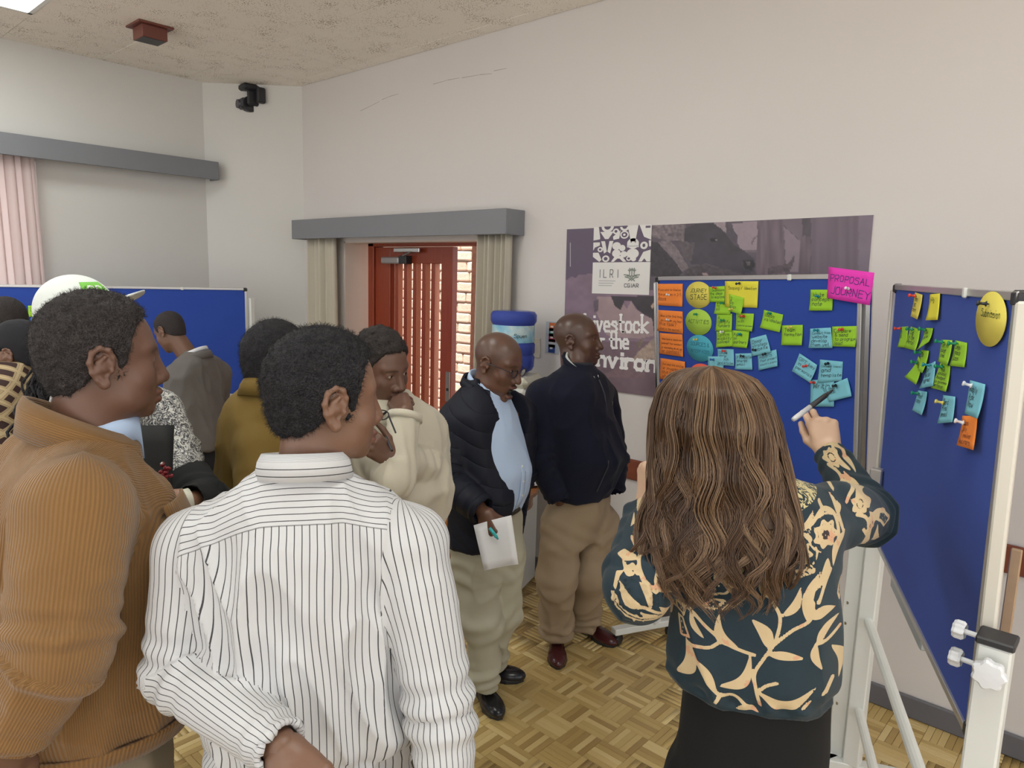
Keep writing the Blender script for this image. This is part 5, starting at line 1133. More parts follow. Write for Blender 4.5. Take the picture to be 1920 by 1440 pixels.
        if coords:
            cen = part[Fq]; fp = np.array([np.bincount(r, minlength=1).argmax() for r in cen]) if len(arms) else np.zeros(len(Fq), int)
            sa = np.array(sorted(secs)); ryc = np.interp(z, sa[:, 0], sa[:, 4]); rxc = np.interp(z, sa[:, 0], sa[:, 3]); cyc = np.interp(z, sa[:, 0], sa[:, 2]); cxc = np.interp(z, sa[:, 0], sa[:, 1])
            th = np.arctan2((x-cxc)/rxc, -(y-cyc)/ryc); rm = np.max(sa[:, 3]); out = np.zeros((len(Fq), 4, 3), np.float32)
            sx_ = np.where(x >= cxc, 1.0, -1.0); su = ((x-cxc)+sx_*np.maximum(0, y-cyc+ryc*.45)+.010*(vn(x*7+o, y*7, z*6)-.5)+.005*(vn(x*16, y*16+o, z*13)-.5))[Fq]; out[..., 0] = su; out[..., 1] = (z+.22*np.maximum(0, np.abs(x-np.mean(sa[:, 1]))-.07)+.6*np.maximum(0, y-np.mean(sa[:, 2])+.10))[Fq]; per = np.full(len(Fq), 9.0)
            for i, (dm, sl, ang, el, acc) in enumerate(info):
                mk = fp == i+1; rr = .062; out[mk, :, 0] = (ang*rr)[Fq[mk]]; out[mk, :, 1] = sl[Fq[mk]]; out[mk, :, 2] = i+1; per[mk] = 2*PI*rr
            mxu = out[..., 0].max(1); w = (mxu-out[..., 0].min(1)) > per*.5; adj = out[w, :, 0]; adj[adj < 0] += np.repeat(per[w, None], 4, 1)[adj < 0]; out[w, :, 0] = adj
            me.attributes.new('pc', 'FLOAT_VECTOR', 'CORNER').data.foreach_set('vector', out.ravel())
        if sdfattr is not None:
            for nm, val in sdfattr(V, part, info).items(): me.attributes.new(nm, 'FLOAT', 'POINT').data.foreach_set('value', val.astype(np.float32))
        return ob
    def collar(s, m, c, r, z0, h, fall, gap=.35, tilt=.03, out=.02, name='collar', parent=None, th=.004, point=.02, pc=False, yaw=0.0):
        nA = 48; prof = lambda g: [(0, 0), (-.002, h*.5), (.0, h), (.004+out*.15, h+.003), (out*.6+.004, h*.75), (out+.004, h-fall-point*g), (out-.001, h-fall-point*g), (out*.55, h*.7), (.006, h-.006), (.004, h*.4), (.004, 0)]
        V = []; nP = 11; pcv = []
        for i in range(nA+1):
            a = gap+(2*PI-2*gap)*i/nA; g = max(0, 1-min(a-gap, 2*PI-gap-a)/.55)**1.5
            for k, (dr, dz) in enumerate(prof(g)):
                aa = a+yaw; V.append((c[0]+(r[0]+dr)*math.sin(aa), c[1]+(r[1]+dr)*math.cos(aa), z0+dz-tilt*math.cos(aa))); pcv.append((dz*1.0+(0 if k < 4 else .1), a*.08, 9))
        Fs = [(i*nP+k, i*nP+(k+1) % nP, (i+1)*nP+(k+1) % nP, (i+1)*nP+k) for i in range(nA) for k in range(nP)]
        me = bpy.data.meshes.new(name); me.from_pydata(V, [], Fs+[tuple(range(nP))[::-1], tuple(range(nA*nP, nA*nP+nP))]); me.update()
        if pc: me.attributes.new('pc', 'FLOAT_VECTOR', 'CORNER').data.foreach_set('vector', np.array([pcv[l.vertex_index] for l in me.loops], np.float32).ravel())
        return obj(name, me, m, parent or s.e, True)
    def trousers(s, m, zw, legs, rx=.165, ry=.125, cx_=0, cy_=0, h=.01, hemr=.075, kner=.085, fold=.006, seed=1, thigh=.105, zc=None):
        zc = zc if zc is not None else zw-.25
        secs = [(zc-.04, cx_, cy_-.005, rx*.96, ry*.9), (zc+.08, cx_, cy_-.005, rx*1.02, ry*1.06), (zw-.06, cx_, cy_, rx, ry), (zw, cx_, cy_, rx*.97, ry*.97)]
        def f(x, y, z):
            d = loft(x, y, z, secs, 2.3)
            lg = None
            for L_ in legs:
                q = chain(x, y, z, L_, [thigh, kner, hemr], .05); q = np.maximum(q, L_[2][2]-z); lg = q if lg is None else smin(lg, q, .006)
            return smin(d, lg, .05)
        P_ = np.array([p for L_ in legs for p in L_]); lo = np.minimum(P_.min(0)-.14, (-rx-.05+cx_, -ry-.06+cy_, 0)); hi = np.maximum(P_.max(0)+.14, (rx+.05+cx_, ry+.06+cy_, zw+.03))
        lo[2] = min(L_[2][2] for L_ in legs)-.02
        V, Fq = sculpt(f, lo, hi, h); V = relax(V, Fq, 1, .5); N = vnormals(V, Fq); x, y, z = V.T; o = seed*5.1; d = np.zeros(len(V)); zk = np.mean([L_[1][2] for L_ in legs]); za = np.mean([L_[2][2] for L_ in legs])
        rid = 1-np.abs(2*vn(x*11+o, y*11, z*5+x*4+o)-1); ank = np.exp(-((z-za-.04)/.07)**2)*np.sin(z*2*PI/.065+9*vn(x*7, y*7+o, z*2)); kn = np.exp(-((z-zk)/.09)**2)*np.sin((z+x*.5)*2*PI/.09+9*vn(x*6+o, y*6, z*3)); gr = np.exp(-((z-zc)/.08)**2)*np.sin((z-np.abs(x)*.7)*2*PI/.07+7*vn(x*6, y*6+o, z*3))
        d = fold*(2.0*(rid**2-.42)+.85*ank+.40*kn+.35*gr); fade = np.clip((zw-z)/.06, 0, 1); return obj('trousers', npmesh('trousers', V+N*(d*fade)[:, None], Fq), m, s.e, True)
    def shoe(s, heel, ang, m, msole, L_=.285, h=.005, tall=.075):
        def f(x, y, z):
            d = ell(x, y, z, (.002, L_*.70, .026), (.047, L_*.33, .036)); d = smin(d, ell(x, y, z, (0, L_*.26, .040), (.037, L_*.30, .046)), .03); d = smin(d, ell(x, y, z, (0, L_*.20, .075), (.034, .055, .035)), .03); return np.maximum(d, .012-z)
        def g(x, y, z):
            u = np.clip(y/L_, 0, 1); wd = np.interp(u, [0, .08, .3, .5, .72, .9, 1], [.016, .032, .036, .038, .0495, .036, .010]); d = np.maximum(np.abs(x-.002)-wd, np.maximum(-y, y-L_)); d = np.maximum(d, np.abs(z-.011)-.011); return np.maximum(d, -np.maximum(np.abs(y-L_*.40)-.035, z-.006))
        out = []
        for nm, fn, mm in (('shoe', f, m), ('sole', g, msole)):
            V, Fq = sculpt(fn, (-.07, -.03, -.01), (.07, L_+.03, .125), h); V = relax(V, Fq, 2, .5); c, q = math.cos(ang), math.sin(ang); V = V @ np.array([[c, q, 0], [-q, c, 0], [0, 0, 1]])+np.array([heel[0], heel[1], 0]); out.append(obj(nm, npmesh(nm, V, Fq), mm, out[0] if out else s.e, True))
        return out
HLR = [z_+(.014 if y_ > .03 else 0) for y_, z_ in zip(HL_Y, HL_Z)]
def gsecs(zh, zs, w, d, cy=(0, 0, 0, 0), belly=0.0, neck=.062, cx=(0, 0, 0, 0)):
    """torso sections: hem, waist, chest, armpit, shoulder slope, neck; zs = shoulder joint height"""
    L_ = zs-zh
    return [(zh, cx[0], cy[0], w[0], d[0]), (zh+L_*.38, cx[1], cy[1]+belly, w[1], d[1]+belly*.5), (zh+L_*.72, cx[2], cy[2], w[2], d[2]), (zs-.03, cx[3], cy[3], w[2]*.98, d[2]*.88), (zs+.035, cx[3], cy[3]-.012, w[2]*.72, d[2]*.72), (zs+.075, cx[3], cy[3]-.018, neck*1.15, neck*1.1), (zs+.095, cx[3], cy[3]-.018, neck, neck)]
# ================================================================ THE PEOPLE
SK = dict(a=skinmat('skin_deep_brown', (.140, .066, .043), rough=.34), b=skinmat('skin_warm_brown', (.185, .095, .060)), c=skinmat('skin_brown', (.148, .074, .049)), d=skinmat('skin_dark', (.105, .050, .034), rough=.31), e=skinmat('skin_fair', (.62, .41, .285), (.5, .2, .17)))
HM = dict(black=hairmat('black_curly_hair', (.013, .0125, .0145)), grey=hairmat('greying_short_hair', (.026, .022, .022)), dark=hairmat('short_dark_hair', (.022, .018, .017)))
M_belt = mat('black_leather', (.015, .014, .014), .35, bscale=90, bstr=.2)
def wear(P, px, py, d): return P.J(px, py, d)
# ---------------------------------------------------------------- man in the striped shirt (front centre)
def stripemat(name, base, line, pitch, wd, yoke=None):
    t = NT(name); a = t.attr('pc'); sp = t.n('ShaderNodeSeparateXYZ'); t.l(a.outputs['Vector'], sp.inputs[0]); u, v, p = sp.outputs
    tor = t.math('LESS_THAN', p, .5); col9 = t.math('GREATER_THAN', p, 8.5)
    yk = t.math('MULTIPLY', tor, t.math('GREATER_THAN', v, yoke)) if yoke else 0.0
    c = t.math('ADD', t.math('MULTIPLY', u, t.math('SUBTRACT', 1.0, yk)), t.math('MULTIPLY', v, yk))
    fr = t.math('FRACT', t.math('ADD', t.math('DIVIDE', c, pitch), 40.25)); st = t.math('LESS_THAN', t.math('ABSOLUTE', t.math('SUBTRACT', fr, .5)), wd)
    seam = t.math('MULTIPLY', tor, t.math('LESS_THAN', t.math('ABSOLUTE', t.math('SUBTRACT', v, yoke)), .0012)) if yoke else 0.0
    oc = t.objco(); n = t.noise(1200, 2, oc); cc = t.mix(n, tuple(x*.97 for x in base), base)
    t.col(t.mix(t.math('MAXIMUM', t.math('MULTIPLY', st, .93), t.math('MULTIPLY', seam, .6)), cc, line)); t.rough(.8); t.bump(n, .1, .0006); t.b.inputs['Specular IOR Level'].default_value = .25; return t.m
P = Person(600, 1000, 1.33, 178, 'man in a white shirt with thin black stripes, seen from behind in the front centre')
D0 = 1.33; zs = P.zp(590, 985, D0); zy = P.zp(600, 972, 1.24); zh = P.zp(600, 1452, D0)
M_str = stripemat('striped_shirt_cotton', (.57, .575, .59), (.018, .018, .022), .0122, .065, zy)
lsh, rsh = P.J(368, 1030, 1.33), P.J(768, 1025, 1.33); lel, lwr = P.J(336, 1258, 1.31), P.J(528, 1402, 1.14); rel, rwr = P.J(826, 1330, 1.30), P.J(848, 1600, 1.24)
cxm = (lsh[0]+rsh[0])/2
arms = [dict(p=[lsh, lel, lwr], r=[.072, .060, .045], nb=(cxm-.06, -.02, zs+.045), rn=.055, ref=(0, -1, .2), ku=.02, k=.02), dict(p=[rsh, rel, rwr], r=[.072, .060, .046], nb=(cxm+.06, -.02, zs+.045), rn=.055, ref=(0, -1, .2), ku=.02, k=.02)]
secs = [(zh-.07, cxm+.01, 0, .182, .135), (zh+.02, cxm+.01, 0, .185, .14), (zh+.09, cxm+.015, -.012, .192, .150), (zh+.20, cxm+.012, -.004, .182, .135), (zh+.34, cxm, 0, .190, .128), (zs-.06, cxm, -.005, .190, .112), (zs+.025, cxm, -.012, .155, .092), (zs+.085, cxm, -.02, .088, .072), (zs+.125, cxm, -.02, .064, .062)]
def ffold(V, part, info):
    x, y, z = V.T; w = (part == 0)
    blo = .010*np.exp(-((z-(zh+.035))/.018)**2)*np.sin(x*38+1)*.6-.008*np.exp(-((z-(zh+.055-.06*np.abs(x-cxm-.05)))/.014)**2)
    drag = .006*np.sin((x-cxm)*70+z*16)*np.exp(-((z-(zs-.22))/.10)**2)*(np.abs(x-cxm) > .08)
    return np.where(w & (y < .05), blo+drag, 0)
sh = P.garment('shirt', M_str, secs, arms, .0062, 2.3, .045, .012, (.0105, .0075), 3, fold_fn=ffold, fsc=1.7)
hx = P.J(614, 745, 1.30)
P.collar(M_str, (cxm+.006, -.016), (.067, .066), P.zp(600, 842, 1.26)-.063, .047, .044, .3, .016, .017, parent=sh, pc=True, point=.02)
P.head(hx, yaw=-66, pitch=4, roll=0, sc=1.0, opt=dict(jaw=1.02, ear=1.16, lips=1.1), nb=(cxm, -.02, zs-.02), h=.0026, earh=.0015, nr=(.055, .060))
P.hand(lwr, P.J(566, 1450, 1.11)-lwr, P.J(512, 1395, .9)-lwr, 'L', lel, 'relaxed', sc=1.0, h=.0026)
P.hand(rwr, (0.0, .25, -1), (1, 0, .1), 'R', rel, 'relaxed'); 
P.body(SK['b'], [([(cxm, 0, 1.0), (cxm, -.01, zs-.05), (cxm, -.02, zs+.05)], [.09, .08, .05]), ([lsh, lel, lwr], [.04, .035, .03]), ([rsh, rel, rwr], [.04, .035, .03])]); P.eyes()
P.hair(dict(t=.0095, top=.004, noise=.006, freq=95, line=(HL_Y, HLR)), HM['black'], .0032, 8000, .009)
hipL, hipR = (cxm-.09, 0, zh-.12), (cxm+.09, 0, zh-.12)
P.trousers(clothmat('black_trousers', (.012, .012, .013)), zh+.0, [(hipL, (cxm-.10, .03, .48), (cxm-.11, .0, .06)), (hipR, (cxm+.10, .03, .48), (cxm+.11, .0, .06))], .172, .125, cxm, 0, .016)
for sx in (-.11, .11): P.shoe((cxm+sx, -.07), 0, M_belt, M_dark, h=.008)
# ---------------------------------------------------------------- man in the brown corduroy jacket (front left)
def cordmat(name, c, pitch=.0036):
    t = NT(name); a = t.attr('pc'); sp = t.n('ShaderNodeSeparateXYZ'); t.l(a.outputs['Vector'], sp.inputs[0]); oc = t.objco()
    s_ = t.math('SINE', t.math('MULTIPLY', sp.outputs[0], 2*PI/pitch)); n = t.noise(6, 4, oc); n2 = t.noise(300, 2, oc)
    base = t.mix(n, tuple(x*.82 for x in c), tuple(x*1.15 for x in c)); t.col(t.mix(t.math('MULTIPLY_ADD', s_, -.2, .2), base, tuple(x*.45 for x in c))); t.rough(.85); t.bump(t.math('ADD', s_, t.math('MULTIPLY', n2, .5)), .55, .0012); t.b.inputs['Sheen Weight'].default_value = .25; t.b.inputs['Specular IOR Level'].default_value = .2; return t.m
M_cord = cordmat('brown_corduroy', (.255, .135, .048), .0046); M_blue = clothmat('light_blue_shirt', (.47, .60, .82), .8, 1100, .05)
P = Person(165, 700, 1.43, 99, 'man in a tan corduroy jacket in profile at the front left')
D0 = 1.43; zs = P.zp(150, 905, D0); zh = P.zp(170, 1412, D0)
hx = P.J(196, 672, 1.43)
cyb = P.J(160, 1000, 1.43)[1]
rsh = P.J(142, 952, 1.29); rel = P.J(112, 1215, 1.24); rwr = P.J(15, 1385, 1.23); lsh = rsh*[-1, 1, 1]; lel = rel*[-1, 1, 1]; lwr = rwr*[-1, 1, 1]
secs = [(zh, 0, cyb+.005, .165, .158), (zh+.05, 0, cyb+.010, .185, .172), (zh+.16, 0, cyb+.016, .195, .185), (zh+.30, 0, cyb+.016, .195, .178), (zs-.12, 0, cyb+.014, .190, .168), (zs-.03, 0, cyb+.002, .175, .148), (zs+.04, 0, cyb-.004, .135, .108), (zs+.09, 0, cyb+.004, .092, .082), (zs+.125, 0, cyb+.008, .072, .070)]
secs = [(q[0], q[1], cyb+(q[2]-cyb)*1.07, q[3]*1.05, q[4]*1.07) for q in secs]
arms = [dict(p=[rsh, rel, rwr], r=[.097, .084, .064], nb=(.07, cyb-.01, zs+.035), rn=.055, ref=(1, 0, 0), k=.03), dict(p=[lsh, lel, lwr], r=[.09, .078, .06], nb=(-.07, cyb-.01, zs+.035), rn=.055, ref=(-1, 0, 0), k=.03)]
slit = lambda x, y, z: np.maximum(np.abs(x-.0)-np.interp(z, [zh-.1, zh+.25, zs, zs+.12], [.004, .012, .05, .075]), np.maximum(cyb+.02-y, -1))
ja = P.garment('jacket', M_cord, secs, arms, .0062, 2.3, .055, .014, (.006, .009), 5, fsc=1.5, shell=.016, cut=slit)
P.garment('shirt', M_blue, [(q[0]+.02, q[1], q[2], q[3]-.028, q[4]-.028) for q in secs[:-1]]+[(zs+.14, 0, cyb+.008, .062, .064)], (), .010, 2.3, coords=False)
P.collar(M_cord, (0, cyb+.014), (.081, .091), P.zp(90, 736, 1.43)-.112, .062, .070, .50, .050, .022, parent=ja, pc=True, point=.045, th=.006)
P.collar(M_blue, (0, cyb+.016), (.070, .088), P.zp(240, 782, 1.43)-.046, .034, .046, .16, -.012, .014, parent=ja, point=.055)
P.head(hx, yaw=0, pitch=2, roll=0, sc=1.06, opt=dict(jaw=1.12, nose=1.15, lips=1.3, ear=1.12, cheek=1.15), nb=(0, cyb+.004, zs), h=.0026, earh=.0014, nr=(.064, .070))
P.hand(rwr, P.J(-15, 1470, 1.23)-rwr, (1, -.2, .2), 'R', rel, 'relaxed')
P.body(SK['c'], [([(0, cyb, 1.0), (0, cyb-.01, zs-.04), (0, cyb, zs+.06)], [.1, .09, .055]), ([rsh, rel, rwr+(rel-rwr)*.3], [.042, .034, .026]), ([lsh, lel, lwr+(lel-lwr)*.3], [.042, .034, .026])]); P.eyes()
P.hair(dict(t=.0085, top=.004, noise=.0055, freq=90, line=(HL_Y, HLR)), HM['grey'], .0032, 8000, .008)
# pockets, placket and seams of the jacket
def patch(P, m, par, name, rows, th=.004):    # rows: list of rows of local points -> thin sheet
    nr, nc = len(rows), len(rows[0]); A = np.array(rows, float); V = A.reshape(-1, 3); Fq = [(j*nc+i, j*nc+i+1, (j+1)*nc+i+1, (j+1)*nc+i) for j in range(nr-1) for i in range(nc-1)]
    me = npmesh(name, V, Fq); pcv = np.array([((l.vertex_index % nc)*.01, (l.vertex_index//nc)*.01, 0) for l in me.loops], np.float32); me.attributes.new('pc', 'FLOAT_VECTOR', 'CORNER').data.foreach_set('vector', pcv.ravel())
    o = obj(name, me, m, par, True); md = o.modifiers.new('solid', 'SOLIDIFY'); md.thickness = th; md.offset = 0; return o
def surf(secs, th, z, off=.006, n=2.3):
    s = np.array(sorted(secs)); cx_, cy_, rx, ry = [np.interp(z, s[:, 0], s[:, i]) for i in range(1, 5)]; sx, cy2 = math.sin(th), math.cos(th); k = (abs(sx)**n+abs(cy2)**n)**(-1/n)
    return np.array([cx_+(rx+off)*sx*k, cy_+(ry+off)*cy2*k, z])
zt = zs-.030
patch(P, M_cord, ja, 'pocket_flap', [[surf(secs, a, zt-.055*j/4-(.014 if (j == 4 and abs(a-.62) < .12) else 0), .021) for a in np.linspace(.34, .92, 9)] for j in range(5)], .006)
patch(P, M_cord, ja, 'chest_pocket', [[surf(secs, a, zt-.04-.11*j/4, .014) for a in np.linspace(.36, .90, 9)] for j in range(5)], .005)
patch(P, M_cord, ja, 'side_pocket_welt', [[surf(secs, a-.10*j/5, zh+.30-.17*j/5, .015) for a in np.linspace(.80, .89, 4)] for j in range(6)], .006)
patch(P, M_cord, ja, 'hem_band', [[surf(secs, a, zh+.004+.045*j/3, .009) for a in np.linspace(.10, 2*PI-.10, 70)] for j in range(4)], .006)
patch(P, clothmat('jacket_lining', (.05, .03, .02)), ja, 'placket_lining', [[surf(secs, a, zz, .003) for a in np.linspace(.06+.30*max(0, (zz-zh-.22)/.3), .20+.34*max(0, (zz-zh-.22)/.3), 4)] for zz in np.linspace(zh+.03, zs-.03, 14)], .004)
for zz in (zh+.10, zh+.24, zh+.36): MB().tube([surf(secs, .14, zz, .006), surf(secs, .14, zz, .010)], .007, 12).build('button', M_rail, ja)
P.trousers(clothmat('khaki_trousers', (.30, .25, .17)), zh+.03, [((.09, cyb, zh-.10), (.10, cyb+.03, .46), (.10, cyb, .05)), ((-.09, cyb, zh-.10), (-.10, cyb+.03, .46), (-.10, cyb, .05))], .155, .140, 0, cyb, .016)
for sx in (-.1, .1): P.shoe((sx, cyb-.08), 0, M_rail, M_dark, h=.008)
# ---------------------------------------------------------------- man in the cream sweatshirt, hand on chin
P = Person(735, 800, 2.40, 28, 'man in a cream sweatshirt with his hand on his chin, beside the slatted door')
M_cream_c = clothmat('cream_fleece', (.56, .52, .42), .9, 500, .06, sheen=.3)
zs = P.zp(735, 790, 2.40); zh = P.zp(750, 985, 2.35); hx = P.J(716, 689, 2.36)
rsh, rel, rwr = P.J(672, 812, 2.44), P.J(740, 900, 2.18), P.J(760, 776, 2.25); lsh, lel, lwr = P.J(780, 802, 2.46), P.J(792, 872, 2.35), P.J(738, 862, 2.17)
arms = [dict(p=[rsh, rel, rwr], r=[.074, .058, .047], nb=(.05, -.02, zs+.02), rn=.06), dict(p=[lsh, lel, lwr], r=[.072, .058, .047], nb=(-.05, -.02, zs+.02), rn=.06)]
secs = gsecs(zh-.02, zs, (.185, .198, .195), (.15, .155, .128), belly=.03)
sw = P.garment('sweatshirt', M_cream_c, secs, arms, .0075, 2.3, .06, .014, (.007, .008), 7, fsc=1.5, coords=False)
P.collar(M_cream_c, (0, -.012), (.070, .068), zs+.055, .022, .012, .05, .03, .006, 'neck_band', sw, point=0)
MB().tube([tuple(rwr+(rel-rwr)*t_) for t_ in (.0, .10)], [.055, .057], 20).build('rolled_cuff', M_cream_c, sw, True)
P.head(hx, yaw=16, pitch=14, roll=4, sc=1.0, opt=dict(nose=1.15, lips=1.15, jaw=.98, beard=.35), nb=(0, -.02, zs-.02), h=.0024)
chinp = P.H((0, .075, -.125))
ch = P.H((.018, .108, -.066)); dv = ch-rwr
P.hand(rwr, dv, P.Ri @ (at_depth(745, 760, 1.9)-at_depth(745, 760, 2.2))+np.array([.3, 0, .2]), 'R', rel, 'chin', h=.0026, sc=.92)
P.hand(lwr, P.J(702, 836, 2.13)-lwr, P.Ri @ (-ray(712, 830)), 'L', lel, 'relaxed', sc=.95)
P.body(SK['c'], [([(0, 0, 1.0), (0, -.01, zs-.05), (0, -.02, zs+.05)], [.1, .09, .05]), ([rsh, rel, rwr+(rel-rwr)*.3], [.042, .034, .026]), ([lsh, lel, lwr+(lel-lwr)*.3], [.042, .034, .026])]); P.eyes(16, 2)
P.hair(dict(t=.006, top=.014, noise=.009, freq=70, line=([-.14, -.09, -.062, -.035, -.012, .006, .020, .035, .050, .066, .080, .12], [-.07, -.068, -.055, -.02, .012, -.01, -.004, .030, .062, .078, .083, .086])), HM['dark'], .0035, 2500, .007)
MB().tube([P.H((-.05, .05, -.12)), P.J(700, 790, 2.21), P.J(722, 815, 2.17), P.J(735, 845, 2.10)], .004, 8).build('neck_cord', M_dark, sw)
gq = [P.J(716+13*math.cos(a)+k*22, 778+k*9+9*math.sin(a), 2.14) for k in (0,) for a in np.linspace(0, 2*PI, 17)]
MB().tube(gq, .0022, 6).build('hanging_glasses', M_dark, sw); MB().tube([P.J(729, 780, 2.14), P.J(742, 812, 2.12)], .0028, 6).build('glasses_arm', M_dark, sw)
MB().tube([P.J(762, 765, 2.30), P.J(771, 800, 2.27), P.J(780, 835, 2.27), P.J(776, 846, 2.27)], .005, 8).build('lanyard_strap', mat('strap_brown', (.08, .06, .03), .5), sw)
P.trousers(clothmat('olive_trousers', (.13, .115, .075)), zh+.02, [((.09, 0, zh-.16), (.10, .03, .46), (.10, 0, .06)), ((-.09, 0, zh-.16), (-.10, .03, .46), (-.10, 0, .06))], .17, .135, 0, .0, .014)
for sx in (-.1, .1): P.shoe((sx, -.08), 0, M_belt, M_dark, h=.008)
# ---------------------------------------------------------------- yawning man in the black jacket
P = Person(912, 900, 2.98, 56, 'yawning man in a black quilted jacket and light blue shirt holding white paper')
zs = P.zp(915, 752, 2.96); zh = P.zp(900, 1000, 2.98); zb = P.zp(955, 955, 2.9)
hx = P.J(936, 681, 2.89); M_quilt = NT('black_quilted_nylon'); oc = M_quilt.objco(); sp = M_quilt.n('ShaderNodeSeparateXYZ'); a_ = M_quilt.attr('pc'); M_quilt.l(a_.outputs['Vector'], sp.inputs[0])
q_ = M_quilt.math('ABSOLUTE', M_quilt.math('SINE', M_quilt.math('MULTIPLY', sp.outputs[1], PI/.062))); M_quilt.col(M_quilt.mix(M_quilt.noise(8, 3, oc), (.0065, .008, .016), (.011, .013, .024))); M_quilt.rough(.6); M_quilt.bump(M_quilt.math('POWER', q_, .35), .6, .008); M_quilt.b.inputs['Specular IOR Level'].default_value = .25; M_quilt = M_quilt.m
rsh, rel, rwr = P.J(862, 790, 2.90), P.J(840, 905, 2.84), P.J(908, 958, 2.72); lsh = P.J(972, 778, 3.07); lel, lwr = P.J(972, 890, 3.13), P.J(962, 950, 3.08)
arms = [dict(p=[rsh, rel, rwr], r=[.086, .078, .055], nb=(.05, -.02, zs+.02), rn=.06, ref=(1, 0, 0), k=.03), dict(p=[lsh, lel, lwr], r=[.082, .07, .052], nb=(-.05, -.02, zs+.02), rn=.06, ref=(-1, 0, 0))]
secs = gsecs(zh-.04, zs, (.180, .185, .185), (.150, .142, .120), belly=.022, cy=(0, .01, 0, -.005))
opn = lambda x, y, z: np.maximum(np.abs(x+.045)-np.interp(z, [zh-.1, zh+.1, zs-.2, zs-.06, zs+.1], [.100, .095, .090, .100, .125]), .0-y)
jk = P.garment('jacket', M_quilt, secs, arms, .0075, 2.3, .06, .014, (.004, .008), 11, shell=.022, cut=opn)
ssec = [(zb-.03, 0, .015, .140, .120), (zb+.05, 0, .030, .150, .140), (zb+.15, 0, .034, .155, .145), (zb+.28, 0, .015, .152, .120), (zs-.05, 0, .0, .150, .098), (zs+.03, 0, -.015, .12, .08), (zs+.07, 0, -.018, .07, .066), (zs+.09, 0, -.018, .062, .062)]
st = P.garment('shirt', M_blue, ssec, (), .0075, 2.2, fold=(.006, 0), seed=4, coords=False)
P.collar(M_blue, (0, -.008), (.068, .067), zs+.052, .036, .032, .22, .040, .014, parent=st, point=.035)
P.collar(M_quilt, (0, -.016), (.088, .085), zs+.03, .052, .03, .75, .03, .016, parent=jk, pc=True, point=.02)
patch(P, M_blue, st, 'button_placket', [[surf(ssec, a, zz, .004, 2.2) for a in (-.10, -.03, .04, .10)] for zz in np.linspace(zb, zs-.02, 14)], .003)
for zz in np.linspace(zb+.06, zs-.06, 6): MB().tube([surf(ssec, 0, zz, .005, 2.2), surf(ssec, 0, zz, .008, 2.2)], .005, 10).build('button', M_white, st)
P.head(hx, yaw=4, pitch=17, roll=0, sc=1.04, opt=dict(mouth=1.0, nose=1.15, lips=1.2, jaw=1.08, stubble=.5, cheek=1.1), nb=(0, -.02, zs-.02), h=.0028, nr=(.062, .07))
A = P.hand(rwr, P.J(921, 1010, 2.69)-rwr, np.array([1, .25, .1]), 'R', rel, 'grip', h=.0026)
P.body(SK['a'], [([(0, 0, 1.0), (0, -.01, zs-.05), (0, -.02, zs+.05)], [.1, .09, .05]), ([rsh, rel, rwr+(rel-rwr)*.3], [.042, .034, .026]), ([lsh, lel, lwr+(lel-lwr)*.3], [.042, .034, .026])]); P.eyes()
gm = P.mat4(); b_ = MB()
for sd in (1, -1):
    b_.tube([gm @ Vector((sd*(.034+.023*math.cos(a)), .096-.002*abs(math.cos(a)), -.004+.016*math.sin(a))) for a in np.linspace(0, 2*PI, 21)], .0018, 6)
    b_.tube([gm @ Vector((sd*.057, .094, .002)), gm @ Vector((sd*.074, .06, .006)), gm @ Vector((sd*.082, -.005, .004)), gm @ Vector((sd*.080, -.02, -.01))], .0017, 6)
b_.tube([gm @ Vector((.012, .098, 0)), gm @ Vector((0, .102, .003)), gm @ Vector((-.012, .098, 0))], .0016, 6)
gl_o = b_.build('glasses', mat('glasses_rim', (.02, .02, .035), .3), P.e, True)
lm = NT('lens'); lm.b.inputs['Transmission Weight'].default_value = 1; lm.rough(.0); lm.b.inputs['IOR'].default_value = 1.05; lm.col((.93, .95, 1)); lens = MB()
for sd in (1, -1): MB().add([gm @ Vector((sd*.034+.022*math.cos(a), .0955, -.004+.0155*math.sin(a))) for a in np.linspace(0, 2*PI, 20, endpoint=False)], [tuple(range(20))]).build('lens', lm.m, gl_o)
tk = clothmat('stone_khaki_trousers', (.43, .41, .31), .85, 700, .06)
hr, hl = P.J(892, 1050, 2.98), P.J(948, 1040, 3.04)
rkn, lkn = P.J(905, 1165, 2.98), P.J(938, 1150, 3.08); ran, lan = P.L(on_plane(905, 1283, (0, 0, .09), ez)), P.L(on_plane(914, 1245, (0, 0, .09), ez))
ran[2] = .075; lan[2] = .085
P.trousers(tk, zb+.0, [(hr, rkn, ran), (hl, lkn, lan)], .150, .124, 0, .01, .009, .070, .076, .011, 3, .094, zb-.26)
MB().lathe([(.150, -.018), (.160, -.016), (.160, .016), (.150, .018)], 40, M=Matrix.Translation((0, .012, zb-.01)) @ Matrix.Diagonal((1, .84, 1, 1))).build('belt', M_belt, P.e, True)
M_sh_b = mat('black_shoe_leather', (.014, .014, .017), .22)
def shoe_px(P, heel, toe, m, L_=None):
    a, c = P.L(on_plane(*heel, (0, 0, 0), ez)), P.L(on_plane(*toe, (0, 0, 0), ez)); v = c-a; P.shoe(a, math.atan2(-v[0], v[1]), m, M_dark, np.linalg.norm(v[:2]) if L_ is None else L_, h=.004)
shoe_px(P, (893, 1284), (944, 1360), M_sh_b, .285); shoe_px(P, (872, 1263), (976, 1276), M_sh_b, .28)
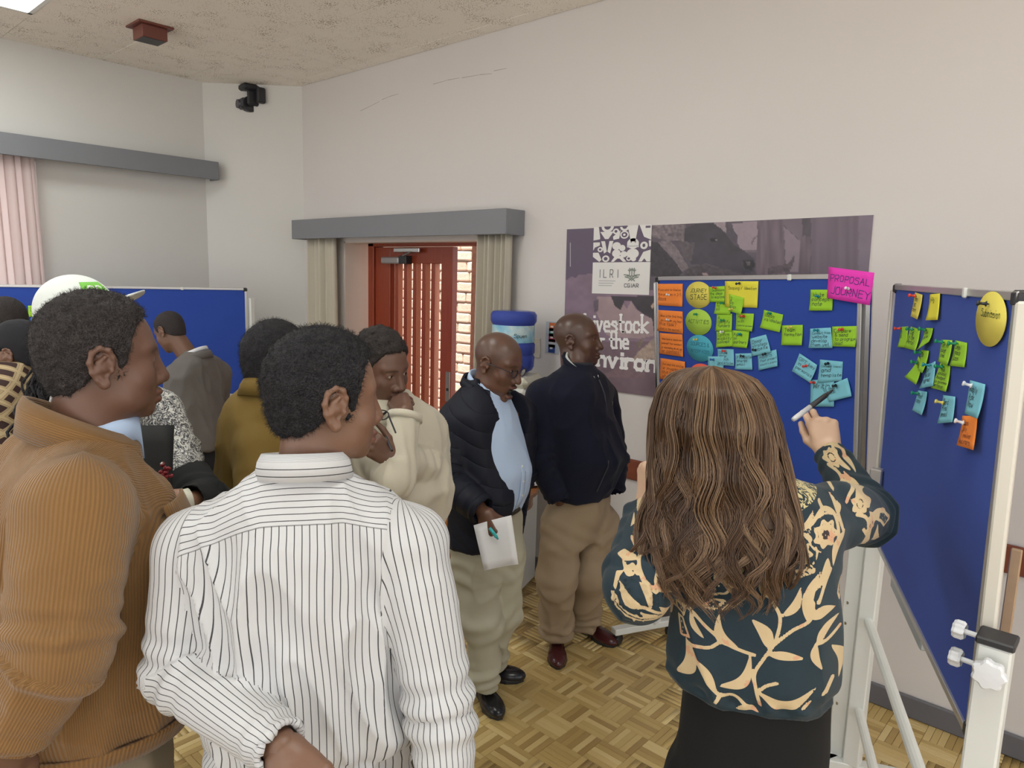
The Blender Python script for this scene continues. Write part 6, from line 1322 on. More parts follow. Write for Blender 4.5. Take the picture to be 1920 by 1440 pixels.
# paper and pen held by that hand
pc4 = [at_depth(*q) for q in ((888, 985, 2.70), (959, 966, 2.66), (972, 1058, 2.62), (908, 1070, 2.66))]
pme = npmesh('paper_sheet', np.array([pc4[0]*(1-u)*(1-v)+pc4[1]*u*(1-v)+pc4[2]*u*v+pc4[3]*(1-u)*v+CD*.008*math.sin(PI*u) for v in np.linspace(0, 1, 7) for u in np.linspace(0, 1, 7)])-pc4[0], [(j*7+i, j*7+i+1, (j+1)*7+i+1, (j+1)*7+i) for j in range(6) for i in range(6)])
po = obj('paper_sheet', pme, mat('white_paper', (.78, .78, .80), .8), None, True); po.location = pc4[0]; po.modifiers.new('solid', 'SOLIDIFY').thickness = .0015; tag(po, 'white sheet of paper held by the yawning man', 'paper')
c0_ = at_depth(918, 990, 2.655); c1_ = at_depth(931, 1007, 2.645); e = empty('marker_pen', c0_, 0, 'turquoise marker pen against the white paper in the yawning man\'s hand', 'pen'); MB().tube([(0, 0, 0), tuple(c1_-c0_)], [.006, .0065], 12).build('barrel', mat('turquoise_plastic', (.03, .45, .48), .3), e, True); MB().tube([tuple(c1_-c0_), tuple((c1_-c0_)*1.25)], [.005, .003], 12).build('tip', mat('turquoise_tip', (.02, .35, .38), .4), e, True)
# ---------------------------------------------------------------- man in the navy fleece
P = Person(1083, 900, 3.36, 64, 'man in a navy fleece and beige trousers, hands in pockets, in front of the poster')
zs = P.zp(1075, 716, 3.36); zh = P.zp(1090, 925, 3.36); hx = P.J(1084, 636, 3.35); M_navy = clothmat('navy_fleece', (.0065, .0085, .022), .9, 400, .2, sheen=.06)
rsh, rel, rwr = P.J(1020, 745, 3.26), P.J(1012, 860, 3.22), P.J(1048, 936, 3.22); lsh, lel, lwr = P.J(1128, 745, 3.52), P.J(1150, 860, 3.52), P.J(1150, 925, 3.46)
arms = [dict(p=[rsh, rel, rwr], r=[.084, .070, .055], nb=(.05, -.02, zs+.02), rn=.06, ref=(1, 0, 0)), dict(p=[lsh, lel, lwr], r=[.082, .070, .055], nb=(-.05, -.02, zs+.02), rn=.06, ref=(-1, 0, 0))]
secs = gsecs(zh, zs, (.172, .198, .20), (.140, .155, .132), belly=.035, cy=(.01, .01, 0, -.005))
fj = P.garment('fleece', M_navy, secs, arms, .0075, 2.3, .06, .014, (.006, .008), 13, fsc=1.4, coords=False)
P.collar(M_navy, (0, -.010), (.080, .078), zs+.04, .058, .010, .42, .045, .008, parent=fj, point=.0)
P.collar(clothmat('pale_shirt', (.62, .66, .66)), (0, -.002), (.070, .070), zs+.058, .034, .03, .25, .050, .010, name='shirt_collar', point=.03)
M_zip = mat('dark_zip', (.04, .042, .055), .4)
MB().tube([surf(secs, -.02, zz, .004) for zz in np.linspace(zs-.14, zs+.03, 6)], .003, 8).build('zip', M_zip, fj)
MB().tube([surf(secs, .62-.02*k, zh+.06+.03*k, .005) for k in range(6)], .0025, 8).build('pocket_zip', M_zip, fj)
lg = surf(secs, -.50, zs-.09, .004); nrm = np.array([math.sin(-.5), math.cos(-.5), 0]); tg = np.array([nrm[1], -nrm[0], 0])
lgq = []
cc = [(0+.5*math.cos(a), .5*math.sin(a)) for a in np.linspace(0, 2*PI, 13)]; lgq += ribbons([cc, [(-.2, -.3), (0, .1), (.3, .3)], [(-.3, .2), (.1, -.1)]], .22)
for k, tx in enumerate(('WAVU', 'fleece')): 
    stt, tw_ = text_strokes('------'[:5]); lgq += [[(1.0+px_*.10, .25-.5*k+py_*.05-.1) for px_, py_ in q__] for q__ in ribbons(stt, .9)]
LV = []; LF = []
for i_, q__ in enumerate(lgq): n0 = len(LV); LV += [tuple(lg-tg*a_*.018+ez*b__*.018+nrm*(.001+.0001*(i_ % 5))) for a_, b__ in q__]; LF.append((n0, n0+1, n0+2, n0+3))
me = bpy.data.meshes.new('chest_emblem'); me.from_pydata(LV, [], LF); obj('chest_emblem', me, M_inkw, fj)
P.head(hx, yaw=14, pitch=-3, sc=1.06, opt=dict(nose=1.1, lips=1.15, jaw=1.08, stubble=.55, cheek=1.08), nb=(0, -.02, zs-.02), h=.003, nr=(.064, .072))
P.hand(rwr+np.array([-.035, -.01, -.01]), np.array([-.25, .25, -1]), (1, .2, 0), 'R', rel, 'relaxed')
P.body(SK['d'], [([(0, 0, 1.0), (0, -.01, zs-.05), (0, -.02, zs+.05)], [.1, .09, .05]), ([rsh, rel, rwr+(rel-rwr)*.3], [.042, .034, .026]), ([lsh, lel, lwr+(lel-lwr)*.3], [.042, .034, .026])]); P.eyes()
tb = clothmat('beige_trousers', (.31, .235, .155), .85, 700, .07)
hr, hl = P.J(1050, 985, 3.32), P.J(1122, 985, 3.44); rkn, lkn = P.J(1046, 1085, 3.32), P.J(1104, 1075, 3.44); ran, lan = P.L(on_plane(1043, 1190, (0, 0, .08), ez)), P.L(on_plane(1094, 1168, (0, 0, .08), ez)); ran[2] = lan[2] = .07
P.trousers(tb, zh+.05, [(hr, rkn, ran), (hl, lkn, lan)], .160, .130, 0, .01, .009, .080, .085, .009, 6, .098, zh-.18)
M_ox = mat('oxblood_leather', (.060, .012, .014), .2)
shoe_px(P, (1042, 1200), (1048, 1268), M_ox, .285); shoe_px(P, (1080, 1172), (1166, 1222), M_ox, .29)
# ---------------------------------------------------------------- man in the olive jacket behind the striped shirt
P = Person(520, 800, 2.15, 148, 'man in a mustard olive jacket, mostly hidden behind the striped shirt man')
zs = P.zp(500, 775, 2.15); zh = P.zp(520, 1060, 2.15); hx = P.J(520, 682, 2.14); M_ol = clothmat('olive_canvas', (.165, .105, .022), .75, 800, .1)
lsh, lel, lwr = P.J(497, 845, 2.06), P.J(492, 965, 1.98), P.J(560, 960, 1.95); rsh = P.J(585, 830, 2.26); rel, rwr = P.J(585, 950, 2.28), P.J(580, 1000, 2.3)
secs = gsecs(zh, zs, (.19, .195, .19), (.15, .15, .125))
P.garment('jacket', M_ol, secs, [dict(p=[lsh, lel, lwr], r=[.086, .072, .056], nb=(-.05, -.02, zs+.02), rn=.07), dict(p=[rsh, rel, rwr], r=[.084, .07, .056], nb=(.05, -.02, zs+.02), rn=.07)], .009, 2.3, .06, .016, (.007, .009), 17, fsc=1.5, coords=False)
P.collar(M_ol, (0, -.015), (.078, .076), zs+.04, .05, .045, .4, .03, .022)
P.head(hx, yaw=-10, pitch=6, nb=(0, -.02, zs-.02), h=.004); P.body(SK['c'], [([(0, 0, 1.0), (0, -.01, zs-.05), (0, -.02, zs+.05)], [.1, .09, .05]), ([rsh, rel, rwr+(rel-rwr)*.3], [.042, .034, .026]), ([lsh, lel, lwr+(lel-lwr)*.3], [.042, .034, .026])]); P.eyes()
P.hair(dict(t=.012, top=.005, noise=.006, freq=90), HM['black'], .004, 3500, .010)
P.trousers(clothmat('dark_grey_trousers', (.03, .03, .035)), zh+.03, [((.09, 0, zh-.12), (.1, .02, .46), (.1, 0, .06)), ((-.09, 0, zh-.12), (-.1, .02, .46), (-.1, 0, .06))], .165, .13, 0, 0, .016)
for sx in (-.1, .1): P.shoe((sx, -.08), 0, M_belt, M_dark, h=.01)
# ---------------------------------------------------------------- man in the grey blazer at the far board
P = Person(368, 700, 4.45, 232, 'man in a grey blazer with bowed head by the far left board')
zs = P.zp(370, 688, 4.45); zh = P.zp(365, 842, 4.45); hx = P.J(318, 621, 4.42); M_gb = clothmat('grey_tweed', (.135, .125, .118), .9, 260, .25, bstr=.4)
lsh, lel, lwr = P.J(332, 705, 4.40), P.J(332, 785, 4.38), P.J(306, 780, 4.6); rsh = P.J(410, 700, 4.62); rel, rwr = P.J(408, 780, 4.75), P.J(360, 790, 4.85)
secs = gsecs(zh, zs, (.205, .185, .19), (.16, .14, .125))
bz = P.garment('blazer', M_gb, secs, [dict(p=[lsh, lel, lwr], r=[.078, .068, .055], nb=(-.05, -.0, zs+.02), rn=.07), dict(p=[rsh, rel, rwr], r=[.078, .066, .052], nb=(.05, -.0, zs+.02), rn=.07)], .010, 2.3, .06, .012, (.006, .007), 19, fsc=1.3, coords=False)
P.collar(M_gb, (0, .0), (.082, .08), zs+.035, .045, .045, .5, .03, .02, parent=bz); P.collar(clothmat('white_shirt', (.62, .64, .68)), (0, .008), (.07, .07), zs+.06, .035, .02, .2, .04, .010, name='shirt_collar', parent=bz)
P.head(hx, yaw=-8, pitch=30, opt=dict(stubble=.5), nb=(0, -.01, zs-.02), h=.0045); P.body(SK['b'], [([(0, 0, 1.0), (0, -.01, zs-.05), (0, -.0, zs+.05)], [.1, .09, .05]), ([rsh, rel, rwr+(rel-rwr)*.3], [.042, .034, .026]), ([lsh, lel, lwr+(lel-lwr)*.3], [.042, .034, .026])]); P.eyes()
P.hair(dict(t=.004, noise=.002), HM['grey'], .005)
P.trousers(clothmat('charcoal_trousers', (.014, .015, .018)), zh+.04, [((.085, 0, zh-.10), (.09, .02, .44), (.09, 0, .06)), ((-.085, 0, zh-.10), (-.09, .02, .44), (-.09, 0, .06))], .165, .13, 0, 0, .014, .085, .09)
for sx in (-.09, .09): P.shoe((sx, -.08), 0, M_belt, M_dark, h=.009)
# ---------------------------------------------------------------- person in the white cap, printed shirt and black jacket
P = Person(190, 800, 1.98, 74, 'person in a white cap and black-and-white printed shirt behind the corduroy jacket')
zs = P.zp(200, 735, 1.98); zh = P.zp(220, 1000, 1.98); hx = P.J(152, 602, 2.08)
t = NT('black_white_print'); oc = t.objco(); v = t.voro(75, oc); nn = t.noise(60, 4, oc, .6, 2.0); t.col(t.ramp(nn, [(.44, (.60, .60, .57)), (.50, (.02, .02, .03)), (.56, (.03, .03, .04)), (.60, (.62, .62, .60))])); t.rough(.8); M_prt = t.m
M_bk_c = clothmat('black_crepe', (.010, .011, .012), .85, 600, .2)
rsh, rel, rwr = P.J(150, 790, 1.86), P.J(190, 930, 1.80), P.J(300, 950, 1.80); lsh, lel, lwr = P.J(300, 772, 2.08), P.J(386, 946, 1.86), P.J(352, 938, 1.76)
secs = gsecs(zh-.1, zs, (.175, .165, .175), (.15, .14, .115))
shp = P.garment('shirt', M_prt, secs, [dict(p=[rsh, rel, rwr], r=[.066, .055, .045], nb=(.05, -.02, zs+.02), rn=.05), dict(p=[lsh, P.J(328, 850, 2.03), P.J(352, 902, 1.96)], r=[.066, .060, .058], nb=(-.05, -.02, zs+.03), rn=.055)], .009, 2.3, .05, .012, (.004, .006), 23, coords=False)
sq_ = P.J(356, 900, 1.97)
P.garment('black_sleeve', M_bk_c, [(sq_[2]-.04, sq_[0], sq_[1], .03, .03), (sq_[2]+.04, sq_[0], sq_[1], .03, .03)], [dict(p=[P.J(356, 900, 1.97), lel, lwr], r=[.060, .060, .042])], .008, 2.3, .04, .02, (.003, .006), 24, coords=False)
P.hand(lwr, P.J(305, 950, 1.72)-lwr, P.Ri @ (-ray(330, 940))+np.array([0, 0, .5]), 'L', lel, 'relaxed', sc=.95)
wq = lwr+(P.J(305, 950, 1.72)-lwr)*.06
dvw = P.J(305, 950, 1.72)-lwr; dvw /= np.linalg.norm(dvw); MB().lathe([(.026, -.010), (.0295, -.009), (.0295, .009), (.026, .010)], 24, M=Matrix.Translation(Vector(wq)) @ Vector(dvw).to_track_quat('Z', 'Y').to_matrix().to_4x4()).build('watch_strap', mat('white_strap', (.66, .66, .55), .4), P.e, True)
P.head(hx, yaw=-10, pitch=-3, opt=dict(jaw=.92), nb=(0, -.02, zs-.02), h=.004); P.body(skinmat('skin_tan', (.34, .18, .11)), [([(0, 0, 1.0), (0, -.01, zs-.05), (0, -.02, zs+.05)], [.1, .09, .05])]); P.eyes()
M_cap = clothmat('white_cap_cotton', (.68, .72, .70), .8, 700, .04); mm = P.mat4()
V, Fq = sculpt(lambda x, y, z: np.maximum(np.maximum(ell(x, y, z, (0, -.012, .030), (.088, .112, .105)), .012+y*.22-z+.01), -ell(x, y, z, (0, -.012, .026), (.083, .107, .098))), (-.12, -.15, -.03), (.12, .13, .16), .0045)
cap = obj('cap', npmesh('cap', (P.R @ (V*P.hs).T).T+P.hc, Fq), M_cap, P.e, True)
BV = []; nbu = 16
for dz in (0, -.005):
    for j in range(6):
        for i in range(nbu+1):
            a = -1.15+2.3*i/nbu; r = j/5; x = math.sin(a)*(.082+.0*r); y0 = math.cos(a)*.100-.012; ln = .098*math.cos(a*.95)**.6*r; BV.append(mm @ Vector((x*(1-.05*r), y0+ln, .056+.030*r-.036*(x/.08)**2*(.4+.8*r)+dz+.0)))
K = 6*(nbu+1); BF = []
for j in range(5):
    for i in range(nbu): a = j*(nbu+1)+i; BF += [(a, a+1, a+nbu+2, a+nbu+1), (K+a, K+a+nbu+1, K+a+nbu+2, K+a+1)]
for i in range(nbu): a = 5*(nbu+1)+i; BF.append((a, a+1, K+a+1, K+a))
for j in range(5):
    for i in (0, nbu): a = j*(nbu+1)+i; b2_ = a+nbu+1; BF.append((a, b2_, K+b2_, K+a))
bme = bpy.data.meshes.new('cap_brim'); bme.from_pydata([tuple(v) for v in BV], [], BF); obj('cap_brim', bme, M_cap, cap, True)
def capxy(a, z, off=.0015): k = math.sqrt(max(0, 1-((z-.030)/.105)**2)); return mm @ Vector(((.088+off)*k*math.sin(a), -.012+(.112+off)*k*math.cos(a), z))
rows = [[capxy(a, z) for a in np.linspace(.02, .95, 12)] for z in np.linspace(.062, .112, 8)]
patch(P, mat('cap_green_print', (.17, .50, .06), .7), cap, 'green_badge', rows, .001)
lt, tw_ = text_strokes('CG'); lv = []; lf = []
for i_, q__ in enumerate(ribbons(lt, 1.1)): n0 = len(lv); lv += [tuple(capxy(.75-x_/tw_*.5, .076+y_*.0035, .003)) for x_, y_ in q__]; lf.append((n0, n0+1, n0+2, n0+3))
me = bpy.data.meshes.new('cap_lettering'); me.from_pydata(lv, [], lf); obj('cap_lettering', me, M_inkw, cap)
# curly dark tail of hair hanging down the back
mb = MB(); rs_ = np.random.default_rng(5); pA, pB = P.J(96, 640, 2.06), P.J(76, 740, 2.02); pC, pD = P.J(72, 800, 1.98), P.J(50, 860, 1.94)
for k in range(70):
    o_ = rs_.normal(0, .026, 3); ph = rs_.uniform(0, 6); r_ = rs_.uniform(.006, .012); pts = []
    for u in np.linspace(0, 1, 22):
        c_ = (pA*(1-u)**3+3*pB*u*(1-u)**2+3*pC*u*u*(1-u)+pD*u**3)+o_*(.5+u*.7*(1-u*.4)); pts.append(tuple(c_+np.array([math.cos(ph+u*30), math.sin(ph+u*30), 0])*r_))
    mb.tube(pts[:rs_.integers(14, 23)], .0042, 4)
o = mb.build('curly_tail', HM['black'], P.e, True); o['kind'] = 'stuff'
# black folder with a small red flower pinned, held to the chest
fq = [P.J(*q) for q in ((238, 800, 1.80), (327, 798, 1.84), (322, 935, 1.80), (238, 935, 1.76))]
fo = np.array([(1-u)*(1-v)*fq[0]+u*(1-v)*fq[1]+u*v*fq[2]+(1-u)*v*fq[3] for v in np.linspace(0, 1, 5) for u in np.linspace(0, 1, 5)])
wo = [P.Ri.T @ q + P.g for q in fo]; fb = wo[0]
fme = npmesh('folder', np.array(wo)-fb, [(j*5+i, j*5+i+1, (j+1)*5+i+1, (j+1)*5+i) for j in range(4) for i in range(4)]); fob = obj('folder', fme, mat('black_folder_card', (.004, .0045, .005), .7), None); fob.location = fb; fob.modifiers.new('solid', 'SOLIDIFY').thickness = .012; tag(fob, 'flat black folder held in front of the printed shirt', 'folder')
rp = at_depth(309, 886, 1.74); e = empty('flower_brooch', rp, 0, 'small red flower brooch with a pale bead on black cloth', 'brooch'); mb = MB()
for k in range(9): a = k*2.4; rr = .003+.0016*k; q = Vector(-CU*rr*math.sin(a)*1.6+CR*rr*math.cos(a)); mb.lathe([(.001, -.004), (.006, -.002), (.007, .002), (.003, .005)], 8, M=Matrix.Translation(q) @ Matrix.Rotation(a, 4, 'X'))
mb.build('petals', mat('red_petal', (.20, .008, .015), .4), e, True); MB().lathe([(.001, -.004), (.006, 0), (.001, .004)], 10, M=Matrix.Translation(Vector(CU*.022-CR*.006))).build('bead', M_white, e, True)
P.trousers(M_bk_c, zh+.02, [((.085, 0, zh-.14), (.09, .02, .44), (.09, 0, .06)), ((-.085, 0, zh-.14), (-.09, .02, .44), (-.09, 0, .06))], .16, .13, 0, 0, .016)
for sx in (-.09, .09): P.shoe((sx, -.08), 0, M_belt, M_dark, h=.01)
# ---------------------------------------------------------------- woman with a black headscarf, far left
P = Person(20, 800, 2.55, 236, 'woman in a black headscarf and brown lattice patterned dress at the left edge')
zs = P.zp(30, 725, 2.55); hx = P.J(34, 662, 2.55)
t = NT('brown_lattice_print'); oc = t.objco(); mp = t.mapping(oc, (1, 1, 1), (0, PI/4, 0)); sp = t.n('ShaderNodeSeparateXYZ'); t.l(mp, sp.inputs[0])
fx_ = t.math('ABSOLUTE', t.math('SUBTRACT', t.math('FRACT', t.math('MULTIPLY', sp.outputs[0], 25.0)), .5)); fz_ = t.math('ABSOLUTE', t.math('SUBTRACT', t.math('FRACT', t.math('MULTIPLY', sp.outputs[2], 25.0)), .5)); mx_ = t.math('MAXIMUM', fx_, fz_)
t.col(t.ramp(mx_, [(.0, (.035, .014, .012)), (.26, (.035, .014, .012)), (.29, (.40, .30, .17)), (.37, (.40, .30, .17)), (.385, (.10, .06, .03)), (.405, (.46, .36, .21))])); t.rough(.8); M_lat = t.m
rsh = P.J(78, 770, 2.62); rel, rwr = P.J(75, 900, 2.7), P.J(40, 960, 2.8); lsh = P.J(-42, 765, 2.45); lel, lwr = P.J(-50, 880, 2.4), P.J(-60, 960, 2.6)
P.garment('dress', M_lat, [(.25, 0, 0, .22, .18)]+gsecs(.75, zs, (.2, .16, .165), (.16, .13, .115)), [dict(p=[rsh, rel, rwr], r=[.066, .055, .05], nb=(.05, -.02, zs+.02), rn=.05), dict(p=[lsh, lel, lwr], r=[.066, .055, .05], nb=(-.05, -.02, zs+.02), rn=.05)], .011, 2.3, .05, .012, (.004, .005), 29, coords=False)
P.head(hx, yaw=-4, pitch=8, sc=.95, opt=dict(jaw=.92), nb=(0, -.02, zs-.02), h=.004, nr=(.05, .056)); P.hand(rwr, (-.3, .5, -.6), (1, 0, 0), 'R', rel, 'relaxed', sc=.9, h=.005)
P.body(SK['b'], [([(0, 0, 1.0), (0, -.01, zs-.05), (0, -.02, zs+.05)], [.08, .08, .05]), ([(0, 0, 1.0), (-.08, 0, .5), (-.08, 0, .05)], [.08, .07, .04]), ([(0, 0, 1.0), (.08, 0, .5), (.08, 0, .05)], [.08, .07, .04]), ([rsh, rel, rwr+(rel-rwr)*.3], [.042, .034, .026]), ([lsh, lel, lwr+(lel-lwr)*.3], [.042, .034, .026])]); P.eyes()
P.hair(dict(t=.010, top=.0, noise=.002, freq=60, line=([-.14, -.09, -.062, -.035, -.012, .01, .03, .05, .075, .12], [-.062, -.060, -.05, -.02, .006, .016, .030, .040, .046, .05])), clothmat('black_jersey', (.016, .016, .02), .8, 500, .2), .0045).name = 'headscarf'
V, Fq = sculpt(lambda x, y, z: sph(x, y, z, (0, -.125, -.025), .038)-.006*vn(x*90, y*90, z*90), (-.06, -.18, -.08), (.06, -.06, .04), .005); obj('hair_bun', npmesh('hair_bun', (P.R @ (V*P.hs).T).T+P.hc, Fq), HM['black'], P.e, True)
for sd in (1, -1): MB().tube([P.H((sd*.082+.0*math.cos(a), -.010+.007*math.cos(a), -.050+.009*math.sin(a))) for a in np.linspace(0, 2*PI, 13)], .0018, 6).build('earring', mat('gold', (.8, .55, .2), .2, 1.0) if sd > 0 else bpy.data.materials['gold'], P.e, True)
for sx in (-.08, .08): P.shoe((sx, -.08), 0, M_belt, M_dark, .24, h=.01)
# ---------------------------------------------------------------- man in a dark suit beyond the headscarf
P = Person(2, 700, 3.25, 205, 'man with close-cropped hair in a dark suit at the left edge, beyond the headscarf')
zs = P.zp(0, 668, 3.25); hx = P.J(8, 606, 3.25); M_ds = clothmat('dark_suit', (.016, .017, .020), .85, 500, .15)
secs = gsecs(.80, zs, (.20, .18, .19), (.15, .14, .125))
P.garment('suit_jacket', M_ds, secs, [dict(p=[(.20, 0, zs-.04), (.25, 0, zs-.32), (.24, .08, zs-.55)], r=[.07, .06, .05], nb=(.05, 0, zs+.02), rn=.06), dict(p=[(-.20, 0, zs-.04), (-.25, 0, zs-.32), (-.24, .08, zs-.55)], r=[.07, .06, .05], nb=(-.05, 0, zs+.02), rn=.06)], .012, 2.3, .06, .012, (.004, .005), 31, coords=False)
P.head(hx, yaw=10, pitch=6, nb=(0, -.02, zs-.02), h=.0045); P.body(SK['d'], [([(0, 0, 1.0), (0, -.01, zs-.05), (0, -.02, zs+.05)], [.1, .09, .05])]); P.eyes(); P.hair(dict(t=.005, noise=.002), HM['dark'], .005)
P.trousers(M_ds, .84, [((.09, 0, .72), (.1, .02, .44), (.1, 0, .06)), ((-.09, 0, .72), (-.1, .02, .44), (-.1, 0, .06))], .165, .13, 0, 0, .018)
for sx in (-.1, .1): P.shoe((sx, -.08), 0, M_belt, M_dark, h=.01)

q0_, q1_ = at_depth(1896, 1020, 1.50), at_depth(1884, 1190, 1.50); e = empty('wooden_batten', (q1_[0], q1_[1], 0), 0, 'tan wooden batten standing behind the right upright of the turned board', 'batten')
MB().bbox((-.010, -.006, 0), (.010, .006, q0_[2]), .002).build('batten', mat('tan_hardboard', (.42, .28, .16), .7, nscale=30, namp=.15), e)
# ================================================================ WOMAN WITH LONG HAIR (front right)
P = Person(1415, 1100, 1.34, 184, 'woman with long brown hair and a teal blouse printed with cream leaves, raising a pen')
D0 = 1.34; PB = 1.24
zs = P.zp(1400, 955, D0); zh = P.zp(1410, 1325, 1.26)
lsh, lel, lwr = P.J(1238, 1010, 1.36), P.J(1196, 1100, 1.31), P.J(1212, 955, 1.44)
rsh, rel, rwr = P.J(1562, 965, 1.38), P.J(1622, 965, 1.58), P.J(1556, 850, 1.74)
cw = P.J(1412, 1200, D0)[0]; cs = P.J(1408, 960, D0)[0]
wd = lambda a, b, y: (P.J(b, y, D0)[0]-P.J(a, y, D0)[0])/2
secs = [(zh-.005, cw, 0, abs(wd(1262, 1566, 1320)), .125), (zh+.04, cw, 0, abs(wd(1252, 1580, 1280)), .135), (zh+.12, cw-.0, 0, abs(wd(1255, 1572, 1220)), .128), (zh+.22, (cw+cs)/2, 0, abs(wd(1262, 1570, 1120)), .118), (zs-.08, cs, 0, abs(wd(1238, 1580, 1030)), .108), (zs, cs, -.005, .152, .090), (zs+.055, cs-.012, -.01, .085, .065), (zs+.085, cs-.02, -.01, .058, .056)]
arms = [dict(p=[lsh, lel, lwr], r=[.064, .062, .042], nb=(cs-.06, -.01, zs+.01), rn=.05, ref=(0, -1, 0), k=.025), dict(p=[rsh, rel, rwr], r=[.064, .060, .036], nb=(cs+.06, -.01, zs+.01), rn=.05, ref=(0, -1, 0), k=.025)]
# ---- printed pattern: leaf, stem, flower and dotted-band distance fields laid out on the cloth
def bp(px, py): q = P.J(px, py, PB); return np.array([q[0], q[2]])
def leaf(u, v, b, t, w, c=0.0):
    b, t = np.array(b), np.array(t); e = t-b; L_ = np.linalg.norm(e); e /= L_; n_ = np.array([-e[1], e[0]]); s = ((u-b[0])*e[0]+(v-b[1])*e[1])/L_; p = (u-b[0])*n_[0]+(v-b[1])*n_[1]
    sc = np.clip(s, 0, 1); hw = w*np.sin(PI*sc**.85)**.8*(1-.25*sc); d = np.abs(p-c*L_*np.sin(PI*sc*1.15))-hw; out = np.maximum(-s, s-1)*L_; return np.where(out > 0, np.hypot(np.maximum(np.abs(p-c*L_*np.sin(PI*sc*1.15)), 0), out), d)
def pline(u, v, pts, r):
    d = np.full(u.shape, 9.0)
    for a, b in zip(pts, pts[1:]):
        e = np.array(b)-np.array(a); t = np.clip(((u-a[0])*e[0]+(v-a[1])*e[1])/(e@e+1e-12), 0, 1); d = np.minimum(d, np.hypot(u-a[0]-t*e[0], v-a[1]-t*e[1]))
    return d-r
def smooth(pts, n=8):
    p = np.array(pts, float); o = []
    for i in range(len(p)-1):
        p0, p1, p2, p3 = p[max(i-1, 0)], p[i], p[i+1], p[min(i+2, len(p)-1)]
        for t in np.linspace(0, 1, n, endpoint=False): o.append(.5*((2*p1)+(-p0+p2)*t+(2*p0-5*p1+4*p2-p3)*t*t+(-p0+3*p1-3*p2+p3)*t**3))
    return [tuple(q) for q in o]+[tuple(p[-1])]
kz = lambda a, c: (1120+a/3.4286, 1060+c/3.4286)      # zoom of the lower blouse
ku = lambda a, c: (1120+a/3.4286, 680+c/3.4286)       # zoom of the upper blouse
LEAVES = [(kz(1100, 500), kz(1000, 320), .019, -.12), (kz(1185, 290), kz(1310, 105), .013, -.12), (kz(1095, 540), kz(1330, 555), .013, .02), (kz(1035, 800), kz(1405, 775), .017, -.22), (kz(1340, 320), kz(1400, 0), .014, .08), (kz(1360, 300), kz(1520, 245), .016, .1), (kz(1390, 455), kz(1545, 300), .012, .1), (kz(1385, 460), kz(1420, 640), .011, -.1), (kz(1490, 490), kz(1570, 740), .012, .15), (kz(900, 530), kz(760, 330), .016, .22), (kz(785, 800), kz(1010, 570), .017, -.22), (kz(505, 830), kz(600, 560), .020, -.18), (kz(620, 660), kz(785, 855), .010, .08), (kz(890, 945), kz(1045, 940), .010, .2), (kz(690, 515), kz(600, 350), .008, .1), (kz(480, 150), kz(390, 0), .014, -.15), (ku(520, 1440), ku(370, 1210), .016, -.1), (kz(1095, 180), kz(1050, 40), .011, .1), (kz(1290, 890), kz(1370, 820), .005, 0), (ku(1460, 1230), ku(1380, 1440), .012, .1), (ku(1600, 1090), ku(1490, 1290), .013, -.1), (ku(1290, 1050), ku(1380, 945), .009, -.1), (ku(1360, 1110), ku(1300, 1060), .007, 0), (kz(450, 500), kz(470, 390), .009, .1), (ku(1570, 1010), ku(1590, 930), .009, 0), (ku(1550, 905), ku(1600, 850), .008, 0)]
STEMS = [[kz(1045, 895), kz(1020, 790), kz(1010, 680), kz(1070, 570), kz(1140, 450), kz(1170, 300), kz(1120, 200), kz(1060, 100)], [kz(1110, 495), kz(1240, 380), kz(1350, 310), kz(1370, 200)], [kz(1030, 800), kz(1080, 750), kz(1150, 720)], [kz(600, 340), kz(700, 430), kz(830, 515), kz(930, 545), kz(1010, 560)], [kz(605, 585), kz(720, 565), kz(790, 515), kz(860, 520)], [kz(600, 580), kz(660, 700), kz(780, 850), kz(880, 850), kz(1000, 930)], [kz(770, 905), kz(800, 850)], [kz(380, 240), kz(500, 310), kz(600, 340)], [kz(270, 0), kz(380, 110), kz(500, 160), kz(640, 210)], [kz(1400, 200), kz(1480, 0)], [kz(1390, 460), kz(1460, 440), kz(1550, 390)], [ku(1170, 1080), ku(1240, 1040), ku(1280, 1110), ku(1290, 1190)], [ku(1370, 1010), ku(1440, 950), ku(1530, 1000), ku(1545, 1130)], [ku(1510, 880), ku(1540, 920), ku(1560, 1000), ku(1580, 1080)], [ku(1430, 910), ku(1440, 960), ku(1400, 980)], [ku(1170, 1150), ku(1180, 1300), ku(1240, 1310)], [kz(560, 0), kz(575, 100), kz(640, 210)], [ku(760, 1400), ku(780, 1310), ku(860, 1280)]]
FLOW = [(ku(1450, 1085), .020), (ku(1275, 1195), .020), (ku(1085, 1255), .020), (ku(860, 1330), .019), (ku(1580, 720), .014)]
DOTS = [([kz(690, 190), kz(780, 110), kz(890, 100), kz(830, 180), kz(740, 205)],), ([kz(800, 300), kz(900, 200), kz(1010, 75), kz(960, 180), kz(880, 260)],), ([kz(680, 300), kz(740, 240), kz(820, 230), kz(760, 300)],), ([kz(500, 340), kz(580, 350), kz(570, 400), kz(505, 390)],), ([kz(520, 430), kz(560, 430), kz(600, 540), kz(535, 555)],), ([ku(420, 1080), ku(470, 1060), ku(540, 1150), ku(520, 1210), ku(450, 1190)],), ([ku(1180, 1340), ku(1370, 1290), ku(1370, 1310), ku(1250, 1360)],), ([kz(1540, 180), kz(1580, 90), kz(1600, 180), kz(1560, 230)],), ([kz(1430, 800), kz(1500, 700), kz(1515, 710), kz(1460, 790)],), ([ku(530, 1010), ku(600, 1060), ku(550, 1100)],)]
YOKE = [ku(1180, 720), ku(1500, 690), ku(1580, 760), ku(1430, 880), ku(1280, 950), ku(1200, 900)]
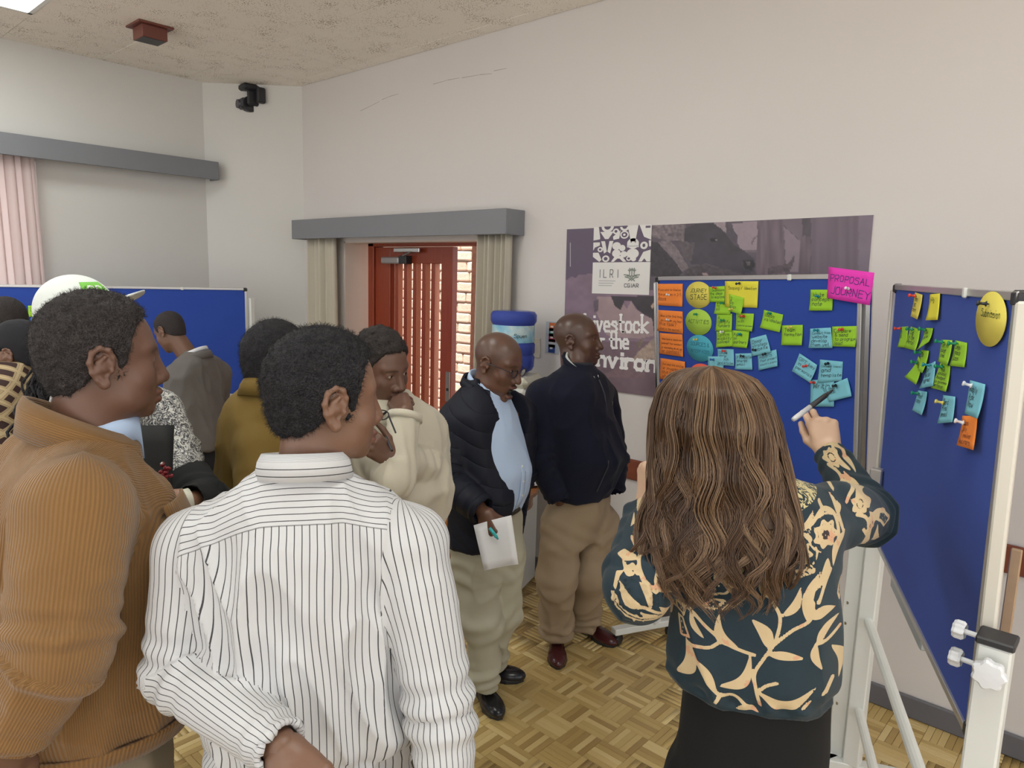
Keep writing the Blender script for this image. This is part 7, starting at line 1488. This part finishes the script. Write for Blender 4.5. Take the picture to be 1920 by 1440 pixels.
YOKE2 = [ku(470, 1180), ku(560, 1090), ku(700, 1010), ku(900, 1010), ku(900, 1100), ku(700, 1180), ku(560, 1330), ku(500, 1300)]
LARM = [(kz(300, 240), kz(135, 90), .017, .12), (kz(355, 245), kz(285, 60), .011, -.1), (kz(470, 160), kz(380, -60), .015, .1), (kz(400, 315), kz(270, 270), .009, .1), (ku(240, 1340), ku(150, 1290), .010, .1), (ku(290, 1240), ku(215, 1195), .008, 0), (kz(520, 320), kz(400, 240), .009, .1)]
LSTEM = [[kz(270, 0), kz(330, 80), kz(420, 130), kz(520, 165)], [kz(290, 235), kz(340, 250), kz(420, 300), kz(500, 320)], [ku(280, 1200), ku(270, 1290), ku(310, 1370), ku(390, 1440)], [ku(200, 1180), ku(230, 1210), ku(215, 1240)], [ku(190, 1320), ku(230, 1300), ku(260, 1330)]]
LDOT = [[kz(85, 170), kz(110, 165), kz(140, 250), kz(280, 320), kz(440, 330), kz(440, 352), kz(270, 345), kz(120, 275)]]
LCRM = [[ku(205, 980), ku(270, 960), ku(240, 1060), ku(200, 1060)], [ku(120, 1280), ku(160, 1240), ku(240, 1250), ku(270, 1275), ku(170, 1290)], [kz(95, 130), kz(110, 40), kz(170, 20), kz(140, 60), kz(115, 150)], [ku(195, 1060), ku(215, 1110), ku(185, 1140)]]
RARM = [(ku(1710, 1150), ku(1650, 830), .018, .12), (ku(1800, 1120), ku(1715, 930), .014, .12), (ku(1750, 890), ku(1640, 800), .010, .1), (ku(1700, 790), ku(1590, 650), .010, .15), (ku(1610, 1120), ku(1660, 960), .010, .1), (ku(1470, 640), ku(1440, 560), .006, .1), (ku(1660, 720), ku(1740, 800), .008, .1)]
RSTEM = [[ku(1510, 720), ku(1540, 690), ku(1600, 670), ku(1660, 690), ku(1690, 740)], [ku(1430, 660), ku(1445, 610), ku(1500, 540)], [ku(1600, 880), ku(1650, 980), ku(1670, 1120)], [ku(1640, 830), ku(1720, 850), ku(1800, 900)], [ku(1560, 790), ku(1620, 820), ku(1650, 900)]]
RDOT = [[ku(1700, 870), ku(1780, 880), ku(1850, 970), ku(1800, 990), ku(1760, 930)]]
RCRM = [[ku(1395, 545), ku(1520, 500), ku(1530, 525), ku(1410, 570)], [ku(1490, 590), ku(1505, 590), ku(1508, 615), ku(1495, 615)], [ku(1530, 575), ku(1545, 575), ku(1548, 600), ku(1535, 600)]]
RFLOW = [(ku(1590, 745), .016), (ku(1660, 880), .012)]
def polyd(u, v, pts):
    d = pline(u, v, list(pts)+[pts[0]], 0); return np.where(poly_in(u, v, pts), -d, d)
def pattern(V, part, info):
    n = len(V); lf = np.full(n, .05); dt = np.full(n, .05); ln = np.full(n, .05); yk = np.full(n, .05)
    m = part == 0; u, v = V[m, 0], V[m, 2]; a = np.full(u.shape, .05); dd = a.copy(); ll = a.copy(); yy = a.copy()
    for b, t, w, c in LEAVES: a = np.minimum(a, leaf(u, v, bp(*b), bp(*t), w*.66, c))
    for s_ in STEMS: a = np.minimum(a, pline(u, v, smooth([bp(*q) for q in s_]), .0030))
    for c, r in FLOW:
        c = bp(*c); th = np.arctan2(v-c[1], u-c[0]); R = np.hypot(u-c[0], v-c[1]); d = R-r*(1+.14*np.cos(7*th)); a = np.minimum(a, d); ll = np.minimum(ll, np.minimum(np.abs(R-r*.32)-.0008, np.minimum(np.abs(R-r*.16)-.0015, np.maximum(np.abs(R-r*.72*(1+.16*np.cos(7*th)))-.0007, -1)))); a = np.minimum(a, np.abs(R-r*1.45)-.0016+.02*(np.sin(th*1.0+c[0]*50) < -.2))
    for (pts,) in DOTS: d = polyd(u, v, [tuple(bp(*q)) for q in pts]); dd = np.minimum(dd, d+.003); a = np.minimum(a, np.abs(d)-.0022)
    for pts in (YOKE, YOKE2): yy = np.minimum(yy, polyd(u, v, [tuple(bp(*q)) for q in pts]))
    lf[m], dt[m], ln[m], yk[m] = a, dd, ll, yy
    for i, (dm, sl, ang, el, acc) in enumerate(info):
        m = part == i+1
        if True:
            L3_, S3_, D3_, C3_, F3_, dp_ = (LARM, LSTEM, LDOT, LCRM, [], 1.27) if i == 0 else (RARM, RSTEM, RDOT, RCRM, RFLOW, 1.50)
            u, v = V[m, 0], V[m, 2]; a = np.full(u.shape, .05); dd = a.copy(); q3 = lambda p: (lambda q: (q[0], q[2]))(P.J(p[0], p[1], dp_))
            for b, t, w, c in L3_: a = np.minimum(a, leaf(u, v, q3(b), q3(t), w*.66, c))
            for s_ in S3_: a = np.minimum(a, pline(u, v, smooth([q3(q) for q in s_]), .0030))
            for pts in D3_: d = polyd(u, v, [q3(q) for q in pts]); dd = np.minimum(dd, d+.003); a = np.minimum(a, np.abs(d)-.0022)
            for pts in C3_: a = np.minimum(a, polyd(u, v, [q3(q) for q in pts]))
            for c, r in F3_: c = q3(c); th = np.arctan2(v-c[1], u-c[0]); R = np.hypot(u-c[0], v-c[1]); a = np.minimum(a, R-r*(1+.16*np.cos(7*th))); ln[m] = np.minimum(ln[m], np.abs(R-r*.4)-.001)
            lf[m], dt[m] = a, dd; continue
        u, v = ang[m]*.06, sl[m]; a = np.full(u.shape, .05); dd = a.copy(); rs = np.random.default_rng(40+i)
        for k in range(30):
            b = np.array([rs.uniform(-.19, .19), rs.uniform(.02, acc-.02)]); an = rs.uniform(.5, 2.6); t = b+np.array([math.cos(an), math.sin(an)])*rs.uniform(.05, .085)
            if k % 5 == 4: c = b; R = np.hypot(u-c[0], v-c[1]); th = np.arctan2(v-c[1], u-c[0]); d = R-.017*(1+.14*np.cos(7*th)); a = np.minimum(a, d); continue
            a = np.minimum(a, leaf(u, v, b, t, rs.uniform(.007, .013), rs.uniform(-.2, .2))); a = np.minimum(a, pline(u, v, smooth([b-(t-b)*.7+[.012, 0], b-(t-b)*.3, b]), .0019))
        d2 = np.abs(v-(el+.02))-.009; dd = np.minimum(dd, d2+.003); a = np.minimum(a, np.abs(d2)-.0018); a = np.minimum(a, np.maximum(np.abs(v-acc)-.010, -1)*(1 if i else 1)+.004)
        lf[m], dt[m] = a, dd
    return dict(leaf=lf, dots=dt, lines=ln, yoke=yk)
t = NT('teal_leaf_blouse'); oc = t.objco(); A_ = {k: t.attr(k).outputs['Fac'] for k in ('leaf', 'dots', 'lines', 'yoke')}
n1 = t.noise(38, 4, oc); n2_ = t.noise(60, 3, oc, .6, 1.5); teal = t.mix(n1, (.0065, .019, .030), (.010, .029, .042)); crm = t.mix(t.math('MULTIPLY', t.math('GREATER_THAN', t.noise(26, 4, oc), .60), .5), t.mix(n1, (.50, .37, .21), (.60, .47, .28)), (.60, .22, .13))
lt_ = lambda k, e_=0.0: t.math('LESS_THAN', A_[k], e_)
dotm = t.math('LESS_THAN', t.voro(150, oc), .30); c = t.mix(lt_('leaf'), teal, crm); c = t.mix(t.math('MULTIPLY', lt_('dots'), dotm), c, (.55, .45, .30)); c = t.mix(lt_('lines'), c, (.03, .02, .02))
sv = t.math('GREATER_THAN', t.noise(70, 3, oc, .6, 2.2), .50); c = t.mix(t.math('MULTIPLY', lt_('yoke'), sv), c, (.56, .47, .24)); t.col(c); t.rough(.6); t.bump(t.noise(500, 2, oc), .1, .001); t.b.inputs['Specular IOR Level'].default_value = .3; t.b.inputs['Sheen Weight'].default_value = .1
def wf(V, part, info):
    x, y, z = V.T; w = (part == 0); g = -.006*np.exp(-((z-zh-.012)/.010)**2)*np.sin(x*95+3*np.sin(x*20)); return np.where(w, g, 0)
bl = P.garment('blouse', t.m, secs, arms, .0040, 2.3, .05, .012, (.0045, .006), 37, sdfattr=pattern, coords=False, fold_fn=wf)
hx = P.J(1346, 812, 1.31)
P.head(hx, yaw=14, pitch=2, roll=-3, sc=.95, opt=dict(jaw=.9, nose=.85, lips=.85), nb=(cs-.03, -.01, zs), h=.004, nr=(.05, .054))
P.hand(rwr, P.J(1531, 752, 1.78)-rwr, P.Ri @ (-ray(1535, 790))+np.array([.15, 0, .1]), 'R', rel, 'pen', h=.0022, sc=.90)
hAr, hwr = P.hA.copy(), P.hw.copy()
pen0 = P.hp((.060, .045, -.050)); pen1 = P.hp((.0, .185, -.072))
P.hand(lwr, P.J(1214, 870, 1.44)-lwr, (-.9, -.45, .1), 'L', lel, 'fist', sc=.95, h=.0028)
P.body(SK['e'], [([(cs, 0, 1.05), (cs, -.01, zs-.06), (cs-.02, -.01, zs+.05)], [.08, .07, .045]), ([rsh, rel, rwr], [.036, .030, .024]), ([lsh, lel, lwr], [.036, .030, .024])]); P.eyes()
pA, pB = at_depth(1487, 787, 1.70), at_depth(1562, 731, 1.76); e = empty('marker_pen', pA, 0, 'marker pen with white barrel and black cap in the long-haired woman\'s raised hand', 'pen'); dv = pB-pA
MB().tube([(0, 0, 0), tuple(dv*.06), tuple(dv*.42)], [.005, .0062, .0062], 14).build('barrel', mat('marker_white', (.62, .62, .64), .35), e, True); MB().tube([tuple(dv*.42), tuple(dv*.80), tuple(dv*.86)], [.0066, .0062, .0045], 14).build('grip', M_dark, e, True); MB().tube([tuple(dv*.86), tuple(dv*.99)], [.004, .0025], 10).build('nib', M_dark, e, True)
# black trousers
P.trousers(clothmat('black_trousers_fine', (.0075, .0078, .0085), .85, 700, .15), zh+.03, [((cw+.085, .0, zh-.26), (cw+.09, .02, .46), (cw+.09, 0, .06)), ((cw-.058, 0, zh-.26), (cw-.06, .02, .46), (cw-.06, 0, .06))], abs(wd(1252, 1562, 1400))*.90, .122, cw+.012, 0, .010, .080, .080, .003, 9, .088, zh-.25)
for sx in (-.1, .1): P.shoe((cw+sx, -.08), 0, M_belt, M_dark, .25, h=.008)
# ---- long wavy hair: base shell and strands
PH = 1.235
HP = [(684, 1332, 1338), (688, 1290, 1380), (700, 1262, 1412), (730, 1238, 1438), (780, 1224, 1454), (850, 1224, 1468), (910, 1224, 1482), (960, 1212, 1492), (1010, 1198, 1492), (1055, 1192, 1480), (1105, 1220, 1455)]
prof = []
for py, a, b in HP:
    d_ = 1.30 if py > 700 else 1.31
    A0, B0 = P.J(a, py, d_), P.J(b, py, d_); prof.append((A0[2], (A0[0]+B0[0])/2, abs(B0[0]-A0[0])/2))
prof.sort(); pz, pcx, prx = map(np.array, zip(*prof)); zt_ = pz[-1]
bk = lambda z: np.interp(z, [pz[0], zs-.05, zs+.03, hx[2]-.05, hx[2]+.03, hx[2]+.09, zt_], [.055, .060, .062, .098, .105, .075, .004])
bcy = lambda z: np.interp(z, [pz[0], zs-.05, zs+.03, hx[2]-.02, zt_], [-.095, -.088, -.070, hx[1]-.010, hx[1]-.02])
V, Fq = sculpt(lambda x, y, z: np.maximum(np.maximum((np.hypot((x-np.interp(z, pz, pcx))/(np.interp(z, pz, prx)*.93+1e-4), (y-bcy(z))/(bk(z)*.93+1e-4))-1)*np.minimum(np.interp(z, pz, prx), bk(z))*.9, z-zt_+.007), zs+.01-z)-.004*vn(x*40, y*40, z*8), (pcx.mean()-.2, -.25, pz[0]-.01), (pcx.mean()+.2, .16, zt_+.02), .006)
mk_front = None
M_hb = mat('brown_hair_base', (.060, .036, .022), .6)
t = NT('brown_hair_strands'); tn = t.attr('tone').outputs['Fac']; t.col(t.ramp(tn, [(0, (.050, .025, .013)), (.4, (.105, .055, .029)), (.75, (.155, .088, .047)), (1, (.235, .150, .086))])); t.rough(.38); t.b.inputs['Specular IOR Level'].default_value = .5; t.b.inputs['Anisotropic'].default_value = .5; M_hs = t.m
hb = obj('hair', npmesh('hair', relax(V, Fq, 2), Fq), M_hb, P.e, True)
rs = np.random.default_rng(21); NL, NS, K = 150, 26, 30; SV = []; ST = []; nS = 0; rows_all = []
for l in range(NL):
    th0 = rs.uniform(-2.15, 2.15); lay = rs.uniform(.86, 1.07); zend = pz[0]+abs(rs.normal(0, .055))+(.05 if abs(th0) > 1.5 else 0); ph, fr, am = rs.uniform(0, 6.28), rs.uniform(16, 30), rs.uniform(.05, .13); ph2 = rs.uniform(0, 6.28); tone0 = np.clip(rs.normal(.45, .26), 0, 1); tw_ = rs.uniform(.030, .055)
    for s_ in range(NS):
        dth, dl = rs.normal(0, tw_), rs.normal(0, .018); ze = zend+rs.uniform(-.02, .035); u = np.linspace(0, 1, K); zs0 = zt_+.002-abs(rs.normal(0, .004)); z = zs0-(zs0-ze)*u**1.2
        drop = np.clip((zt_-z)/(zt_-pz[0]), 0, 1); g = 1-.62*np.clip((u-.55)/.45, 0, 1)**1.5; th = th0+dth*g*(.5+1.0*min(1, 1))+am*np.sin(z*fr*2+ph)*drop**1.2*2.2+.004*rs.normal()
        rho = lay+dl*g+.10*np.sin(z*fr*1.5+ph2)*drop**1.1+.006*rs.normal(); x = np.interp(z, pz, pcx)+np.interp(z, pz, prx)*np.sin(th)*rho; y = bcy(z)-bk(z)*np.cos(th)*rho
        rows_all.append(np.stack([x, y, z], 1)); ST.append(np.clip(tone0+rs.normal(0, .14)+.12*(1-drop.mean()), 0, 1))
R_ = np.stack(rows_all); nS = len(R_); tg = np.gradient(R_, axis=1); tg /= np.linalg.norm(tg, axis=2, keepdims=True)+1e-9; up = np.array([0, 1.0, .15]); a1 = np.cross(tg, up); a1 /= np.linalg.norm(a1, axis=2, keepdims=True)+1e-9; a2 = np.cross(tg, a1); wv = (.00095*np.interp(np.linspace(0, 1, K), [0, .08, .7, 1], [.6, 1, 1, .35]))[None, :, None]
ring = np.stack([R_+a1*wv, R_-a1*wv*.5+a2*wv*.87, R_-a1*wv*.5-a2*wv*.87], 2).reshape(-1, 3); base = (np.arange(nS)*K*3)[:, None]; fs = []
for k in range(K-1):
    for i in range(3): j = (i+1) % 3; fs.append(np.concatenate([base+k*3+i, base+k*3+j, base+(k+1)*3+j, base+(k+1)*3+i], 1))
me = npmesh('strands', ring, np.concatenate(fs)); me.attributes.new('tone', 'FLOAT', 'POINT').data.foreach_set('value', np.repeat(np.array(ST, np.float32), K*3)); so = obj('strands', me, M_hs, hb, True); so['kind'] = 'stuff'
